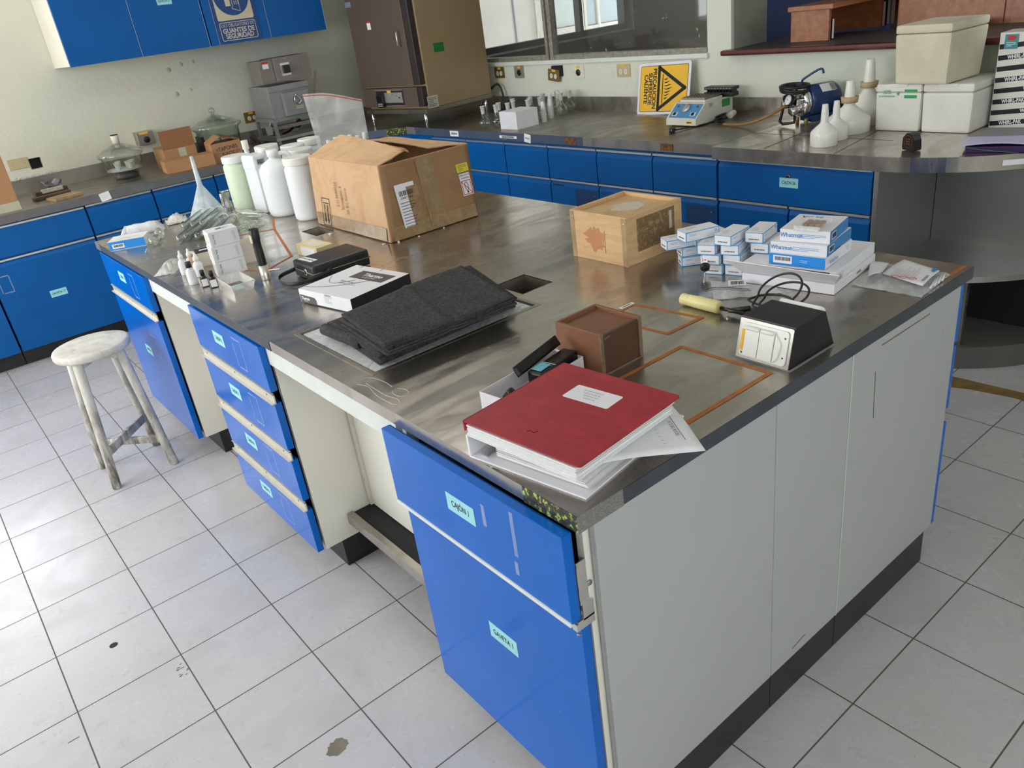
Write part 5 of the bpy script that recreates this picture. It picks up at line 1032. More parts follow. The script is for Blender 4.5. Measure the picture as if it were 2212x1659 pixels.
m = MB(); m.prism(blot(3, .075, .06), .0005, 'whitish', Matrix.Translation((.01, .0, H_-.0118))); m.build('torn_paper', lid)
m = MB(); m.box((X0-.0004, -.03, .03), (X0, -.028, .1), 'residue'); m.prism(blot(5, .06, .045, 30, .5), .0005, M['woodstain'] if 'woodstain' in M else plain('wood_stain', rgb(190, 132, 84), .6, var=.1), fr((X0-.0001, .01, .07), (0, -1, 0), (0, 0, 1))); m.build('stain', T)
m = MB(); m.box((X0+.045, Y0-.0006, .035), (X1-.035, Y0-.0001, .135), 'residue'); m.box((X1-.06, Y0-.0012, .07), (X1-.048, Y0-.0007, .125), 'whitish'); m.build('shaded_label_residue', T)  # torn label residue, enlarged so its brown also paints the shade of this side
for yy in (Y0+.001, Y1-.019):
    m = MB(); m.box((X0-.0008, yy, .002), (X0-.0001, yy+.018, H_-.002), 'oldwood'); m.cyl((X0-.0005, yy+.009, H_-.02), (X0-.0014, yy+.009, H_-.02), .003, 'screw', 8); m.build('corner_batten', T)
# ---------------------------------------------------------------- bench socket box
T = thing('socket_box', 'black wedge-sided bench socket box with white flap covers near the right edge', 'socket', (.72, .098, TT), 0)
a0, a1, b0, b1, h = -.080, .088, -.057, -.047 + .10, .088
b0, b1 = -.066, .066
m = MB(); prof = [(-.080, 0), (.088, 0), (.050, .088), (-.058, .088)]
m.prism(prof, .132, 'black', fr((0, .066, 0), (1, 0, 0), (0, 0, 1))); m.build('housing', T)
m = MB(); m.box((-.002, -.0665, .0), (0, .0665, .0885), 'greyink'); m.box((-.006, -.0668, .088), (-.0045, .0668, .0886), 'greyink'); m.build('seam', T) if 0 else None
F = fr((-.0700, 0, .042), (0, -1, 0), (.022, 0, .088))
m = MB(); m.prism(rrect(.130, .088, .003), .0035, 'screw', F); m.prism(rrect(.114, .074, .008), .003, 'white_plastic', F @ Matrix.Translation((0, 0, .0036))); plate = m.build('cover_plate', T)
for x0 in (-.043, -.007):
    m = MB(); m.prism([(x0, -.034), (x0+.034, -.034), (x0+.034, .030), (x0, .030)], .006, 'white_plastic', F @ Matrix.Translation((0, 0, .0068))); m.cyl(F @ Vector((x0+.002, .026, .011)), F @ Vector((x0+.032, .026, .011)), .005, 'white_plastic', 10); m.build('flap_cover', plate)
m = MB(); m.prism([(.029, -.034), (.036, -.028), (.040, -.02), (.043, .008), (.036, .018), (.029, .026)], .004, 'white_plastic', F @ Matrix.Translation((0, 0, .0068))); m.build('side_guard', plate)
m = MB(); m.card(F, .011, .046, 'yellow', .0008, -.0495, -.002, .0067); m.build('yellow_sticker', plate)
m = MB()
for x, y in ((.050, .022), (.050, -.020), (-.050, -.030)): m.cyl(F @ Vector((x, y, .0066)), F @ Vector((x, y, .0074)), .002, 'ink', 8)
m.build('screw_hole', plate)
F = fr((.0695, 0, .044), (0, 1, 0), (-.038, 0, .088)); m = MB(); m.prism(rrect(.11, .07, .008), .012, 'white_plastic', F @ Matrix.Translation((0, .01, .001))); m.build('rear_flap_cover', T)
m = MB(); m.box((-.086, -.072, .0), (-.0815, .072, .0012), 'greyink'); m.box((-.0815, -.072, 0), (.09, -.0675, .0012), 'greyink'); m.build('silicone_bead', T)
# probe with cream handle and coiled cable
T = thing('electrode_probe', 'cream-handled probe with black shaft and coiled cable behind the socket box', 'probe', (.82, .34, TT), 0)
M['creamplastic'] = plain('cream_plastic', rgb(232, 220, 156), .35, var=.04)
m = MB(); m.lathe([(0, 0), (.012, 0), (.0145, .002), (.0148, .014), (.0140, .016), (.0148, .018), (.0148, .024), (.0140, .026), (.0148, .028), (.016, .05), (.0165, .115), (.014, .120), (0, .120)], 'creamplastic', 24, fr((-.008, .118, .0168), (1, 0, 0), (0, .0, 1))); m.build('handle', T)
m = MB(); m.cyl((-.007, -.002, .0155), (-.002, -.075, .0135), .0052, 'black_gloss', 12); m.cyl((-.002, -.075, .0135), (.004, -.115, .0115), .008, 'black', 12); m.build('shaft', T)
m = MB(); pts = [(.004, -.115, .0115), (.02, -.14, .01), (.05, -.15, .01)]
for k in range(3):
    c_ = (.085+.012*k, -.085-.012*k); 
    for i in range(12):
        a = -1.9+2*PI*i/12; hgt = (.018, .075, .05)[k]; pts.append((c_[0]+.032*math.cos(a), c_[1]-.058*math.sin(a), .008+hgt*(.5+.5*math.cos(a-.4))))
m.tube(pts, .0028, 'black', 8, sub=3); m.build('cable', T)
m = MB(); m.cyl((.0, -.03, .012), (.012, -.075, .024), .007, 'black', 12); m.cyl((.0, -.03, .012), (-.003, -.018, .009), .0055, 'chrome', 12); m.build('connector', T)
# ---------------------------------------------------------------- absorbent black sheets
t = NT('black_absorbent_felt'); v = t.coord(); n = t.noise(v, 140, 5, .8); n2 = t.noise(v, 14, 5, .7, 1.5); s3 = t.node('ShaderNodeSeparateXYZ'); t.link(v, s3.inputs[0])
def dot(ax, p):
    a = t.node('ShaderNodeMath', operation='MULTIPLY'); t.link(s3.outputs[ax], a.inputs[0]); a.inputs[1].default_value = 1/p
    f = t.node('ShaderNodeMath', operation='FRACT'); t.link(a.outputs[0], f.inputs[0]); g = t.node('ShaderNodeMath', operation='LESS_THAN'); t.link(f.outputs[0], g.inputs[0]); g.inputs[1].default_value = .11; return g.outputs[0]
mu = t.node('ShaderNodeMath', operation='MULTIPLY'); t.link(dot(0, .03), mu.inputs[0]); t.link(dot(1, .03), mu.inputs[1])
b = t.ramp(n, [(.35, rgb(50, 50, 51)), (.65, rgb(92, 91, 90))]); b = t.mix(t.ramp(n2, [(.3, K4), (.7, (.5,)*3)]), b, rgb(48, 48, 50)); b = t.mix(mu.outputs[0], b, (.004, .004, .004, 1)); t.set(Base_Color=b, Roughness=.95, Specular_IOR_Level=.15); h_ = t.mix(.5, n, n2); t.bump(h_, .6, .004); M['felt'] = t.m
def bil(c, u, v):
    a, b_, c2, d = [Vector(q) for q in c]; return a*(1-u)*(1-v)+b_*u*(1-v)+c2*u*v+d*(1-u)*v
T = thing('absorbent_sheets', 'lower stack of folded black absorbent sheets lying on the marble plate', 'sheets', (.34, .97, TT))
m = MB(); r = random.Random(1)
for k in range(8):
    o1 = [r.uniform(-.007, .007) for _ in range(4)]
    cs = [(-.225+o1[0], -.155+o1[1], 0), (.215+o1[2], -.135+o1[1], 0), (.225+o1[0], .165+o1[3], 0), (-.205+o1[2], .16+o1[0], 0)]
    m.sheet(lambda u, v: bil(cs, u, v)+Vector((0, 0, .0025+.0046*k+.0012*math.sin(7*u+k)*math.sin(5*v+2*k)+.003*k/8*(1-u)**2*math.sin(3*v))), 26, 14, 'felt', .0034)
m.build('folded_sheet', T)
m = MB()
for k, (y, z) in enumerate(((.13, .0185), (.10, .0185), (.06, .0188))):
    pass
sp = [((-.222+ .0175*(1-i/34)*math.cos(i*.42)), .0205+.0185*(1-i/34)*math.sin(i*.42)) for i in range(30)]
m.sheet(lambda u, v: (sp[int(round(u*29))][0]+.012*v, .155-.19*v+.0*u, sp[int(round(u*29))][1]), 29, 6, 'felt', .003); m.build('rolled_fold', T)
T = thing('absorbent_sheets', 'upper stack of perforated black absorbent sheets, fanned over the lower one', 'sheets', (.34, .92, TT+.041))
m = MB()
for k in range(5):
    o1 = [r.uniform(-.009, .009) for _ in range(4)]; s_ = .012*(4-k)/4
    cs = [(-.240+o1[0]+s_, -.155+o1[1], 0), (.155+o1[2], -.175+o1[1], 0), (.245+o1[0]-(.0 if k < 4 else .03), .155+o1[3], 0), (-.185+o1[2]-s_, .145+o1[0], 0)]
    m.sheet(lambda u, v: bil(cs, u, v)+Vector((0, 0, .0025+.0062*k+.0035*math.sin(5*u+.4*k)*math.sin(3.2*v+k*.3)+.0035*math.exp(-((u-.47-.04*v)/.03)**2)+.012*u*v*(k/5)-.006*(1-u)*(1-v)*(k/5))), 40, 18, 'felt', .0042)
m.build('folded_sheet', T)
# ---------------------------------------------------------------- meter boxes and case
T = thing('instrument_box', 'flat white box printed Thermo Scientific, leaning against the black sheets', 'box', (.345, 1.362, TT), math.radians(10.5))
m = MB(); m.box((-.118, -.128, .004), (.118, .128, .046), 'card_white', .001); m.build('body', T); m = MB(); m.box((-.112, -.126, 0), (.120, .124, .004), 'black'); m.box((-.118, -.1292, .004), (.118, -.1285, .046), 'black'); m.build('black_base', T)
M['taupe'] = plain('taupe_print', rgb(84, 76, 72), .5, var=.03)
G = FZ(0, 0, .0462, -PI/2)
m = MB(); m.card(G, .155, .062, 'taupe', .0004, .028, .052); m.text(G, 'Thermo', .030, 'paper', .03, .056, .0006, .9, .03); m.text(G, 'SCIENTIFIC', .010, 'paper', .03, .036, .0006, 1.3); m.text(G, 'Orion Products', .013, 'taupe', -.01, -.012, .0006, .9, .01); m.text(G, 'Operating Instruments', .009, 'taupe', .0, -.027, .0006, .95)
m.tube([G @ Vector((-.125+.21*u, -.095+.02*math.sin(0)+.14*u*u+.02*u, .0004)) for u in [i/16 for i in range(17)]], .0006, 'taupe', 4); m.tube([G @ Vector((-.12+.12*u, .01-.05*math.sin(PI*u), .0004)) for u in [i/14 for i in range(15)]], .0005, 'taupe', 4); m.tube([G @ Vector((-.04+.05*math.cos(a), .10+.045*math.sin(a), .0004)) for a in [i*PI/12 for i in range(13)]], .0005, 'taupe', 4)
m.build('printing', T)
G = fr((-.1183, 0, .025), (0, -1, 0), (0, 0, 1)); m = MB(); m.prism([(-.125, -.021), (-.045, -.021), (-.045, -.006), (-.052, .001), (-.125, .004)], .0004, 'taupe', G); m.text(G, 'Thermo', .014, 'paper', -.098, -.007, .0007, .9, .03); m.text(G, 'SCIENTIFIC', .004, 'paper', -.098, -.015, .0007, 1.1); m.lines(G, .04, 6, .004, 'greyink', .02, .014, z=.0005); m.bars(G, .03, .004, 14, 'greyink', .02, .018, .0005); m.build('printing', T)
T = thing('carry_case', 'black zipped carry case with wrist strap and white label', 'case', (.43, 1.68, TT), 0)
m = MB(); m.box((-.108, -.078, .002), (.108, .078, .058), 'black', .010); m.build('body', T)
m = MB(); m.tube([(-.109, -.0785, .03), (.109, -.0785, .03), (.109, .0785, .03), (-.109, .0785, .03)], .0016, 'screw', 5, closed=True); m.build('zip', T)
m = MB(); G = FZ(-.075, .02, .0584, -PI/2+.1); m.card(G, .085, .028, 'paper'); m.text(G, 'CONDUCTIMETRO', .011, z=.0008, xs=.85, bold=.01); m.build('label_sticker', T)
m = MB(); m.tube([(-.055, -.082, .028), (-.09, -.086, .024), (-.14, -.075, .016), (-.178, -.03, .010), (-.185, .03, .012), (-.165, .062, .02), (-.112, .055, .03)], .002, 'black', 8, sub=5, flat=(.0075, .0018)); m.cyl((-.05, -.0795, .028), (-.05, -.084, .028), .012, 'black', 14); m.build('wrist_strap', T)
m = MB(); m.cyl((-.109, -.02, .03), (-.1095, -.02, .03), .011, 'chrome', 18); m.cyl((-.1096, -.02, .03), (-.110, -.02, .03), .008, 'void', 18); m.build('eyelet', T)
T = thing('ivory_box', 'small yellowed card box behind the black carry case', 'box', (.492, 1.935, TT), math.radians(4))
m = MB(); m.box((-.036, -.075, 0), (.036, .075, .042), plain('yellowed_card', rgb(222, 204, 156), .7, var=.08), .001); m.build('body', T); m = MB(); m.box((-.025, -.05, .0422), (.025, .05, .0428), 'card_cream'); m.box((-.0368, -.06, .004), (-.0362, .045, .036), 'card_white'); m.build('label_sticker', T)
# ---------------------------------------------------------------- buffer packs, bottles, tray, opener
for k in range(3):
    lab = ('bottom box of the three stacked Buffer Packs boxes', 'middle box of the three stacked Buffer Packs boxes', 'top box of the three stacked Buffer Packs boxes, printing on its lid')[k]
    T = thing('buffer_box', lab, 'box', (.205+.004*(k == 2), 2.06+.003*k, TT+.0535*k), math.radians(-9.5+1.5*k), 'stacked buffer pack boxes')
    m = MB(); m.box((-.052, -.04, .0), (.052, .04, .0528), 'card_white', .001); m.build('body', T)
    m = MB(); G = fr((0, -.0404, .0264), (1, 0, 0), (0, 0, 1)); m.text(G, 'Buffer Packs', .009, 'ink', -.036, .0, .0002, .8, 0, -PI/2+0); m.box((-.043, -.022, .0001), (-.0425, .022, .0004), 'greyink', 0, G); m.lines(G @ Matrix.Translation((.03, 0, 0)) @ Matrix.Rotation(-PI/2, 4, 'Z'), .035, 3, .0035, 'greyink', y=.008, z=.0003, t=.0007)
    if k == 2: G = FZ(0, 0, .0531, 0); m.text(G, 'Buffer Packs', .006, 'ink', .01, .018, .0002, .8); m.bars(G, .02, .02, 9, 'ink', -.005, .0, .0002); m.lines(G, .03, 5, .006, plain('violet_print', rgb(110, 90, 150), .6), .02, .008, z=.0002)
    G = fr((-.0524, 0, .0264), (0, -1, 0), (0, 0, 1)); m.box((-.03, -.018, 0), (.03, .02, .0002), 'card_cream', 0, G); m.lines(G, .04, 6, .005, 'greyink', y=.012, z=.0003)
    m.build('printing', T)
T = thing('open_card_box', 'open cream card box behind the Buffer Packs stack', 'box', (.315, 2.15, TT), math.radians(-8))
m = MB(); open_box(m, -.05, .05, -.05, .05, .07, 'card_cream', .0015); m.build('body', T); m = MB(); m.sheet(lambda u, v: (-.05-.03*u, -.04+.07*v, .071+.03*u), 3, 3, 'carton', .001); m.build('flap', T)
T = thing('dark_lid_box', 'cream box with black lid flaps, left of the Buffer Packs stack', 'box', (.185, 2.26, TT), math.radians(-14))
m = MB(); m.box((-.03, -.03, 0), (.03, .03, .055), 'card_cream', .001); m.build('body', T); m = MB(); m.box((-.031, -.031, .0552), (.031, .031, .058), 'ink'); m.card(FZ(0, 0, .0582), .03, .014, 'paper', .0005); m.sheet(lambda u, v: (-.031-.022*u, -.03+.05*v, .056+.004*u), 3, 2, 'card_cream', .001); m.build('lid', T)
def bottle(lab, x, y, R, h, hc, body, cap, kind='round', lbl_=True, cat='bottle'):
    T = thing('reagent_bottle', lab, cat, (x, y, TT), random.uniform(-.3, .3) if kind == 'round' else math.radians(-14))
    m = MB()
    if kind == 'round': m.lathe([(0, .001), (R*.92, .0), (R, .003), (R, h*.70), (R*.85, h*.80), (R*.45, h*.88), (R*.42, h)], body, 24)
    else: m.box((-R, -R, 0), (R, R, h*.72), body, .003); m.lathe([(R*.8, h*.71), (R*.5, h*.85), (R*.45, h)], body, 18)
    m.build('body', T)
    m = MB()
    if kind == 'drop': pass
    m.lathe([(0, h-.004), (R*.62, h-.004), (R*.62, h+hc-.001), (R*.55, h+hc), (0, h+hc)] if cap != 'tip' else [(0, h-.004), (R*.6, h-.004), (R*.6, h+.008), (R*.35, h+.012), (R*.18, h+.026), (0, h+.027)], 'white_plastic' if cap == 'tip' else cap, 18); m.build('cap', T)
    if lbl_:
        m = MB()
        if kind == 'round': m.lathe([(R+.0004, h*.15), (R+.0004, h*.62)], 'card_white', 20, Matrix.Rotation(PI*.95, 4, 'Z'), arc=PI*.9, smooth=True)
        else: m.box((-R-.0006, -R*.85, h*.08), (-R-.0002, R*.85, h*.66), 'card_white'); m.box((-R*.85, -R-.0006, h*.08), (R*.85, -R-.0002, h*.66), 'card_white')
        m.build('label_sticker', T, recalc=False)
    return T
bottle('small round bottle with black screw cap in front of the Buffer Packs boxes', .060, 2.045, .0165, .066, .016, 'hdpe', 'black')
bottle('white dropper bottle at the back left of the little bottle group', .083, 2.205, .0155, .066, .02, 'hdpe', 'tip')
bottle('dropper bottle with printed label right behind the black-capped one', .112, 2.125, .017, .062, .02, 'hdpe', 'tip')
bottle('peach tinted dropper bottle at the back of the bottle group', .122, 2.235, .0155, .058, .02, plain('peach_plastic', rgb(228, 196, 168), .4), 'tip', lbl_=False)
bottle('square black bottle, left one of the pair beside the clear tray', .0775, 1.972, .0125, .044, .015, 'black', 'black', 'square'); bottle('square black bottle, right one of the pair beside the clear tray', .094, 1.930, .0125, .044, .015, 'black', 'black', 'square')
T = thing('plastic_tray', 'small translucent tray holding teal residue, in front of the Buffer Packs boxes', 'tray', (.142, 1.845, TT), 0)
m = MB(); m.raw([(-.036, -.07, 0), (.03, -.075, 0), (.036, .062, 0), (-.030, .07, 0), (-.044, -.082, .030), (.038, -.086, .030), (.044, .07, .030), (-.038, .08, .030)], [(0, 1, 2, 3), (0, 1, 5, 4), (1, 2, 6, 5), (2, 3, 7, 6), (3, 0, 4, 7)], 'bag_dense'); m.tube([(-.044, -.082, .030), (.038, -.086, .030), (.044, .07, .030), (-.038, .08, .030)], .0018, 'bag_dense', 6, closed=True); m.build('body', T, recalc=False)
m = MB(); m.prism(blot(12, .024, .045), .0015, plain('teal_residue', rgb(150, 200, 196), .7, var=.1), Matrix.Translation((0, -.01, .001))); m.build('residue', T)
T = thing('bottle_opener', 'black and steel electric opener standing upright beside the Buffer Packs boxes', 'opener', (.243, 1.826, TT))
m = MB(); m.lathe([(0, 0), (.0150, 0), (.0155, .002), (.0152, .052), (0, .052)], 'alu', 26); m.build('steel_base', T)
m = MB(); m.lathe([(.0150, .0525), (.0152, .10), (.0142, .11), (.0142, .135), (.0165, .145), (.0175, .177), (.0155, .179), (.0120, .170), (.011, .14)], 'black', 28); m.build('black_body', T, recalc=False)
m = MB(); G = fr((-.0150, -.004, .148), (.25, -.97, 0), (0, 0, 1)); m.prism(rrect(.011, .030, .005), .0035, 'whitish', G); m.build('window_slot', T)
# ---------------------------------------------------------------- far left: blue box, glass, bags, funnel
T = thing('filter_box', 'white box with bright blue stripe at the far left corner of the island', 'box', (.088, 2.965, TT), math.radians(-27))
M['brightblue'] = plain('bright_blue_print', rgb(36, 140, 226), .45, var=.03)
m = MB(); m.box((-.076, -.053, 0), (.076, .053, .040), 'card_white', .001); m.build('body', T)
m = MB(); m.box((-.0755, -.0536, .002), (.0755, -.0532, .0385), 'brightblue'); m.box((-.062, -.0541, .008), (-.012, -.0537, .027), 'paper'); m.bars(fr((-.037, -.0542, .019), (1, 0, 0), (0, 0, 1)), .04, .010, 18, 'ink', z=.0002); m.card(FZ(0, -.035, .0402), .15, .030, 'card_cream', .0003); m.lines(FZ(.01, -.005, .0402), .08, 3, .008, 'greyink', z=.0004); m.build('printing', T)
M['glass_tube'] = glass('thin_laboratory_glass', (.92, .95, .92, 1), .5)
def capsule(lab, x, y, ang, L=.085, R=.021, barb=True):
    T = thing('drying_bulb', lab, 'bulb', (x, y, TT), ang)
    pr = [(0, 0)]+[(R*math.sin(a), R-R*math.cos(a)) for a in [PI*i/16 for i in range(1, 8)]]+[(R, R), (R, L-R)]+[(R*math.sin(a), L-R-R*math.cos(a)) for a in [PI*i/16 for i in range(9, 15)]]+[(.006, L+.002), (.005, L+.02)]
    m = MB(); m.lathe(pr, 'glass_tube', 22, fr((L*.5, 0, R+.0005), (0, 1, 0), (0, 0, 1)) @ Matrix.Rotation(0, 4, 'X')); m.build('bulb', T, recalc=False)
    if barb:
        m = MB(); xx = -L*.5-.004; m.cyl((xx, 0, R), (xx-.045, 0, R*.55), .0045, 'glass_tube', 10)
        for k in range(4): m.cyl((xx-.014-.008*k, 0, R-.004-.0015*k), (xx-.018-.008*k, 0, R-.0045-.0015*k), .0066, 'glass_tube', 12)
        m.build('hose_barb', T)
capsule('clear glass bulb with ribbed barb, right beside the blue striped box', .122, 2.765, math.radians(62)); capsule('clear glass bulb lying right of the other one', .196, 2.865, math.radians(78), barb=False)
T = thing('paper_roll', 'white paper-wrapped roll in a clear bag at the far left end of the island', 'roll', (.205, 3.175, TT), math.radians(-18))
m = MB(); m.cyl((-.07, 0, .022), (.06, 0, .022), .021, 'paper', 20); m.build('roll', T); m = MB(); m.sheet(lambda u, v: (-.105+.20*u, -.045+.09*v, .001+.044*math.sin(PI*v)**.8*min(1, 6*u+.1, 6*(1-u)+.2)+.002*math.sin(20*u)), 20, 12, 'bag', .0004); m.build('clear_bag', T)
T = thing('paper_bag', 'crumpled cream paper packet in clear film behind the glass tubes', 'packet', (.365, 3.19, TT), math.radians(-10))
m = MB(); m.sheet(lambda u, v: (-.045+.09*u, -.03+.06*v, .003+.034*math.sin(PI*v)*math.sin(PI*min(max(u, .08), .92))+.005*noise.noise(Vector((u*7, v*5, 1)))), 20, 12, 'card_cream', .001); m.build('packet', T)
m = MB(); m.sheet(lambda u, v: (-.05+.10*u, -.035+.07*v, .006+.040*math.sin(PI*v)*math.sin(PI*min(max(u, .1), .9))+.012*noise.noise(Vector((u*9, v*7, 4)))), 24, 14, 'bag', .0004); m.build('clear_film', T)
def tube_thing(lab, p, q, R, mat='glass_tube', grp='glass tubes piled on the island', open_=True):
    p = Vector(p); q = Vector(q); L = (q-p).length; d = (q-p).normalized(); T = thing('glass_tube', lab, 'tube', (p.x, p.y, p.z), math.atan2(d.y, d.x), grp)
    m = MB(); m.lathe([(0, 0), (R*.55, .003), (R*.9, .010), (R, .022), (R, L-.004), (R*1.12, L)], mat, 20, fr((0, 0, 0), (0, 1, 0), (0, 0, 1))); m.build('body', T, recalc=False)
    m = MB(); m.lathe([(R*1.02, L*.9), (R*1.14, L*.905), (R*1.14, L*.93), (R*1.02, L*.935)], 'frost', 16, fr((0, 0, 0), (0, 1, 0), (0, 0, 1))); m.build('rim', T, recalc=False)
tl = ['leftmost', 'second', 'third', 'fourth', 'fifth', 'sixth']
for k in range(5):
    x0 = .232+.040*k*.80; y0 = 2.735-.040*k*.60+.024*(k % 2); L = .34-.02*(k % 3); dx, dy = .60, .80
    tube_thing('%s clear glass tube from the left in the bottom layer of the pile' % tl[k], (x0, y0, TT+.0185), (x0+dx*L, y0+dy*L, TT+.0185), .0165)
for k in range(3):
    x0 = .285+.040*k*.80; y0 = 2.80-.040*k*.60; L = .30; tube_thing('%s clear glass tube from the left lying on top of the pile' % tl[k], (x0, y0, TT+.0525), (x0+.60*L, y0+.80*L, TT+.0525), .0145)
T = thing('glass_condenser', 'thick clear glass cylinder with narrow tip in front of the greenish jar', 'glassware', (.575, 2.93, TT), math.radians(-72))
m = MB(); m.lathe([(.022, 0), (.0235, .004), (.0225, .012), (.0215, .02), (.0215, .15), (.016, .17), (.0075, .18), (.007, .215)], 'glass_tube', 24, fr((-.0, 0, .0245), (0, 1, 0), (0, 0, 1))); m.build('body', T, recalc=False); m = MB(); m.lathe([(.0095, .02), (.0095, .16)], 'glass_tube', 14, fr((0, 0, .0245), (0, 1, 0), (0, 0, 1))); m.build('inner_tube', T, recalc=False)
for k in range(3): tube_thing('%s short open test tube near the orange tape' % ('long', 'middle', 'nearest')[k], (.44+.03*k, 2.66-.03*k, TT+.0115), (.535+.03*k, 2.71-.03*k, TT+.0115), .0105, grp=None)
T = thing('plastic_bag', 'crumpled clear bag of caps left of the small bottles', 'bag', (.075, 2.36, TT), math.radians(60))
m = MB(); m.sheet(lambda u, v: (-.10+.2*u, -.04+.08*v, .002+.024*math.sin(PI*v)*(math.sin(PI*u)**.6 if 0 < u < 1 else 0)+.008*noise.noise(Vector((u*9, v*6, 2)))*math.sin(PI*v)+.002), 28, 14, 'bag', .0005); m.build('film', T)
for k, (x, y) in enumerate(((.0, 0), (.03, .01), (-.03, -.008), (.055, -.005))): m = MB(); m.lathe([(0, 0), (.008, .0), (.008, .012), (0, .012)], 'white_plastic', 12, Matrix.Translation((x, y, .002))); m.build('cap', T)
T = thing('plastic_funnel', 'large translucent plastic funnel standing upside down at the far end', 'funnel', (.512, 3.155, TT))
M['pp'] = film('translucent_polypropylene', .80, rgb(206, 218, 226), .35)
m = MB(); m.lathe([(.088, 0), (.089, .012), (.085, .013), (.020, .135)], 'pp', 40); m.build('cone', T, recalc=False); m = MB(); m.lathe([(.020, .135), (.013, .15), (.0075, .285), (.006, .288), (.004, .27)], 'pp', 20); m.build('stem', T, recalc=False)
for k in range(2):
    a = -2.0+1.2*k; m = MB(); m.raw([(.084*math.cos(a), .084*math.sin(a), .014), (.0205*math.cos(a), .0205*math.sin(a), .136), (.022*math.cos(a), .022*math.sin(a), .138), (.087*math.cos(a), .087*math.sin(a), .015)], [(0, 1, 2, 3)], 'pp'); m.build('rib', T)
T = thing('tin_can', 'crumpled silver and white tin left of the greenish jar', 'tin', (.632, 3.195, TT))
m = MB(); m.lathe([(0, 0), (.024, 0), (.025, .01), (.021, .04), (.025, .085), (.027, .09), (.022, .09)], 'chrome', 14, smooth=False); m.build('body', T, recalc=False); m = MB(); m.box((-.0262, -.012, .02), (-.0235, .012, .08), 'paper'); m.box((-.0268, -.008, .03), (-.0264, .004, .06), 'orange_tape'); m.build('label_sticker', T)
# ---------------------------------------------------------------- white jars and jugs
def jar(lab, x, y, R, h, mat, grp='wide-mouth plastic jars'):
    T = thing('plastic_jar', lab, 'jar', (x, y, TT), 0, grp)
    m = MB(); m.lathe([(0, .002), (R*.85, .0), (R*.97, .008), (R, .02), (R, h*.80), (R*.97, h*.84), (R*.86, h*.87), (R*.86, h*.90)], mat, 40); m.build('body', T)
    m = MB(); m.lathe([(0, h*.885), (R*.95, h*.885), (R*.97, h*.89), (R*.97, h*.985), (R*.94, h), (0, h)], 'white_plastic', 40, smooth=False); m.build('lid', T)
jar('greenish wide-mouth plastic jar, leftmost of the jars beside the funnel', .676, 3.055, .062, .262, 'hdpe_green'); jar('white wide-mouth plastic jar touching the cardboard carton', .758, 2.528, .064, .270, 'hdpe')
def jug(lab, x, y, R, h, rz):
    T = thing('plastic_jug', lab, 'jug', (x, y, TT), rz)
    m = MB(); m.lathe([(0, .003), (R*.85, .0), (R*.97, .01), (R, .025), (R, h*.66), (R*.97, h*.72), (R*.80, h*.79), (R*.50, h*.84), (R*.27, h*.87), (R*.26, h*.92)], 'hdpe', 40); m.build('body', T)
    m = MB(); m.lathe([(0, h*.90), (R*.34, h*.90), (R*.34, h*.995), (R*.30, h), (0, h)], 'white_plastic', 24); m.build('cap', T)
    m = MB(); m.tube([(-R*.93, 0, h*.72), (-R*.98, 0, h*.82), (-R*.85, 0, h*.90), (-R*.5, 0, h*.93), (-R*.22, 0, h*.90), (-R*.2, 0, h*.84)], .0105, 'hdpe', 12, sub=4); m.build('handle', T)
jug('large white plastic jug with loop handle, between the canister and the white jar', .742, 2.740, .078, .292, math.radians(150))
T = thing('plastic_canister', 'white plastic canister with a grip hole, behind the loop handled jug', 'canister', (.738, 2.908, TT), math.radians(8))
m = MB(); m.box((-.062, -.058, 0), (.062, .058, .225), 'hdpe', .020); m.box((-.062, -.055, .20), (-.04, .055, .262), 'hdpe', .009); m.box((-.06, -.055, .245), (.02, .055, .268), 'hdpe', .010); m.box((.0, -.055, .20), (.06, .055, .262), 'hdpe', .010); m.build('body', T); m = MB(); m.lathe([(0, .262), (.022, .262), (.022, .285), (0, .285)], 'white_plastic', 20, Matrix.Translation((.03, 0, 0))); m.build('cap', T)
jar('white-lidded jar at the back of the group, behind the canister', .868, 3.115, .060, .268, 'hdpe'); jar('greenish lidded jar directly behind the loop handled jug', .925, 2.93, .060, .268, 'hdpe_green'); jar('greenish lidded jar touching the back of the loop handled jug', .895, 2.785, .058, .262, 'hdpe_green'); jar('white-lidded jar farthest right, half behind the clear bag', 1.06, 3.03, .058, .268, 'hdpe')
T = thing('wash_bottle', 'slim white bottle with ribbed cap rising behind the jars', 'bottle', (.80, 3.205, TT)); m = MB(); m.lathe([(0, 0), (.034, 0), (.035, .2), (.012, .235), (.012, .26)], 'hdpe', 24); m.build('body', T); m = MB(); m.lathe([(0, .258), (.0165, .258), (.0165, .30), (0, .301)], 'card_cream', 18, smooth=False); m.build('cap', T)
# ---------------------------------------------------------------- big carton and bag
t = NT('worn_cardboard'); v = t.coord(); n = t.noise(v, 7, 6, .7, .8); n2 = t.noise(v, 40, 5, .75, .4); b = t.ramp(n, [(.35, rgb(184, 146, 106)), (.5, rgb(198, 160, 120)), (.7, rgb(204, 168, 128))]); b = t.mix(t.ramp(n2, [(.66, K4), (.72, (.8,)*3)]), b, rgb(206, 176, 138)); t.set(Base_Color=b, Roughness=.7); t.bump(n, .3, .006); M['bigcard'] = t.m
t = NT('packing_tape'); v = t.coord(); n = t.noise(v, 18, 5, .7, 1.5); t.set(Base_Color=t.ramp(n, [(.4, rgb(140, 112, 78)), (.6, rgb(158, 132, 94))]), Roughness=.22); t.bump(n, .5, .003); M['ptape'] = t.m
T = thing('cardboard_carton', 'big battered cardboard carton with lifted flaps and shipping labels', 'carton', (.935, 2.075, TT+.002))
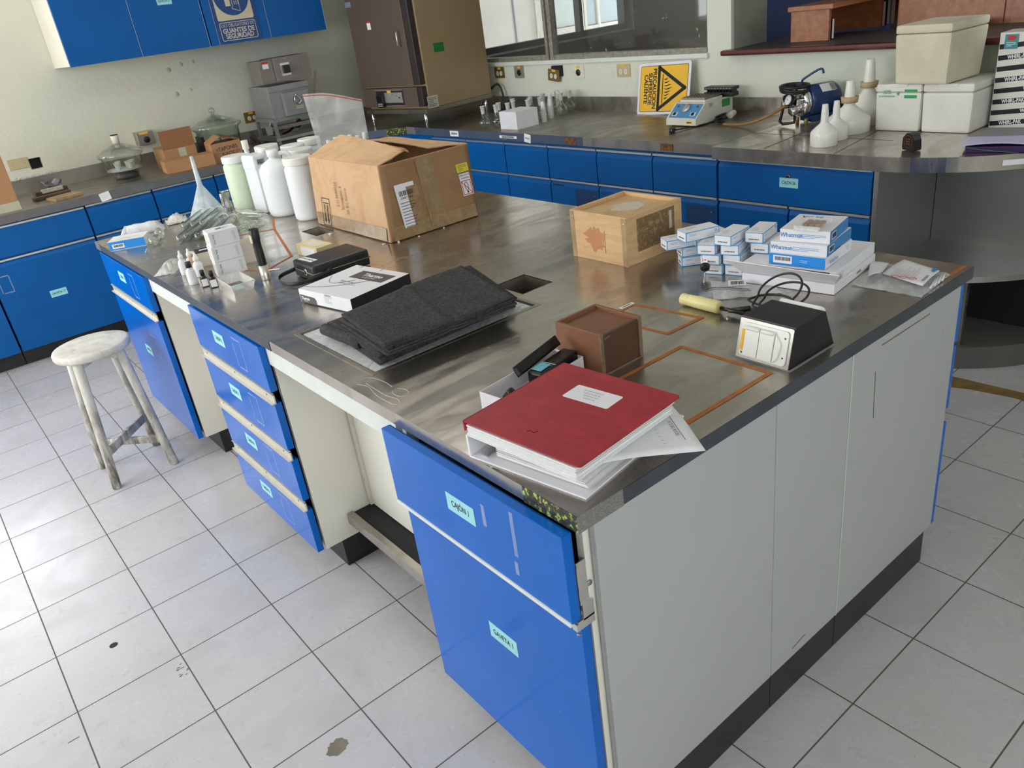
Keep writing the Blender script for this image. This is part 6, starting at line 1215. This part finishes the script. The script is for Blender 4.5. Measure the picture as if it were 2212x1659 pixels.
CB = [(-.212, -.302), (.198, -.305), (.20, .305), (-.21, .305)]; CT_ = [(-.178, -.252), (.232, -.252), (.235, .338), (-.172, .338)]; CH = .272
def cpt(i, z):
    k = z/CH; a = CB[i]; b_ = CT_[i]; return Vector((a[0]+(b_[0]-a[0])*k, a[1]+(b_[1]-a[1])*k, z))
m = MB()
for i in range(4):
    j = (i+1) % 4
    def fn(u, v, i=i, j=j):
        p = cpt(i, CH*v)*(1-u)+cpt(j, CH*v)*u; nrm = Vector((-(cpt(j, 0)-cpt(i, 0)).y, (cpt(j, 0)-cpt(i, 0)).x, 0)).normalized()
        return p-nrm*(.006*math.sin(PI*u)*math.sin(PI*v))+nrm*.004*noise.noise(Vector((u*5+i, v*4, 1)))*math.sin(PI*u)
    m.sheet(fn, 16, 10, 'bigcard', .004, smooth=False)
m.box((-.20, -.295, 0), (.19, .295, .004), 'bigcard'); m.build('body', T)
M['kraft_shaded'] = plain('shaded_brown_kraft', rgb(150, 112, 74), .5, var=.16, scale=9, bump=.3)  # tape cover of the -y side, with that side's shade put into its colour
m = MB(); m.sheet(lambda u, v: (lambda p: p+Vector((0, -.0062-.006*math.sin(PI*u)*math.sin(PI*v), 0)))(cpt(0, CH*(.006+.988*v))*(1-(.006+.988*u))+cpt(1, CH*(.006+.988*v))*(.006+.988*u)), 16, 10, 'kraft_shaded', .001); m.build('shaded_taped_side', T)
def flap(pts, name='flap', mat='bigcard'):
    m = MB(); m.sheet(lambda u, v: bil(pts, u, v)+Vector((0, 0, .004*noise.noise(Vector((u*4, v*3, 2)))))+Vector((0, 0, .006*math.sin(PI*u)*v)), 12, 8, mat, .004, smooth=False); return m
a, b_, c, d = [cpt(i, CH) for i in range(4)]
flap([d, a, a+Vector((.135, .02, .028)), d+Vector((.152, -.035, .062))]).build('flap', T)
flap([b_, c, c+Vector((-.13, -.02, .012)), b_+Vector((-.15, .05, .010))]).build('flap', T)
flap([a+Vector((.125, .02, .034)), a+Vector((.14, .18, .044)), a+Vector((.205, .15, .014)), a+Vector((.150, .015, .020))], mat='carton').build('folded_corner', T)
flap([c, d, d+Vector((.05, -.06, .012)), c+Vector((-.05, -.06, .004))]).build('flap', T)
# tapes and labels on the -y face and -x face
def face(i, u, v, off=.0045):
    j = (i+1) % 4; o = cpt(i, CH*v)*(1-u)+cpt(j, CH*v)*u; xd = cpt(j, CH*v)-cpt(i, CH*v); yd = cpt(i, CH)*(1-u)+cpt(j, CH)*u-cpt(i, 0)*(1-u)-cpt(j, 0)*u; F = fr(o, xd, yd); return F @ Matrix.Translation((0, 0, off))
def bulge(i, u, v): return .006*math.sin(PI*u)*math.sin(PI*v)+.0055
def sticker(i, u, v, w, h, mat, extra=.0):
    F = face(i, u, v, bulge(i, u, v)+extra+.001); return F
m = MB(); F = sticker(0, .5, .5, 0, 0, 'ptape'); m.card(F, .075, .26, 'ptape', .0005); m.build('packing_tape', T)
m = MB(); F = face(0, .5, .09, .0105); m.card(F, .39, .05, 'ptape', .0005); m.build('packing_tape', T)
m = MB(); F = face(3, .5, .10, .0062); m.card(F, .58, .05, 'ptape', .0005); m.build('packing_tape', T)
m = MB(); F = face(0, .235, .42, .0130); m.card(F, .085, .16, 'card_white', .0006); m.card(F, .05, .15, M['ptape'], .0007, .03, -.01); m.bars(F, .062, .018, 16, 'ink', .0, .045, .0009); m.text(F, '7065 1204-2', .012, 'ink', 0, .028, .001, .9, .02, PI); m.lines(F, .07, 9, .011, 'ink', y=.010, z=.0009, t=.002, seed=6); m.build('shipping_label', T)
m = MB(); F = face(0, .90, .50, .0105); m.card(F, .055, .032, plain('yellow_green_sticker', rgb(214, 206, 50), .5), .0006, 0, .055); m.lines(F, .04, 4, .006, 'ink', y=.064, z=.0008, t=.0015); m.card(F, .05, .085, 'card_white', .0006, 0, -.01)
m.text(F, 'DO NOT FREEZE', .0075, 'ink', 0, .026, .0009, .85, .02, PI); m.text(F, 'REFRIGERATE', .0075, 'ink', 0, .015, .0009, .85, .02, PI)
for p, q in (((-.021, -.048), (.021, -.048)), ((.021, -.048), (.021, .004)), ((.021, .004), (-.021, .004)), ((-.021, .004), (-.021, -.048)), ((-.021, .004), (.021, -.048))): seg(m, p, q, .0028, F @ Matrix.Translation((0, 0, .0008)), 'red')
m.tube([F @ Vector((.008*math.cos(a_)-.001, -.018+.017*math.sin(a_), .0008)) for a_ in [2*PI*i/14 for i in range(14)]], .0012, 'ink', 4, closed=True); m.cyl(F @ Vector((0, -.040, .0006)), F @ Vector((0, -.040, .0014)), .004, 'ink', 10); m.build('handling_sticker', T)
m = MB(); F = face(3, .18, .22, .008)
for p, q in (((-.035, -.055), (.035, -.055)), ((.035, -.055), (.035, .055)), ((.035, .055), (-.035, .055)), ((-.035, .055), (-.035, -.055)), ((-.026, .036), (.026, .036))): seg(m, p, q, .003, F, 'ink', .0004)
for x in (-.013, .013): m.box((x-.003, -.035, 0), (x+.003, .03, .0004), 'ink', 0, F); m.prism([(x-.008, -.03), (x+.008, -.03), (x, -.048)], .0004, 'ink', F)
m.build('upright_arrows', T)
m = MB(); F = face(3, .47, .52, .0115)
for k, s_ in enumerate(('S.H.4690012', 'Spongued, E', 'Oi B.i. Curro')): m.text(F, s_, .026-.002*k, 'greyink', .02+.012*k, .0+.034*(k-1)*0, .0003, .8, 0, -PI/2-.12) if 0 else m.text(F @ Matrix.Translation((-.05+.042*k, -.01*k, 0)), s_, .024, M['penbrown'] if 'penbrown' in M else plain('brown_pen', rgb(118, 84, 60), .7), 0, 0, .0003, .8, 0, PI/2+.12)
m.build('handwriting', T)
T = thing('zip_bag', 'clear zip bag with red seal holding plastic tubes, behind the big carton', 'bag', (.985, 2.497, TT+.0), math.atan2(-.11, .24))
def bagfn(s_):
    def f(u, v):
        z = .002+.50*v; w_ = .112*(1-.10*(1-v)); x = -w_+2*w_*u; d = .024*math.sin(PI*u)**.7*(1-.85*v**2)*min(1, v*8+.1); return (x-.02*v+(.02*u*v), s_*d+.012*noise.noise(Vector((u*4, v*6, s_)))*math.sin(PI*u), z-.05*v*(u-.1)+.01*math.sin(4*u)*v)
    return f
m = MB(); m.sheet(bagfn(1), 22, 30, 'bag_thin', .0004); m.sheet(bagfn(-1), 22, 30, 'bag_thin', .0004); m.build('film', T)
m = MB(); f = bagfn(-1); m.tube([Vector(f(u, .985))+Vector((0, -.003, 0)) for u in [i/14 for i in range(15)]], .0016, 'red', 6); m.build('red_seal', T)
for k in range(6):
    m = MB(); x = -.08+.032*k; m.cyl((x, 0, .22), (x+.012, 0, .305+.008*(k % 2)), .009, 'hdpe', 12); m.build('sample_tube', T)
# ---------------------------------------------------------------- small branded filter boxes
M['gebody'] = plain('box_blue_edge', rgb(70, 158, 214), .4, var=.03)
T0 = thing('filter_box', 'x', 'box', (0, 0, 0))
m = MB(); m.box((-.0525, -.0255, 0), (.0525, .0255, .0285), 'gebody', .0006)
m.build('body', T0)
m = MB(); L2, W2, H2 = .0525, .0255, .0285
for F, w_, h_ in ((fr((-L2, 0, H2/2), (0, -1, 0), (0, 0, 1)), .047, .0245), (fr((L2, 0, H2/2), (0, 1, 0), (0, 0, 1)), .047, .0245), (fr((0, -W2, H2/2), (1, 0, 0), (0, 0, 1)), .101, .0235), (fr((0, W2, H2/2), (-1, 0, 0), (0, 0, 1)), .101, .0235), (FZ(0, 0, H2), .1045, .050)):
    m.prism(rrect(w_, h_, .002, 3), .0004, 'card_white', F)
m.bars(fr((-L2, 0, .010), (0, -1, 0), (0, 0, 1)), .030, .0035, 18, 'ink', z=.0005); F = fr((0, -W2, H2/2), (1, 0, 0), (0, 0, 1)); m.lines(F, .02, 2, .003, M['gebody'], x=-.032, y=.006, z=.0005); m.lines(F, .03, 1, .003, 'greyink', x=-.028, y=-.008, z=.0005)
m.tube([F @ Vector((.041+.0028*math.cos(a), .006+.0028*math.sin(a), .0006)) for a in [2*PI*i/12 for i in range(12)]], .0007, 'brightblue', 4, closed=True); F = FZ(0, 0, H2); m.lines(F, .03, 3, .006, 'greyink', x=-.02, y=.012, z=.0005)
m.build('white_faces', T0)
GE = []
def ge(cx, cy, ang, lev, lab):
    loc = (cx, cy, TT+.0293*lev)
    if not GE: T0.location = loc; T0.rotation_euler = (0, 0, math.radians(ang)); T0['label'] = lab; T0['group'] = 'small blue-edged filter boxes'; GE.append(T0)
    else: GE.append(dup(T0, loc, math.radians(ang), lab, 'small blue-edged filter boxes'))
ge(1.097, .637, -37, 0, 'blue-edged filter box at the bottom left of the heap, beside the probe thermometer'); ge(1.098, .640, -31, 1, 'blue-edged filter box second from the bottom in the left pile')
ge(1.055, .662, -28, 2, 'blue-edged filter box jutting out farthest left from the heap'); ge(1.125, .622, -20, 2, 'blue-edged filter box just under the topmost left one, half hidden')
ge(1.066, .608, -21, 3, 'blue-edged filter box topmost of the left pile, nearest the pale wooden box')
ge(1.085, .548, 18, 0, 'blue-edged filter box at the very bottom front, above the plastic film'); ge(1.105, .492, 15, 0, 'bottom filter box partly covered by the white flap on the right'); ge(1.076, .553, 20, 1, 'filter box with barcode end in the second layer of the front pile'); ge(1.105, .500, 16, 1, 'filter box in the second layer just left of the white flap')
ge(1.071, .565, 22, 2, 'filter box in the third layer, left end of the front pile'); ge(1.098, .505, 20, 2, 'filter box in the third layer right under the topmost front one'); ge(1.087, .507, 8, 3, 'filter box topmost in the middle of the heap, barcode end facing forward'); ge(1.150, .440, 14, 2, 'filter box under the rearmost top one, next to the big white box')
ge(1.118, .452, 14, 3, 'filter box topmost at the right rear of the heap'); GE[-1].location = (1.142, .452, TT+.0293*3); ge(1.16, .455, 12, 1, 'lower filter box hidden beneath the right rear ones') if 0 else None; ge(1.195, .545, 10, 0, 'filter box lying behind the heap, almost hidden'); ge(1.188, .500, 12, 1, 'filter box in the second layer at the rear right'); ge(1.175, .485, 12, 0, 'filter box in the bottom layer at the rear right') if 0 else None
# probe thermometer
T = thing('probe_thermometer', 'round dial probe thermometer leaning on the blue-edged boxes', 'thermometer', (.965, .510, TT))
p0 = Vector((0, 0, .001)); p1 = Vector((.036, .024, .026)); p2 = p1+(p1-p0).normalized()*.012
m = MB(); m.cyl(p0, p1, .0012, 'chrome', 8, .0018); m.build('stem', T); m = MB(); m.cyl(p1, p2, .0125, 'black', 22, .0135); m.build('dial_housing', T); m = MB(); m.cyl(p2, p2+(p2-p1)*.1, .012, 'paper', 20); m.build('dial', T)
d = (p1-p0).normalized(); m = MB(); G = fr(p2+Vector((.004, .006, .004)), (.35, -.6, .15), (.55, .35, .75)); m.prism(rrect(.018, .030, .006), .001, 'paper', G @ Matrix.Translation((0, .012, 0))); m.text(G, '2 o', .010, 'red', 0, .010, .0013, .9, .04); m.build('tag', T)
# ---------------------------------------------------------------- whatman and the large flat boxes
T = thing('flat_box', 'large flat white box at the bottom right, under the open flap box', 'box', (1.168, .328, TT+.001), math.radians(8))
m = MB(); m.box((-.132, -.132, 0), (.132, .118, .026), 'card_white', .001); m.build('body', T); m = MB(); m.bars(fr((.02, -.1322, .012), (1, 0, 0), (0, 0, 1)), .03, .006, 10, 'greyink'); m.build('printing', T)
T = thing('flat_box', 'large flat white box with its end flap hanging open, under the Whatman boxes', 'box', (1.170, .330, TT+.0275), math.radians(8.5))
m = MB(); m.box((-.125, -.130, 0), (.132, .118, .029), 'card_white', .001); m.box((-.1256, -.115, .003), (-.1252, .11, .026), 'void'); m.build('body', T)
m = MB(); m.raw([(-.128, -.130, .001), (-.128, .122, .001), (-.172, .150, .044), (-.166, -.155, .036), (-.1265, -.130, .001), (-.1265, .122, .001), (-.1705, .150, .0455), (-.1645, -.155, .0375)], [(0, 1, 2, 3), (7, 6, 5, 4), (0, 4, 5, 1), (1, 5, 6, 2), (2, 6, 7, 3), (3, 7, 4, 0)], 'card_white'); m.build('flap', T)
m = MB(); m.raw([(-.125, -.1315, .002), (-.085, -.1315, .002), (-.10, -.165, .026), (-.165, -.160, .028), (-.125, -.1305, .002), (-.085, -.1305, .002), (-.10, -.164, .027), (-.165, -.159, .029)], [(0, 1, 2, 3), (7, 6, 5, 4), (0, 4, 5, 1), (1, 5, 6, 2), (2, 6, 7, 3), (3, 7, 4, 0)], 'card_white'); m.build('side_flap', T)
M['wblue'] = plain('whatman_blue_face', rgb(48, 128, 196), .4, var=.03)
def whatman(lab, cx, cy, z, a, sx_, sy_, h, left, right, torn=False):
    T = thing('filter_paper_box', lab, 'box', (cx, cy, z), math.radians(a), 'stack of Whatman filter paper boxes')
    m = MB(); m.box((-sx_, -sy_, 0), (sx_, sy_, h), 'card_white', .001); m.build('body', T); m = MB()
    F = fr((-sx_-.0002, 0, h/2), (0, -1, 0), (0, 0, 1)); G = fr((0, -sy_-.0002, h/2), (1, 0, 0), (0, 0, 1))
    if left == 'blue': m.card(F, 2*sy_-.001, h-.001, 'brightblue', .0003); m.card(F, .05, .020, 'paper', .0005, -sy_+.037); m.bars(F, .042, .010, 22, 'ink', -sy_+.037, .002, .0006); m.lines(F, .02, 2, .004, 'paper', sy_-.055, .002, z=.0005)
    else: m.text(F, 'Whatman', .016, 'wblue', -sy_+.030, .001, .0003, .9, .01); m.lines(F, .07, 3, .004, M['gebody'], .02, .004, z=.0002, t=.0011)
    if right == 'blue': m.card(G, 2*sx_-.001, h-.001, 'wblue', .0003); m.card(G, .032, .017, 'paper', .0005, -sx_+.030); m.bars(G, .028, .013, 16, 'ink', -sx_+.030, 0, .0006)
    else: m.lines(G, .02, 2, .006, 'greyink', sx_-.03, .004, z=.0003)
    m.build('printing', T)
    if torn: m = MB(); m.raw([(-sx_, -sy_-.0006, .002), (.02, -sy_-.0006, .002), (.035, -sy_-.006, h*.55), (.02, -sy_-.004, h+.006), (-sx_+.02, -sy_-.001, h), (-sx_, -sy_-.0006, h)], [(0, 1, 2, 3, 4, 5)], 'card_white'); m.text(G, 'Whatman', .0155, 'wblue', -sx_+.04, 0, .0065, .9, .01); m.build('torn_flap', T)
    return T
whatman('bottom Whatman filter paper box with bright blue end and torn side', 1.140, .300, TT+.0575, 9, .085, .074, .030, 'blue', 'white', True); whatman('middle Whatman filter paper box, blue on its right side', 1.140, .300, TT+.088, 10.5, .083, .073, .030, 'white', 'blue')
T = whatman('top Whatman filter paper box with a small clear box lying on it', 1.140, .292, TT+.1185, 13, .070, .063, .031, 'white', 'blue'); m = MB(); m.text(FZ(.045, .02, .0313, -PI/2), 'W M', .022, 'ink', z=.0003, xs=1.2, bold=.01); m.build('printing', T)
T = thing('slide_box', 'small clear plastic box with brown contents on the top Whatman box', 'box', (1.108, .276, TT+.150), math.radians(10)); m = MB(); m.box((-.044, -.032, 0), (.044, .032, .013), 'bag', .001); m.build('case', T); m = MB()
for i in range(4):
    for j in range(3): m.box((-.012+.011*i, -.022+.016*j, .002), (-.004+.011*i, -.010+.016*j, .009), 'carton_dk')
m.box((-.042, -.028, .0015), (-.022, .028, .006), 'paper'); m.build('contents', T)
# bags and films
def flatbag(name, lab, pts, z0, mat='bag', hump=.008, seed=1, cat='bag'):
    c_ = sum((Vector(p+(0,)) for p in pts), Vector())/4; T = thing(name, lab, cat, (c_.x, c_.y, TT)); q = [Vector(p+(0,))-c_ for p in pts]
    m = MB(); m.sheet(lambda u, v: bil(q, u, v)+Vector((0, 0, z0+hump*math.sin(PI*u)*math.sin(PI*v)+.005*max(0, noise.noise(Vector((u*7, v*6, seed))))+.001)), 30, 24, mat, .0004); m.build('film', T); return T, c_
T, c_ = flatbag('zip_bag', 'clear zip bag with a hazard-marked white card, at the right end of the island', [(1.135, .182), (1.14, .004), (1.318, .018), (1.322, .205)], .001, 'bag', .010, 3)
def cardq(T, c_, pts, z, mat='card_white'): q = [Vector(p+(0,))-c_ for p in pts]; m = MB(); m.sheet(lambda u, v: bil(q, u, v)+Vector((0, 0, z+.003*math.sin(PI*u))), 8, 8, mat, .0008); return m
m = cardq(T, c_, [(1.180, .022), (1.297, .036), (1.337, .147), (1.214, .140)], .015); G = FZ(1.245-c_.x, .085-c_.y, .0195, math.radians(8)); m.lines(G, .09, 8, .008, plain('mauve_print', rgb(206, 194, 200), .7), y=.035, z=.0004, t=.0016, seed=9); m.text(G, 'REAGENT', .010, 'ink', -.03, -.046, .0006, 1, .02, 0)
for k in range(3):
    cx, cy = -.045+.0*k, -.02+.020*k
    for q in range(4): a_ = PI/2*q; seg(m, (cx+.010*math.cos(a_), cy+.010*math.sin(a_)), (cx+.010*math.cos(a_+PI/2), cy+.010*math.sin(a_+PI/2)), .0016, G @ Matrix.Translation((0, 0, .0008)), 'red')
m.prism([(.014*math.cos(a_)+.035, .006*math.sin(a_)-.046) for a_ in [2*PI*i/16 for i in range(16)]], .0008, 'wblue', G); m.build('hazard_card', T)
m = cardq(T, c_, [(1.190, .166), (1.230, .150), (1.305, .17), (1.292, .215)], .010); m.build('white_card', T)
for k in range(4): m = MB(); m.cyl((1.20+.02*k-c_.x, .012-c_.y, .006), (1.26+.015*k-c_.x, .028-c_.y, .006), .003, 'hdpe', 8); m.build('sample_stick', T)
T, c_ = flatbag('plastic_wrapper', 'crumpled clear wrapper with barcode label in front of the white flap', [(.873, .405), (1.00, .285), (1.035, .335), (.985, .505)], .001, 'bag', .010, 6, 'wrapper')
m = MB(); G = FZ(.977-c_.x, .41-c_.y, .0155, math.radians(-52)); m.card(G, .045, .040, 'card_white', .0005); m.bars(G @ Matrix.Rotation(0, 4, 'Z'), .034, .026, 16, 'ink', z=.0007); m.build('barcode_label', T)
m = MB(); m.tube([(.90-c_.x+.06*u, .45-c_.y-.09*u+.03*math.sin(PI*u), .013) for u in [i/10 for i in range(11)]], .0008, 'ink', 4); m.tube([(.894-c_.x+.06*u, .44-c_.y-.09*u+.03*math.sin(PI*u), .013) for u in [i/10 for i in range(11)]], .0015, 'greyink', 4); m.build('printing', T)
# crumbs of foam by the carton
for i, (x, y, s_) in enumerate(((.70, 1.79, .005), (.745, 1.755, .006), (.66, 2.15, .007), (.83, 1.745, .004), (.95, 1.75, .004))):
    m = MB(); m.box((-s_, -s_*.7, 0), (s_, s_*.7, s_*.8), 'foam', s_*.3); single(m, 'foam_crumb', 'tiny white foam crumb at the foot of the big carton', 'crumb', (x, y, TT), (0, 0, i), 'foam crumbs by the carton')
# marks on the floor
M['stain'] = plain('brown_floor_stain', rgb(128, 118, 104), .5, var=.25, scale=30)
m = MB(); m.prism(blot(7, .035, .028, 24, .35), .0006, 'stain', Matrix.Translation((-.300, .705, 0))); m.prism([(.013*math.cos(a), .012*math.sin(a)) for a in [2*PI*i/14 for i in range(14)]], .0008, 'ink', Matrix.Translation((-.640, 1.58, 0))); m.box((-.84, 1.265, 0), (-.81, 1.269, .0006), 'stain')
r = random.Random(14)
for k in range(16): x, y = -.53+.03*r.random(), 1.26+.07*r.random(); m.box((x, y, 0), (x+.006, y+.003, .0005), 'stain', 0, Matrix.Identity(4))
m.build('trim_4', kind='structure')
m = MB(); m.prism([(2.50, .62), (2.512, .40), (2.53, .0), (2.56, -.25), (2.47, -.22), (2.44, .05), (2.46, .20), (2.435, .36), (2.40, .45), (2.43, .62)], .0005, plain('ochre_floor_dirt', rgb(138, 110, 66), .7, var=.3, scale=12, world=True)); m.build('trim_5', kind='structure')
